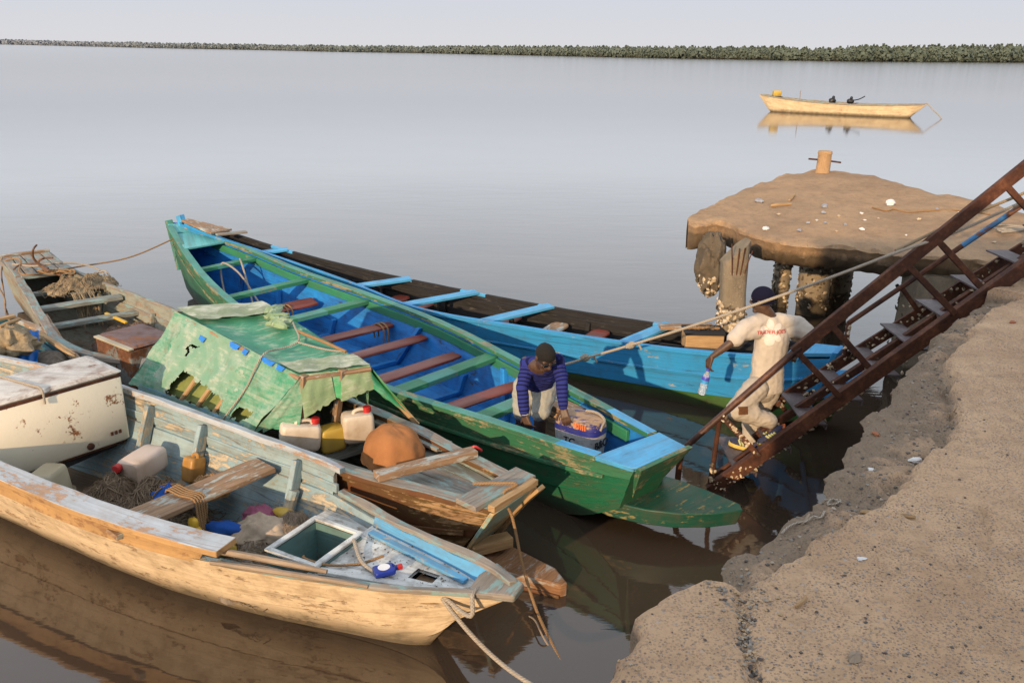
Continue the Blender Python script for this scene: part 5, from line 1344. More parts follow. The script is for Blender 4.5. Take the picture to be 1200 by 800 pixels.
# yellow glove, blue rag below the plank
mb = MB(); c = N.w(2.36, .10, .36); mb.blob(c, (.055, .04, .075), rotz(aN), amp=.2, seed=5); mb.blob(c + V((-.01, 0, .09)), (.04, .035, .05), rotz(aN), amp=.2, seed=6); mb.blob(c + V((.05, -.02, -.04)), (.05, .03, .035), rotz(aN), amp=.2, seed=8)
tag(mb.build('rubber_boot', M['yellow_rub'], smooth=60), 'small yellow rubber boot beside the plank in the cream boat', 'boot')
mb = MB(); mb.blob(N.w(2.28, -.08, .34), (.16, .06, .05), rotz(aN + .3), amp=.3, seed=7); tag(mb.build('rag', M['blue_cloth'], smooth=60), 'dark blue rag under the plank, toward the fish well', 'rag')
cloth_heap('plastic_sheet', N.w(2.86, -.12, .38), (.17, .12, .13), aN + .5, 'blue_cloth', 'royal blue crumpled plastic bundle on the brown net', 'bundle', 8, 5, .5)
bn = [o for o in bpy.data.objects if o.name.startswith('plastic_sheet')][0]
mb = MB(); c = N.w(2.86, -.12, .39)
for k in (-.3, .5): mb.tube([c + rotz(aN + .5 + k) @ V((.15 * math.cos(a), 0, .135 * math.sin(a))) for a in [q * math.pi / 12 for q in range(13)]], .006, 6)
mb.build('cord', M['rope_tan'], bn)
heap('twine', N.w(2.78, -.42, .36), (.16, .11, .11), aN, 'jerry_amber', 'amber bundle of twine between the blue bundle and the far side', 'twine bundle', 40, seed=6, smat='rope_tan', sr=.005)
jerrycan('jerrycan', N.w(3.45, -.33, .45), (.20, .22, .36), frame(-N.n * .9 + UN * .1 + V((0, 0, -.12)), UN) @ Matrix(((0, 0, 1), (0, 1, 0), (-1, 0, 0))) if False else frame(V((0, 0, 1)), N.n * .94 - UN * .2 + V((0, 0, .05))), 'jerry_pink', 'dusty pinkish white jerrycan with red cap lying on the net beside the freezer', 'red_cap', False, (.26, .3))
jerrycan('jerrycan', N.w(3.08, -.52, .42), (.13, .15, .20), rotz(aN) @ Matrix.Rotation(.25, 3, 'X'), 'jerry_amber', 'small amber jerrycan by the far side of the cream boat', None, True)
tb = thing('plastic_tub', 'beige plastic tub lying upside down below the freezer at the left', 'tub', N.w(3.98, .30, .2)); mb = MB(); rbox(mb, N.w(3.86, .22, .41), (.30, .22, .26), rotz(aN - 1.15), .04, 3, taper=.86); mb.build('body', M['grey_tub'], tb, smooth=45)
mb = MB(); rbox(mb, N.w(3.86, .22, .285), (.33, .25, .02), rotz(aN - 1.15), .045, 3); mb.build('rim', M['grey_tub'], tb, smooth=45)
# lashing round the plank
mb = MB(); c = N.w(2.52, .02, .585)
for k in range(5):
    o_ = k * .022 - .04; p = c + N.n * o_
    mb.tube(curve_pts([p + UN * .155 + V((0, 0, -.03)), p + UN * .15 + V((0, 0, .03)), p + N.n * .01 + V((0, 0, .036)), p - UN * .15 + V((0, 0, .03)), p - UN * .16 + V((0, 0, -.06)), p - UN * (.14 + .01 * k) + V((0, 0, -.16 - .03 * k))], 20), .008, 6)
tag(mb.build('lashing', M['rope_tan']), 'cord lashed round the loose plank in the cream boat', 'rope')
# poles and branch on the bow
stick_at(N.w(1.95, .50, .60), N.w(1.02, .22, .55), .022, 'grey driftwood pole resting on the near gunwale and fish well', name='pole', cat='pole')
stick_at(N.w(1.72, .52, .56), N.w(.72, .19, .53), .018, 'longer thin pole lying along the near edge of the white foredeck', name='pole', cat='pole')
stick_at(N.w(1.55, .42, .56), N.w(1.15, .33, .55), .010, 'dark thin stick lying beside the fish well near the gunwale', 'stick')
stick_at(N.w(2.7, .46, .40), N.w(2.1, .34, .3), .012, 'crooked brown stick under the near rail of the cream boat', 'stick')
rope('rope', [N.w(1.15, -.20, .535), N.w(.95, -.05, .50), N.w(.6, .02, .505), N.w(.25, -.05, .53), N.w(.1, -.1, .58), N.w(.08, .0, .60), N.w(.05, .06, .50), at(517, 697, .52), at(545, 735, .40), at(585, 775, .25), at(625, 803, .22), at(680, 830, .35)], .014, 'rope_pale', 'pale mooring rope running from the cream boat bow towards the camera', n=90)
rope('rope', [N.w(1.5, .05, .30), N.w(1.45, -.02, .40), N.w(1.38, .05, .46), N.w(1.22, .12, .52), N.w(1.1, .08, .51), N.w(.98, -.05, .49), N.w(.9, -.2, .49)], .009, 'rope_tan', 'cord spilling out of the fish well onto the white deck', n=50)
bt = thing('detergent_bottle', 'small blue bottle with red cap lying on the white foredeck', 'bottle', N.w(.68, -.12, .5))
Rb = frame(at(470, 665, .5) - at(440, 672, .5), (0, 0, 1)); c = at(450, 668, .535)
mb = MB(); rbox(mb, c, (.05, .105, .13), frame(V((0, 0, 1)), Rb @ V((1, 0, 0))), .022, 4); mb.build('body', M['bottle_blue'], bt, smooth=60)
mb = MB(); mb.lathe([(.035, .06), (.018, .078), (.016, .09)], c, Rb @ V((1, 0, 0)), 14); mb.build('neck', M['bottle_blue'], bt)
mb = MB(); mb.lathe([(.019, .085), (.02, .118), (.012, .122), (.001, .122)], c, Rb @ V((1, 0, 0)), 14); mb.build('cap', M['red_cap'], bt)
mb = MB(); q = frame(V((0, 0, 1)), Rb @ V((1, 0, 0)))
lab = [c + q @ V((.0265, .036 * math.cos(a), .04 * math.sin(a))) for a in [k * math.pi / 8 for k in range(16)]]; mb.poly(lab, q @ V((-.002, 0, 0))); mb.build('label', M['label_white'], bt, recalc=True)
random.seed(14); mb = MB()
for k in range(150):
    s = random.uniform(.3, 1.2); d = lerp(-N.g(s, 2) * .8, N.g(s, 2) * .8, random.random()) + N.g(s, 1)
    pebble(mb, V(N.w(s, d, 1.3)), random.choice((.004, .006, .009)), random.choice((0, 1)))
for i, v in enumerate(mb.v): mb.v[i] = V((v.x, v.y, v.z - 1.3 + dkz + .03 * (1 - ((v - N.A).dot(UN)) / 1.2) + .004))
tag(mb.build('deck_dirt', [M['net_brown'], M['stick']], smooth=0), 'crumbs of dirt and dry weed scattered on the white foredeck', 'dirt', kind='stuff')

# --- things in the brown boat
heap_ = cloth_heap('covered_engine', K.w(1.23, -.08, .57), (.27, .24, .28), math.atan2(UK.y, UK.x), 'brown_cloth', 'rounded load under a russet brown cloth on the brown boat', 'covered load', 11, 9, .10)
jerrycan('jerrycan', K.w(1.93, .28, .69), (.32, .17, .22), frame(UK * .55 + K.n * .83 + V((0, 0, .12))), 'jerry_white', 'white jerrycan with red cap, nearest to the tarpaulin wall on the brown boat', 'red_cap', True, (-.36, 0))
jerrycan('jerrycan', K.w(1.70, -.14, .69), (.26, .17, .24), frame(UK * .55 + K.n * .83), 'jerry_white', 'white jerrycan with red cap standing just behind the russet covered load', 'red_cap', True, (-.32, 0))
jerrycan('jerrycan', K.w(1.82, .05, .62), (.22, .16, .2), frame(UK * .3 + K.n * .9), 'jerry_yellow', 'yellow cut-down can between the two white jerrycans', None, False)
mb = MB(); mb.tube(curve_pts([K.w(.58, -.40, .70), K.w(.62, -.36, .74), K.w(.66, -.34, .70)], 8), .012, 6); tag(mb.build('float', M['red_cap']), 'little red float at the far end of the cross plank on the brown boat', 'float')
rope('rope', [K.w(.28, .08, .715), K.w(.12, -.02, .73), K.w(.0, -.08, .735), at(590, 577, .70), at(600, 605, .52), at(612, 660, .22), at(627, 710, .03), at(645, 750, .0), at(672, 803, -.02)], .011, 'rope_tan', 'tan mooring line hanging from the brown boat stern into the water', n=70)
mb = MB(); mb.tube(curve_pts([at(616, 720, -.05), at(628, 728, .06), at(636, 745, .04), at(650, 768, -.06)], 14), [.006] * 14, 6); tag(mb.build('twig', M['stick']), 'dark twig sticking out of the water beside the tan mooring line', 'twig')

# --- green boat: outboard, boards, can, rope
aG = math.atan2(UG.y, UG.x)
ob = thing('outboard_motor', 'old outboard motor with white and dark blue cowling, tilted inside the green boat', 'outboard motor', at(680, 508, .45))
c = at(681, 507, .60); mx_ = frame((at(708, 516, .6) - at(655, 498, .6)))   # long axis in the picture, left to right
CW = Matrix((mx_.col[0], mx_.col[1], mx_.col[2])).transposed()
def cowl(name, z0, z1, k0, k1, mat, parent, dome=False, grow=0):
    mb = MB(); P = []
    lv = [(z0, k0), (lerp(z0, z1, .5), lerp(k0, k1, .5)), (z1, k1)]
    if dome: lv = [(z0, k0), (lerp(z0, z1, .5), k0 * .985), (lerp(z0, z1, .8), lerp(k0, k1, .45)), (z1 - .004, k1 * .8), (z1, k1 * .5), (z1, .02)]
    for z, k in lv:
        row = []
        for q in range(28):
            a = 2 * math.pi * q / 28; x = math.copysign(abs(math.cos(a)) ** .5, math.cos(a)); y = math.copysign(abs(math.sin(a)) ** .5, math.sin(a))
            row.append(c + CW @ V((x * (.21 + grow) * k, y * (.145 + grow) * k * (1 - .12 * x), z)))
        P.append(row)
    mb.grid(P, closed=True, caps=True, flip=True)
    return mb.build(name, M[mat], parent, smooth=40)
M['cowl_white'] = paint('scuffed_white_cowl', (.5, .5, .5), (.3, .22, .15), .2, .5, .4, coord='Object')
M['cowl_blue'] = paint('scuffed_blue_cowl', (.02, .03, .22), (.3, .24, .2), .22, .3, .4, coord='Object')
M['cowl_tan'] = paint('bare_tan_cowl', (.42, .27, .16), (.5, .45, .4), .3, .4, .6, coord='Object')
M['cowl_top'] = paint('peeling_top_cowl', (.03, .035, .2), (.42, .28, .17), .6, .35, .5, coord='Object', gs=(8, 30))
cowl('lower_cowl', -.17, .045, .93, 1.0, 'cowl_white', ob)
cowl('cowl_band', .045, .095, 1.012, 1.0, 'cowl_blue', ob)
tc_ = cowl('top_cowl', .095, .165, .985, .86, 'cowl_top', ob, True)
mb = MB(); P = []
for i in range(11):
    x = lerp(-.2, .16, i / 10); P.append([c + CW @ V((x, y, .168 - .016 * abs(y / .1) ** 2 - (.028 if i in (0, 10) else 0) + .004 * nz((x * 20, y * 20, 1)))) for y in (-.118, -.06, 0, .06, .1)])
mb.grid(P); mb.build('bare_patch', M['cowl_tan'], ob, smooth=60)
mb = MB()
mb.tube(curve_pts([c + CW @ V(q) for q in ((-.02, .09, .17), (.06, .105, .175), (.13, .09, .17), (.19, .06, .15), (.205, .0, .12), (.21, -.03, .09))], 20), .012, 6); mb.build('starter_cord', M['rope_pale'], ob)
mb = MB(); mb.lathe([(.06, -.36), (.075, -.2), (.12, -.16)], c, CW @ V((0, 0, 1)), 14); mb.build('leg', M['black_plastic'], ob)
mb = MB(); mb.bar(c + CW @ V((.12, 0, -.16)), c + CW @ V((.3, .02, -.26)), .09, .08, (0, 0, 1), 3); mb.build('bracket', M['black_plastic'], ob, bevel=.01)
def text_obj(txt, size, mat, name, parent, place, ext=.0015, shear=0.0):
    cu = bpy.data.curves.new('lettering', 'FONT'); cu.body = txt; cu.size = size; cu.align_x = 'CENTER'; cu.align_y = 'CENTER'; cu.extrude = ext; cu.offset = size * .018; cu.shear = shear
    tmp = bpy.data.objects.new('lettering', cu); COL.objects.link(tmp)
    dg = bpy.context.evaluated_depsgraph_get(); me = bpy.data.meshes.new_from_object(tmp.evaluated_get(dg))
    bpy.data.objects.remove(tmp)
    bm = bmesh.new(); bm.from_mesh(me); bmesh.ops.triangulate(bm, faces=bm.faces)
    for _ in range(1): bmesh.ops.subdivide_edges(bm, edges=[e for e in bm.edges if e.calc_length() > size * .3], cuts=1)
    o0 = V(parent.location)
    pp = parent.parent
    while pp is not None: o0 = o0 + V(pp.location); pp = pp.parent
    for v in bm.verts: v.co = place(v.co.x, v.co.y, v.co.z) - o0
    bmesh.ops.recalc_face_normals(bm, faces=bm.faces)
    bm.to_mesh(me); bm.free(); me.materials.clear(); me.materials.append(mat)
    o = bpy.data.objects.new(name, me); COL.objects.link(o); o.parent = parent
    return o
M['ink'] = plain('black_ink', (.02, .02, .02), .6, .1)
M['ink_red'] = plain('faded_red_ink', (.42, .03, .04), .8, .15)
M['ink_orange'] = plain('orange_sticker', (.6, .15, .04), .6, .2)
# side letters face the camera: local -y side of the cowling
sy = -1 if (CW @ V((0, -1, 0))).y < 0 else 1
def side_place(x0, z0):
    def f(x, y, z):
        xx = x0 + x
        return c + CW @ V((xx, sy * (.145 * (1 - .12 * xx / .21) * .975 + .003 + z), z0 + y))
    return f
text_obj('TC', .085, M['ink'], 'lettering', ob, side_place(-.02, -.03))
def end_place(y0, z0):
    def f(x, y, z): return c + CW @ V((.21 * .975 + .004 + z, y0 - sy * x, z0 + y))
    return f
text_obj('B&O', .10, M['ink'], 'lettering', ob, end_place(-.0, -.04))
mb = MB()
for k in range(6): mb.box(c + CW @ V((.02 + .022 * k, sy * .134, .125)), (.012, .012, .045), CW)
mb.build('sticker', M['ink_orange'], ob)
# boards leaning by the far side
Rg = rotz(aG)
for k, (dz_, mt, lb_) in enumerate(((0, 'raw_wood', 'bottom board of the small stack behind the bending man'), (.06, 'raw_wood', 'middle board of the small stack behind the bending man'), (.12, 'brown_wood', 'grey brown top board of the small stack behind the bending man'))):
    c = G.w(1.42, -.28, .50 + dz_)
    mb = MB(); mb.bar(c - UG * .20 + G.n * .03 * k, c + UG * .22 - V((0, 0, .02)) + G.n * .02, .30 - .04 * k, .045, (0, .1, 1), 5, .004)
    tag(mb.build('board', M[mt], bevel=.004), lb_, 'board')
mb = MB(); c = G.w(1.42, -.30, .30); mb.box(c, (.36, .26, .30), Rg); tag(mb.build('wooden_block', M['raw_wood'], bevel=.01), 'squared timber block under the small board stack in the green boat', 'timber block')
mb = MB(); rbox(mb, G.w(1.95, .34, .26), (.22, .14, .2), rotz(aG), .03, 3); tag(mb.build('fuel_can', M['red_cap'], smooth=45), 'red fuel can on the floor of the green boat by the near side', 'fuel can')
rope('hose', [G.w(1.7, .26, .2), G.w(1.3, .2, .15), G.w(1.1, .28, .25), G.w(.95, .2, .45)], .012, 'black_plastic', 'black fuel hose running to the outboard motor', 'hose', 30)
rope('rope', [G.w(7.85, .0, .80), G.w(7.6, .08, .78), G.w(7.45, .1, .6), G.w(7.2, .15, .35), G.w(6.9, .25, .15), G.w(7.1, .3, .12), G.w(7.5, .35, .2), G.w(7.76, .3, .8), G.w(7.5, .2, .72), G.w(7.2, .1, .4), G.w(6.75, .2, .3), G.w(6.5, .35, .2)], .013, 'rope_pale', 'pale rope looped over the foremost bench of the green boat', n=90)
rope('rope', [G.w(9.3, .34, .92), at(150, 302, .72), at(95, 312, .68), at(30, 322, .72), Y.w(.25, -.3, .72), Y.w(.2, -.4, .70), Y.w(.0, -.45, .5), Y.w(-.05, -.46, .2), at(9, 395, -.05)], .011, 'rope_tan', 'thin orange rope stretched from the green boat bow to the grey boat', n=110)
rope('rope', [Y.w(.1, -.42, .74), Y.w(-.02, -.5, .5), Y.w(.0, -.52, .3), Y.w(.15, -.5, .1), Y.w(.2, -.55, -.1)], .012, 'stick', 'dark frayed rope hanging from the grey boat end', n=30)
ya = atY(1050, 296, YN - .06); yb_ = atY(1200, 236, 6.95)
mid = [G.w(2.05, -.68, .71), G.w(1.95, -.66, .74)]
m0 = mid[-1]
rp = [mid[0], m0] + [m0.lerp(ya, f) - V((0, 0, .05 * 4 * f * (1 - f))) for f in (.15, .3, .45, .6, .75, .9)] + [ya, ya.lerp(yb_, .5) - V((0, 0, .03)), yb_, yb_ + (yb_ - ya) * .4]
rope('rope', rp, .0125, 'rope_pale', 'long mooring rope rising from the green boat across the gangway rail', n=140)
r_ = [o for o in bpy.data.objects if o.get('label', '').startswith('long mooring rope')][0]
for f in (.11, .26):
    i = 2 + int(f * 7); c = m0.lerp(ya, f) - V((0, 0, .05 * 4 * f * (1 - f))); mb = MB()
    for k in range(3): mb.blob(c + V((random.uniform(-.03, .03), 0, random.uniform(-.015, .015))), (.035, .026, .028), amp=.3, seed=k)
    mb.tube(curve_pts([c, c + V((.06, 0, .02)), c + V((.1, -.01, -.04))], 6), .01, 6); mb.build('knot', M['rope_pale'], r_)
rope('rope', [ya + V((.0, .015, .012)), ya.lerp(yb_, .5) + V((0, .03, .05)), yb_ + V((0, .03, .06)), yb_ + (yb_ - ya) * .4 + V((0, 0, .1))], .013, 'rope', 'second darker rope strand beside the mooring rope at the top of the gangway', n=40)

# --- blue boat: box and plank seat
wb = thing('wooden_box', 'orange wooden box with dark top at the stern end of the blue boat', 'box', B.w(1.2, -.42, .45)); aB = math.atan2(UB.y, UB.x)
c = at(823, 398, .62); Rw = rotz(-.03)
mb = MB(); mb.box(c, (.42, .3, .2), Rw); mb.build('body', M['raw_wood'], wb, bevel=.01)
mb = MB(); mb.box(c + V((0, 0, .112)), (.44, .32, .025), Rw); mb.build('lid', M['black_in'], wb, bevel=.005)
mb = MB()
for k in range(7): mb.blob(c + V((-.15 + .05 * k, .03 * nz((k, 1, 1)), .14)), (.035, .03, .02), amp=.4, seed=k)
tag(mb.build('rope_heap', M['rope_tan']), 'short heap of rope on top of the orange wooden box', 'rope')
c = at(806, 384, .68); mb = MB(); mb.bar(c - V((.32, -.02, 0)), c + V((.3, .06, 0)), .13, .04, (0, 0, 1), 5, .005); tag(mb.build('board', M['brown_wood'], bevel=.005), 'tan board laid across behind the orange wooden box in the blue boat', 'board')
mb = MB(); mb.tube(curve_pts([B.w(2.0, -.1, .6), B.w(1.6, -.3, .55), B.w(1.2, -.35, .52)], 10), .016, 8); tag(mb.build('oar', M['black_in']), 'dark pole lying in the blue boat beside the last cross plank', 'pole')

# --- grey boat: grapnel, nets, rusty chest, tool
gr = thing('grapnel_anchor', 'rusty iron grapnel anchor with bent prongs on the grey boat foredeck', 'anchor', Y.w(.8, .0, .68))
pr = [[at(58, 318, .80), at(48, 312, .82), at(40, 304, .92), at(39, 292, 1.08), at(43, 287, 1.12)],
      [at(56, 316, .80), at(45, 306, .86), at(50, 303, .9), at(62, 302, .92)],
      [at(56, 315, .78), at(40, 309, .76), at(22, 311, .74), at(16, 316, .72)],
      [at(56, 318, .76), at(70, 322, .72), at(82, 328, .70)]]
for k, l in enumerate(pr):
    mb = MB(); mb.tube(curve_pts(l, 14), [lerp(.022, .012, q / 13) for q in range(14)], 8); mb.build('shank' if k == 3 else 'prong', M['anchor_iron'], gr)
mb = MB(); c = at(62, 320, .74)
for k in range(7): mb.tube([c + V((.10 * math.cos(a * .5) + .05 * k - .1, .05 * math.sin(a * .5), .02 + .02 * math.sin(a + k))) for a in range(14)], .012, 6)
tag(mb.build('rope_coil', M['rope_tan']), 'orange rope wound round the anchor on the grey boat', 'rope')
heap('fishing_net', Y.w(1.95, .1, .56), (.32, .48, .13), math.atan2(UY.y, UY.x), 'net_tan', 'tan tangled net heaped over the cross beams of the grey boat', 'fishing net', 260, seed=9, smat='rope', loops=7, sr=.003, amp=.8)
random.seed(3); mb = MB()
for k in range(42):
    x0 = random.uniform(-.12, .14); p = Y.w(2.35 + random.uniform(-.04, .08), x0, .62)
    mb.tube(curve_pts([p, p + UY * .15 + V((random.uniform(-.03, .03), 0, -.12)), p + UY * .22 + V((random.uniform(-.06, .03), 0, -.3 - random.random() * .12))], 8), .006, 5)
tag(mb.build('fishing_net', M['net_tan']), 'end of the tan net hanging down inside the grey boat', 'fishing net')
heap('fishing_net', Y.w(3.5, .2, .16), (.55, .42, .2), math.atan2(UY.y, UY.x), 'rusty_lid', 'reddish brown net lying on the grey boat floor behind the rusty chest', 'fishing net', 200, seed=12, smat='net_strand', sr=.002)
mb = MB(); mb.bar(at(124, 367, .44), at(148, 378, .40), .04, .025, (0, 0, 1), 2); tag(mb.build('batten', M['yellow_rub'], bevel=.004), 'yellow batten lying on the reddish net in the grey boat', 'batten')
rc = thing('rusty_chest', 'rusted metal chest with mauve lid at the end of the grey boat, beside the tarpaulin', 'chest', Y.w(4.6, 0, .2))
q0, q1, q2, q3 = at(119, 391, .80), at(144, 411, .80), at(199, 396, .80), at(172, 377, .80)
ux_ = (q2 - q1).normalized(); Rr = frame(ux_); cc = (q0 + q1 + q2 + q3) / 4; dx, dy = ((q2 - q1).length + (q3 - q0).length) / 2, (q1 - q0).length
mb = MB(); rbox(mb, V((cc.x, cc.y, .53)), (dx, dy, .50), Rr, .02, 2); mb.build('body', M['rusty_box'], rc, smooth=40)
mb = MB(); rbox(mb, V((cc.x, cc.y, .79)) + Rr @ V((.03, 0, 0)), (dx * .94, dy * 1.02, .04), Rr, .02, 2); mb.build('lid', M['rusty_lid'], rc, smooth=40)
mb = MB(); mb.box(V((cc.x, cc.y, .785)) + Rr @ V((-dx / 2 + .015, 0, 0)), (.06, dy * 1.0, .02), Rr); mb.build('hinge_plate', M['grey_tub'], rc, bevel=.004)
rope('rope', [Y.w(1.6, .45, .66), Y.w(1.75, .5, .7), Y.w(1.9, .52, .62), Y.w(1.7, .56, .5), Y.w(1.5, .5, .66), Y.w(1.3, .3, .75), Y.w(1.2, .0, .78), Y.w(1.1, -.2, .76), Y.w(.6, -.4, .72)], .014, 'rope_pale', 'pale rope looped over the tan net on the grey boat', n=60)

# --- teal boat at the edge
cloth_heap('dried_net', at(14, 408, .70), (.26, .24, .24), 0, 'net_tan', 'stiff tan bundle of dried net and weed at the left edge on the teal boat', 'net bundle', 21, 9, .5)
bt_ = at(30, 395, .82)
sheet('blue_tarpaulin', (at(4, 384, .90), at(46, 388, .84), at(44, 432, .52), at(18, 440, .50)), 24, 30, 'blue_tarp', None, .05, 0, seed=31, edge=.09)
tag([o for o in bpy.data.objects if o.name == 'blue_tarpaulin'][0], 'bright blue torn tarpaulin strip hanging in the teal boat', 'tarpaulin')
stick_at(at(0, 385, .92), at(24, 376, .92), .02, 'orange pole across the top of the dried net at the left edge', 'raw_wood', 'pole', 'pole')
mb = MB(); mb.blob(at(62, 424, .5), (.28, .16, .1), rotz(-.7), amp=.25, seed=8); tag(mb.build('sack', M['net_grey'], smooth=60), 'grey sack behind the freezer in the teal boat', 'sack')
for k in range(2): stick_at(at(36, 386 + k * 3, .68), at(88, 418 + k * 3, .66), .022, ('upper' if k == 0 else 'lower') + ' of two brown poles laid along the teal boat rail', 'raw_wood', 'pole', 'pole')

# --- distant boat
mb = MB(); rbox(mb, D_.pt(8.75, .3, 1.12), (.5, .4, .34), rotz(0), .06, 3); tag(mb.build('plastic_drum', M['jerry_yellow']), 'pale yellow drum near the left end of the distant boat', 'drum')
for k, (s, r) in enumerate(((5.3, .17), (4.25, .17))):
    c = D_.pt(s, .35, .82); mb = MB(); mb.blob(c, (.22, .18, .16), amp=.2, seed=k); mb.blob(c + V((.05, 0, .19)), (.09, .09, .10), amp=.1, seed=k + 3)
    if k: mb.tube(curve_pts([c + V((.1, 0, .05)), c + V((.5, 0, .12)), c + V((.85, .0, .3))], 8), .035, 6)
    tag(mb.build('dark_bundle', M['black_plastic']), ('dark humped bundle with a pole end, right of two in the distant boat' if k else 'smaller dark bundle, left of two in the distant boat'), 'bundle')
rope('rope', [D_.pt(.05, 0, .9), D_.w(-.35, 0, .5), D_.w(-.7, -.1, .2), D_.w(-.95, -.2, -.1)], .03, 'rope_pale', 'pale anchor rope dropping from the right end of the distant boat', n=14)

# --- litter on the quay
M['brick'] = plain('brick_red', (.32, .12, .06), .9, .3)
def q_at(px, py, z=1.82):
    p = at(px, py, z); h = on_quay(p.x, p.y); p = at(px, py, h if h > 1.4 else z); p.z = on_quay(p.x, p.y) if on_quay(p.x, p.y) > 1.4 else z; return p
rope('rope', [q_at(*q) + V((0, 0, .012)) for q in ((915, 630), (922, 622), (933, 616), (944, 614), (953, 608), (960, 609), (966, 602))], .005, 'rope_pale', 'pale rope end trailing over the broken lip of the quay', n=40)
rope('rope', [q_at(*q) + V((0, 0, .01)) for q in ((966, 588), (974, 584), (984, 586), (980, 592), (970, 593), (976, 587), (986, 590))], .004, 'rope_pale', 'tangled scrap of white string on the crumbling quay ledge', 'string', 40)
stick_at(q_at(1009, 602), q_at(1072, 608), .010, 'thin orange stick in the long crack of the quay', 'raw_wood')
stick_at(q_at(932, 713), q_at(944, 700), .007, 'little orange splinter on the quay slab right of the shell filled crack', 'raw_wood')
stick_at(q_at(940, 616), q_at(950, 596), .008, 'short grey broken stick poking up at the quay edge', 'stick')
def qpat(px, py, r, label, mat, name, cat, fl=.35):
    c = q_at(px, py); mb = MB(); mb.blob(c + V((0, 0, r * fl * .5)), (r, r * .6, r * fl), rotz(px * .7), 10, 6, .4, 1.5, px); return tag(mb.build(name, M[mat]), label, cat)
qpat(1073, 539, .035, 'crumpled shiny scrap in the quay crack', 'litter_white', 'plastic_scrap', 'litter')
qpat(1021, 551, .022, 'small white shell on the quay ledge', 'litter_white', 'shell', 'shell')
qpat(1026, 510, .026, 'orange brick chip on the quay ledge near the water', 'brick', 'brick_chip', 'brick chip')
qpat(1186, 379, .03, 'orange brick chip on the quay slab near the gangway', 'brick', 'brick_chip', 'brick chip')
qpat(1002, 770, .032, 'pale fibrous husk lying on the quay slab in the foreground', 'stick', 'husk', 'husk', .3)
qpat(1010, 654, .02, 'tiny white scrap in the middle of the quay slab', 'litter_white', 'paper_scrap', 'litter', .2)
# ================================================================ PEOPLE
def cap(mb, a, b, ra, rb, flat=1.0, axis=None, n=14):
    """tapered capsule; flat squeezes it along the direction perpendicular to axis"""
    a, b = V(a), V(b); d = (b - a); L = d.length
    t = d.normalized() if L > 1e-6 else V((0, 0, 1))
    x = V(axis) if axis is not None else t.orthogonal()
    x = (x - t * x.dot(t)).normalized(); y = t.cross(x); P = []
    for k in range(5):
        an = math.pi / 2 * k / 4; r = ra * math.sin(an); o = -ra * math.cos(an)
        P.append((a + t * o, max(r, 1e-4)))
    for k in range(5):
        an = math.pi / 2 * k / 4; r = rb * math.cos(an); o = rb * math.sin(an)
        P.append((b + t * o, max(r, 1e-4)))
    mb.grid([[c + (x * math.cos(2*math.pi*k/n) + y * math.sin(2*math.pi*k/n) * flat) * r for k in range(n)] for c, r in P], closed=True, caps=True, flip=True)
def chain(mb, pts, rad, flat=1.0, axis=None):
    for i in range(len(pts) - 1): cap(mb, pts[i], pts[i + 1], rad[i], rad[i + 1], flat, axis)
def ell(mb, c, r, Rm): mb.blob(c, r, Rm, 18, 12, 0.0)
def fuse(mb, name, mats, parent, voxel=.007, smooth=4, wr=None, attr=None, loc=None):
    """one continuous surface over the overlapping pieces"""
    o = mb.build('lump', [], None, loc=(0, 0, 0), smooth=0)
    m = o.modifiers.new('r', 'REMESH'); m.mode = 'VOXEL'; m.voxel_size = voxel
    m2 = o.modifiers.new('s', 'SMOOTH'); m2.factor = .5; m2.iterations = smooth
    dg = bpy.context.evaluated_depsgraph_get(); me = bpy.data.meshes.new_from_object(o.evaluated_get(dg))
    bpy.data.objects.remove(o)
    o0 = V(parent.location) if parent is not None else V(loc)
    nrm = [v.normal.copy() for v in me.vertices]; vals = []
    for v, n_ in zip(me.vertices, nrm):
        p = v.co.copy()
        if attr: vals.append(attr(p))
        if wr: p = p + n_ * wr(p)
        v.co = p - o0
    if attr:
        at_ = me.attributes.new('along', 'FLOAT', 'POINT'); at_.data.foreach_set('value', vals)
    me.materials.clear()
    for mm in mats: me.materials.append(mm)
    me.polygons.foreach_set('use_smooth', [True] * len(me.polygons)); me.update()
    ob_ = bpy.data.objects.new(name, me); COL.objects.link(ob_); ob_.parent = parent
    return ob_
def hand(mb, w, d, nrm, sg, curl=.6, sc=1.0, thumb=.5):
    """palm, four fingers of different lengths and a thumb; d = direction of the hand, nrm = back of the hand, sg = +1 thumb on the +side"""
    w, d, nrm = V(w), V(d).normalized(), V(nrm); nrm = (nrm - d * nrm.dot(d)).normalized(); s = d.cross(nrm) * sg
    k0 = w + d * .085 * sc
    for x in (-.026, -.009, .009, .027): cap(mb, w + s * x * .6 * sc + d * .012, k0 + s * x * sc, .017 * sc, .0125 * sc, .9)
    for i, (x, ln) in enumerate(((.031, .072), (.0105, .082), (-.0105, .076), (-.031, .060))):
        p = k0 + s * x * sc + d * .004; a = curl * .5; rr = (.0095, .0088, .008, .0072)
        for q in range(3):
            a += curl * (.75, .8, .5)[q] if q else 0
            dd = (d * math.cos(a) - nrm * math.sin(a) + s * x * 2.2).normalized(); l2 = ln * sc * (.45, .32, .26)[q]
            cap(mb, p, p + dd * l2, rr[q] * sc, rr[q + 1] * sc); p = p + dd * l2
    p = w + s * .026 * sc + d * .025 * sc
    for q in range(3):
        dd = (s * (1 - thumb * (.25 + .4 * q)) + d * (.75 + .1 * q) - nrm * (.35 + .25 * q * thumb)).normalized(); l2 = (.042, .034, .028)[q] * sc
        cap(mb, p, p + dd * l2, (.0135, .0115, .010, .0085)[q] * sc, (.0115, .010, .0085)[q] * sc); p = p + dd * l2
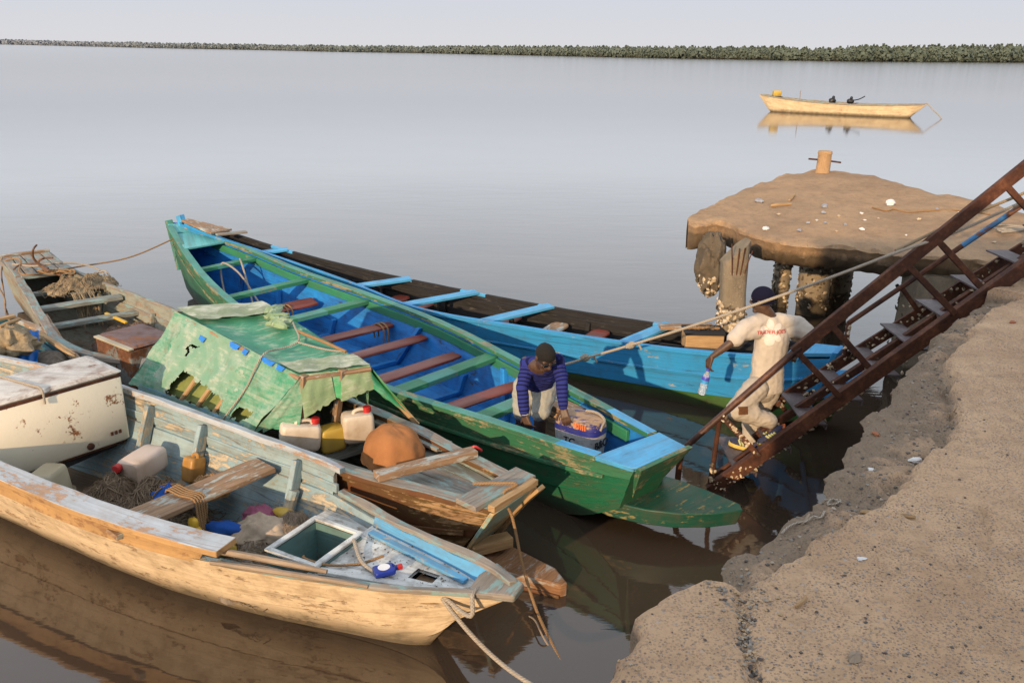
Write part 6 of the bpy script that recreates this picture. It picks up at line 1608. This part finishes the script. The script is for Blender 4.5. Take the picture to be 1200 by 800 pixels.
def head(mb, c, f, u, sc=1.0):
    """f = facing, u = crown direction"""
    f = V(f).normalized(); u = (V(u) - f * V(u).dot(f)).normalized(); r = f.cross(u)
    Rm = Matrix((r, f, u)).transposed(); P = lambda x, y, z: V(c) + Rm @ V((x, y, z)) * sc
    ell(mb, P(0, -.012, .028), (.076 * sc, .094 * sc, .090 * sc), Rm)
    ell(mb, P(0, .018, -.035), (.060 * sc, .070 * sc, .078 * sc), Rm)
    cap(mb, P(-.022, .055, -.088), P(.022, .055, -.088), .026 * sc, .026 * sc)
    cap(mb, P(0, .082, .018), P(0, .102, -.018), .010 * sc, .017 * sc); ell(mb, P(.014, .094, -.022), (.011 * sc, .012 * sc, .009 * sc), Rm); ell(mb, P(-.014, .094, -.022), (.011 * sc, .012 * sc, .009 * sc), Rm)
    cap(mb, P(-.05, .066, .03), P(.05, .066, .03), .013 * sc, .013 * sc)
    cap(mb, P(-.020, .083, -.046), P(.020, .083, -.046), .010 * sc, .010 * sc); cap(mb, P(-.018, .080, -.058), P(.018, .080, -.058), .011 * sc, .011 * sc)
    for s in (-1, 1):
        ell(mb, P(.077 * s, -.012, -.005), (.012 * sc, .022 * sc, .033 * sc), Rm); cap(mb, P(.04 * s, .06, -.012), P(.045 * s, .056, -.02), .018 * sc, .02 * sc)
    return P, Rm
def skin_mat(name, c):
    t = NT(name); p = t.coord('Object'); n = t.noise(p, 30, 4, .6); n2 = t.noise(p, 260, 2)
    col = t.mix(t.rng(n, .35, .65), sc3(c, .8), sc3(c, 1.2))
    return t.fin(col, .5, t.bump(n2, .15, .002), spec=.45)
M['skin'] = skin_mat('dark_skin', (.075, .040, .026))
M['navy'] = fabric('navy_knit', (.007, .007, .024), (.005, .005, .016), weave=300)
M['tee'] = fabric('white_tshirt_cotton', (.53, .48, .43), (.48, .43, .38), weave=400)
M['cargo'] = fabric('light_cargo_cotton', (.47, .42, .36), (.39, .345, .295), weave=400)
M['tee_print'] = fabric('pale_shirt_print', (.68, .64, .61), (.66, .62, .58), weave=400)
M['jeans'] = fabric('faded_denim', (.28, .30, .30), (.40, .38, .32), weave=300, fold=14)
M['hair'] = plain('short_black_hair', (.008, .007, .007), .9, .4, 120, bump=.8)
M['shoe_dark'] = plain('dark_shoe_knit', (.025, .03, .07), .8, .3, 80)
M['shoe_green'] = plain('pale_green_shoe_panel', (.42, .45, .22), .7, .2, 60)
M['sole'] = plain('yellow_shoe_sole', (.62, .46, .12), .6, .15)
M['lens'] = plain('dark_glasses', (.004, .004, .005), .08, .1, spec=.8)
M['patch_brown'] = plain('brown_leather_patch', (.12, .05, .02), .7, .3, 60)

def shoe(name, heel, toe, up, parent):
    heel, toe = V(heel), V(toe); d = (toe - heel); L = d.length; d.normalize(); up = V(up); up = (up - d * up.dot(d)).normalized(); s = d.cross(up)
    mb = MB(); P = []
    for x, w, h in ((-.01, .02, .045), (.02, .034, .075), (.07, .036, .085), (.12, .036, .075), (.17, .043, .055), (.22, .044, .042), (.26, .034, .034), (.285, .012, .025)):
        c = heel + d * (x * L / .285); P.append([c + s * w * math.cos(a) * (1 if math.sin(a) > -.2 else .9) + up * (.018 + max(0, math.sin(a)) * h + min(0, math.sin(a)) * .012) for a in [2 * math.pi * k / 14 for k in range(14)]])
    mb.grid(P, closed=True, caps=True); o = mb.build(name, M['shoe_dark'], parent, smooth=60, recalc=True)
    mb = MB(); P = []
    for x, w in ((-.018, .02), (.0, .036), (.07, .040), (.12, .038), (.17, .046), (.22, .048), (.27, .036), (.292, .014)):
        c = heel + d * (x * L / .285); P.append([c + s * w * q[0] + up * q[1] for q in ((1, .004), (.9, -.014), (-.9, -.014), (-1, .004), (-.95, .022), (.95, .022))])
    mb.grid(P, closed=True, caps=True); mb.build('sole', M['sole'], o, smooth=40, recalc=True)
    for sg in (-1, 1):
        mb = MB()
        for k in range(4):
            c = heel + d * (.09 + .026 * k) * (L / .285); mb.bar(c + s * sg * .042 + up * .03, c + d * .03 + s * sg * .030 + up * .074, .016, .006, s * sg, 2)
        mb.build('shoe_panel', M['shoe_green'], o, recalc=True)
    mb = MB(); mb.tube([heel + d * .02 + up * .07 + s * .03, heel - d * .004 + up * .085, heel + d * .02 + up * .07 - s * .03], .012, 6); mb.build('heel_tab', M['ink_orange'], o)
    return o

# ---------------------------------------------------------------- person walking down the gangway
def person_gangway():
    Y0 = 7.2; q = lambda x, y, dy=0: atY(x, y, Y0 + dy)
    hc = q(893, 352); neck = q(901, 369)
    SL, SR = q(876, 381, -.07), q(935, 379, .06)
    EL, WL = q(856, 402, -.16), q(834, 418, -.14)
    ER = q(951, 396, -.04); WR = q(936, 407, -.40)
    HC = q(894, 452); HL, HR = q(886, 455, -.09), q(904, 452, .09)
    KL, AL = q(862, 481, -.28), q(906, 494, -.20)
    KR, AR = q(880, 494, .06), q(881, 530, .0)
    chest = q(905, 398); waist = q(899, 430)
    print('P1', [round(x, 2) for x in ((SL-EL).length, (EL-WL).length, (SR-ER).length, (ER-WR).length, (HL-KL).length, (KL-AL).length, (HR-KR).length, (KR-AR).length, (HC-neck).length, (SL-SR).length)], AR, AL)
    root = thing('person', 'person in a white T-shirt and navy beanie, stepping down the gangway holding a water bottle', 'person', V((AR.x, AR.y, tread_z(AR.x))))
    ax = (SR - SL).normalized(); face = V((-.72, .62, -.12)); fwd_ = V((-ax.y, ax.x, 0))
    mb = MB(); Ph, Rh = head(mb, hc, face, V((-.08, .05, 1)), 1.0)
    chain(mb, [hc + V((.01, -.01, -.05)), neck, neck.lerp(chest, .3)], [.052, .055, .07])
    chain(mb, [neck.lerp(chest, .35), chest, waist, HC], [.105, .135, .12, .13], .68, ax)
    for S, E_, W in ((SL, EL, WL), (SR, ER, WR)): chain(mb, [neck.lerp(S, .45) - V((0, 0, .03)), S, S.lerp(E_, .5), E_, E_.lerp(W, .3), W], [.06, .056, .047, .037, .037, .025])
    for H_, K_, A_ in ((HL, KL, AL), (HR, KR, AR)): chain(mb, [H_, H_.lerp(K_, .5), K_, K_.lerp(A_, .35), A_], [.088, .075, .055, .055, .036])
    hand(mb, WL, V((-.25, .05, -1)), V((-.9, -.35, .1)), 1, .95, 1.0)
    hand(mb, WR, V((-.55, -.55, -.45)), V((.1, -.35, .9)), -1, 1.1, 1.0)
    cap(mb, AL, AL.lerp(q(900, 512, -.22), .6), .035, .03); cap(mb, AR, AR.lerp(q(853, 533, .1), .5), .035, .03)
    fuse(mb, 'body', [M['skin']], root, .0058, 3)
    # eyes
    for s in (-1, 1):
        mb = MB(); ell(mb, Ph(.03 * s, .074, .008), (.012, .011, .010), Rh); mb.build('eye', M['label_white'], root, smooth=60)
    # beanie
    mb = MB(); P = []
    for i in range(11):
        th = math.pi * .64 * i / 10; P.append([Ph(.086 * math.sin(th) * math.cos(a), -.010 + .106 * math.sin(th) * math.sin(a), .030 + .098 * math.cos(th) + (.012 * max(0, math.sin(a)) if i > 7 else 0)) for a in [2 * math.pi * k / 22 for k in range(22)]])
    mb.grid(P, closed=True); bo = mb.build('beanie', M['navy'], root, smooth=60, recalc=True)
    mb = MB(); mb.tube([p * 1.0 for p in P[10]] + [P[10][0]], .011, 8); mb.build('cuff', M['navy'], bo)
    # T-shirt
    mb = MB()
    hem = q(899, 455)
    chain(mb, [neck + V((0, 0, -.045)), neck.lerp(chest, .5), chest, waist, hem], [.085, .135, .162, .156, .160], .70, ax)
    for S, E_, fr in ((SL, EL, .72), (SR, ER, .62)):
        chain(mb, [neck.lerp(S, .35) - V((0, 0, .02)), S + V((0, 0, -.005)), S.lerp(E_, fr)], [.070, .074, .076])
        cap(mb, S.lerp(chest, .35), S.lerp(E_, .4) + V((0, 0, -.01)), .08, .07)
    def wr(p):
        u = V((p.dot(ax), p.dot(fwd_), p.z)); dn = max(0, min(1, (chest.z + .05 - p.z) / .35))
        return .012 * dn * nz((u.x * 9 + p.z * 2.5, u.y * 4, p.z * 3.0), 1.0, 2) + .007 * nz((p.x * 11, p.y * 11, p.z * 16 + p.x * 12), 1.0, 5) + .004 * nz(p, 28, 3)
    tee = fuse(mb, 'tshirt', [M['tee']], root, .008, 6, wr)
    # cut the lower hem straight
    def trim(o, co, no):
        bm = bmesh.new(); bm.from_mesh(o.data); co = V(co) - V(root.location)
        bmesh.ops.bisect_plane(bm, geom=bm.verts[:] + bm.edges[:] + bm.faces[:], plane_co=co, plane_no=no, clear_outer=True)
        bm.to_mesh(o.data); bm.free()
    trim(tee, hem + V((0, 0, -.02)), V((.05, 0, -1)))
    for S, E_, fr in ((SL, EL, .72), (SR, ER, .62)):
        pass
    # trousers: baggy cargo
    mb = MB()
    chain(mb, [HC + V((0, 0, .08)), HC + V((0, 0, -.02))], [.135, .14], .78, ax)
    for H_, K_, A_, f in ((HL, KL, AL, .9), (HR, KR, AR, .86)):
        chain(mb, [H_, H_.lerp(K_, .5), K_, K_.lerp(A_, .35), K_.lerp(A_, f)], [.114, .104, .088, .082, .074])
    chain(mb, [HL.lerp(KL, .55), KL.lerp(AL, .5)], [.092, .076])
    def wr2(p): return .006 * nz((p.x * 5 + p.z * 16, p.y * 5, p.z * 6 - p.x * 10), 1.0, 4) + .006 * nz((p.x * 14 + p.z * 34, p.y * 12, p.z * 22 - p.x * 20), 1, 8)
    trs = fuse(mb, 'trousers', [M['cargo']], root, .008, 10, wr2)
    tb_ = BVHTree.FromPolygons([v.co + root.location for v in trs.data.vertices], [p.vertices[:] for p in trs.data.polygons])
    cp = q(872, 481, -.5); h = tb_.ray_cast(V((0, 0, CAM_H)), ray(871, 481).normalized())
    if h[0]:
        n_ = h[1]; fx = (ax - n_ * ax.dot(n_)).normalized(); fy = n_.cross(fx)
        mb = MB(); mb.poly([h[0] + n_ * .008 + fx * a * .045 + fy * b * .035 for a, b in ((-1, -1), (1, -1), (1, 1), (-1, 1))], -n_ * .02); mb.build('pocket_patch', M['patch_brown'], trs, bevel=.003, recalc=True)
    shoe('shoe', q(922, 507, -.22), q(889, 521, -.24), V((-.25, 0, .97)), root)
    shoe('shoe', V((AR.x + .05, AR.y - .06, tread_z(2.08) + .02)), V((AR.x - .19, AR.y + .09, tread_z(2.08) + .035)), V((0, 0, 1)), root)
    # print on the back
    tv = BVHTree.FromPolygons([v.co + root.location for v in tee.data.vertices], [p.vertices[:] for p in tee.data.polygons])
    h = tv.ray_cast(V((0, 0, CAM_H)), ray(904, 389).normalized()); c0 = h[0]; nb_ = V((.32, -.94, .08)).normalized(); tx = (ax - nb_ * ax.dot(nb_)).normalized(); ty = nb_.cross(tx) * -1
    if ty.z < 0: ty = -ty
    tx2 = (tx + ty * .03).normalized()
    def stick_on(off):
        def f(x, y, z):
            o = c0 + tx2 * x + ty * y + nb_ * .35
            hh = tv.ray_cast(o, -nb_)
            return (hh[0] if hh[0] else c0 + tx2 * x + ty * y) + nb_ * (off + z)
        return f
    text_obj("TRADER JOE'S", .046, M['ink_red'], 'lettering', tee, stick_on(.0055), .0004)
    mb = MB(); pl = stick_on(.003)
    for k, (ang, r0, rx, ry) in enumerate(((100, .068, .034, .045), (35, .07, .03, .042), (160, .075, .03, .04), (262, .075, .040, .05), (215, .055, .03, .04), (315, .072, .028, .042), (0, .0, .03, .03))):
        cx, cy = r0 * math.cos(R(ang)), r0 * math.sin(R(ang)); ca, sa = math.cos(R(ang)), math.sin(R(ang)); rings = []
        for i in range(4):
            rr = (.001, .35, .7, 1.0)[i]; rings.append([pl(cx + rr * (ry * math.cos(a) * ca - rx * math.sin(a) * sa), cy + rr * (ry * math.cos(a) * sa + rx * math.sin(a) * ca), .0002 * k) for a in [2 * math.pi * j / 16 for j in range(16)]])
        mb.grid(rings, closed=True)
    mb.build('flower_print', M['tee_print'], tee, smooth=60, recalc=True)
    # water bottle hanging from the left hand
    bc = q(830, 432, -.15); bd = (q(821, 465, -.15) - bc).normalized()
    wbot = thing('water_bottle', 'clear plastic water bottle with blue label, hanging from the walking person’s hand', 'bottle', bc)
    t = NT('clear_plastic'); t.fin((.85, .9, .95), .12); t.b.inputs['Transmission Weight'].default_value = .75; t.b.inputs['IOR'].default_value = 1.2; M['clear'] = t.mat
    prof = [(.012, .015), (.013, .03), (.02, .045), (.031, .075), (.034, .09), (.034, .115), (.031, .12), (.034, .13), (.034, .15), (.031, .155), (.034, .165), (.034, .185), (.031, .19), (.034, .2), (.034, .235), (.028, .243), (.001, .24)]
    mb = MB(); mb.lathe([(r, h_) for r, h_ in prof], bc, bd, 18); mb.build('body', M['clear'], wbot, smooth=50)
    mb = MB(); mb.lathe([(.015, 0), (.015, .02), (.001, .02)][::-1] if False else [(.001, -.002), (.0155, -.002), (.0155, .02), (.0125, .022)], bc, bd, 16); mb.build('cap', plain('blue_cap', (.05, .06, .4), .4), wbot, smooth=40)
    mb = MB(); mb.lathe([(.0318, .074), (.0352, .09), (.0352, .105)], bc, bd, 20); mb.build('label', plain('violet_blue_label', (.06, .06, .42), .4), wbot, smooth=50)
    mb = MB(); mb.lathe([(.0352, .105), (.0352, .135)], bc, bd, 20); mb.build('label', plain('cyan_label', (.05, .3, .65), .4), wbot, smooth=50)
    return root
person_gangway()

# ---------------------------------------------------------------- person bending over the outboard motor
def person_boat():
    q = atY
    hc = q(639, 419, 6.60); neck = q(633, 430, 6.80)
    SR, SL = q(617, 425, 6.86), q(654, 423, 6.74)
    ER, WR = q(612, 456, 6.72), q(615, 486, 6.66)
    EL, WL = q(659, 450, 6.62), q(660, 477, 6.54)
    HC = q(627, 452, 7.10); HR, HL = HC + V((-.09, .03, -.02)), HC + V((.09, -.03, -.02))
    KL, KR = q(633, 484, 6.93), q(612, 484, 7.05)
    AL, AR = V((KL.x - .0, 7.02, .16)), V((KR.x - .02, 7.14, .16))
    chest = q(635, 434, 6.90); waist = q(630, 446, 7.04)
    print('P2', [round(x, 2) for x in ((SL-EL).length, (EL-WL).length, (SR-ER).length, (ER-WR).length, (HL-KL).length, (KL-AL).length, (HR-KR).length, (KR-AR).length, (HC-neck).length, (SL-SR).length)], HC, KL)
    root = thing('person', 'person in a blue striped sweater and sunglasses, bending over the outboard in the green boat', 'person', V((HC.x, 7.08, .08)))
    ax = (SL - SR).normalized()
    mb = MB(); Ph, Rh = head(mb, hc, V((.38, -.72, -.58)), V((.12, -.35, .93)), .98)
    chain(mb, [hc + V((-.01, .03, -.03)), neck.lerp(hc, .3), neck], [.05, .055, .07])
    chain(mb, [neck, chest, waist, HC], [.11, .135, .118, .128], .7, ax)
    for S, E_, W in ((SL, EL, WL), (SR, ER, WR)): chain(mb, [neck.lerp(S, .45), S, S.lerp(E_, .5), E_, E_.lerp(W, .3), W], [.065, .058, .048, .038, .038, .026])
    for H_, K_, A_ in ((HL, KL, AL), (HR, KR, AR)):
        chain(mb, [H_, H_.lerp(K_, .5), K_, K_.lerp(A_, .35), A_], [.09, .076, .055, .055, .036])
        chain(mb, [A_ + V((0, .04, -.03)), A_ + V((.03, -.08, -.045)), A_ + V((.06, -.17, -.055))], [.035, .036, .026])
    hand(mb, WL, V((.2, -.35, -.8)), V((-.3, -.8, .4)), 1, .55)
    hand(mb, WR, V((.3, -.25, -.9)), V((-.45, -.8, .1)), 1, .9)
    fuse(mb, 'body', [M['skin']], root, .0058, 3)
    # short hair
    mb = MB(); P = []
    for i in range(10):
        th = math.pi * .56 * i / 9; P.append([Ph(.081 * math.sin(th) * math.cos(a), -.016 + .099 * math.sin(th) * math.sin(a), .030 + .097 * math.cos(th) + .02 * max(0, math.sin(a)) * (i / 9)) for a in [2 * math.pi * k / 22 for k in range(22)]])
    P = [[p + V((.004 * nz(p, 70, 1), .004 * nz(p, 70, 2), .004 * nz(p, 70, 3))) for p in r] for r in P]
    mb.grid(P, closed=True); mb.build('hair', M['hair'], root, smooth=60, recalc=True)
    # sunglasses
    mb = MB()
    for s in (-1, 1): ell(mb, Ph(.034 * s, .086, .010), (.029, .012, .020), Rh)
    sg_ = mb.build('sunglasses', M['lens'], root, smooth=60)
    mb = MB(); mb.tube([Ph(-.02, .094, .016), Ph(0, .098, .018), Ph(.02, .094, .016)], .004, 6)
    for s in (-1, 1): mb.tube([Ph(.06 * s, .08, .014), Ph(.079 * s, .03, .012), Ph(.082 * s, -.02, .006)], .0035, 6)
    mb.build('frame', M['black_plastic'], sg_)
    segs = []
    # sweater with stripes; the stripe phase runs along each limb
    mb = MB()
    chain(mb, [neck.lerp(chest, .02) + V((0, .02, -.02)), chest, waist, HC.lerp(waist, .3)], [.115, .152, .142, .138], .74, ax)
    for S, E_, W in ((SL, EL, WL), (SR, ER, WR)):
        chain(mb, [neck.lerp(S, .4) + V((0, .01, 0)), S, S.lerp(E_, .5), E_, E_.lerp(W, .5), E_.lerp(W, .93)], [.084, .064, .058, .051, .047, .040])
        segs += [(S, E_, 0.0), (E_, W, (E_ - S).length)]
    L_sh = ax
    t0 = HC
    spine = (neck - HC).normalized()
    def along(p):
        best = (9, 0)
        for a, b, o in segs:
            d = b - a; t = max(0, min(1, (p - a).dot(d) / d.length_squared)); dist = (p - a - d * t).length
            if dist < best[0]: best = (dist, o + t * d.length)
        if best[0] < .085 and best[1] > .05: return best[1]
        return 1.0 - (p - HC).dot(spine)
    def wr(p): return .010 * nz((p.x * 9, p.y * 9, p.z * 13), 1, 3) + .005 * nz(p, 22, 6)
    t = NT('striped_knit'); a_ = t.n('ShaderNodeAttribute', attribute_name='along')
    w_ = t.math('SINE', t.math('MULTIPLY', a_.outputs['Fac'], 2 * math.pi / .034)); n_ = t.noise(t.coord('Object'), 200, 2)
    c_ = t.mix(t.rng(w_, .15, .45), (.024, .033, .20), (.006, .007, .038)); c_ = t.mix(t.rng(n_, .3, .7, 0, .3), c_, (.02, .02, .1))
    t.fin(c_, .9, t.bump(n_, .3, .004), spec=.15)
    fuse(mb, 'sweater', [t.mat], root, .0075, 5, wr, along)
    # knee length shorts
    mb = MB(); chain(mb, [HC + V((0, .0, .05)), HC + V((0, 0, -.03))], [.135, .142], .78, ax)
    for H_, K_ in ((HL, KL), (HR, KR)): chain(mb, [H_, H_.lerp(K_, .5), H_.lerp(K_, .95)], [.112, .098, .086])
    def wr2(p): return .010 * nz((p.x * 10, p.y * 10, p.z * 15), 1, 5) + .006 * nz(p, 26, 2)
    fuse(mb, 'shorts', [M['jeans']], root, .0075, 4, wr2)
    mb = MB(); w0 = WR.lerp(ER, .02); d = (WR - ER).normalized(); a = d.orthogonal().normalized(); b = d.cross(a)
    mb.tube([w0 + (a * math.cos(k * .5) + b * math.sin(k * .5)) * .031 for k in range(14)], .005, 6); mb.build('bracelet', M['litter_white'], root)
    return root
person_boat()
# ================================================================ CAMERA
cam = bpy.data.cameras.new('camera'); co = bpy.data.objects.new('camera', cam); COL.objects.link(co)
cam.sensor_width = 36; cam.sensor_fit = 'HORIZONTAL'; cam.lens = 30.0; cam.clip_end = 6000; cam.clip_start = .05
fwd = V((0, math.cos(PITCH), -math.sin(PITCH))); up0 = V((0, math.sin(PITCH), math.cos(PITCH))); rt0 = V((1, 0, 0))
rt = rt0 * math.cos(ROLL) + up0 * math.sin(ROLL); up = up0 * math.cos(ROLL) - rt0 * math.sin(ROLL)
co.matrix_world = Matrix(((rt.x, up.x, -fwd.x, 0), (rt.y, up.y, -fwd.y, 0), (rt.z, up.z, -fwd.z, CAM_H), (0, 0, 0, 1)))
scene.camera = co
scene.view_settings.view_transform = 'Standard'; scene.view_settings.look = 'None'; scene.view_settings.exposure = 0; scene.view_settings.gamma = 1
scene.render.engine = 'CYCLES'
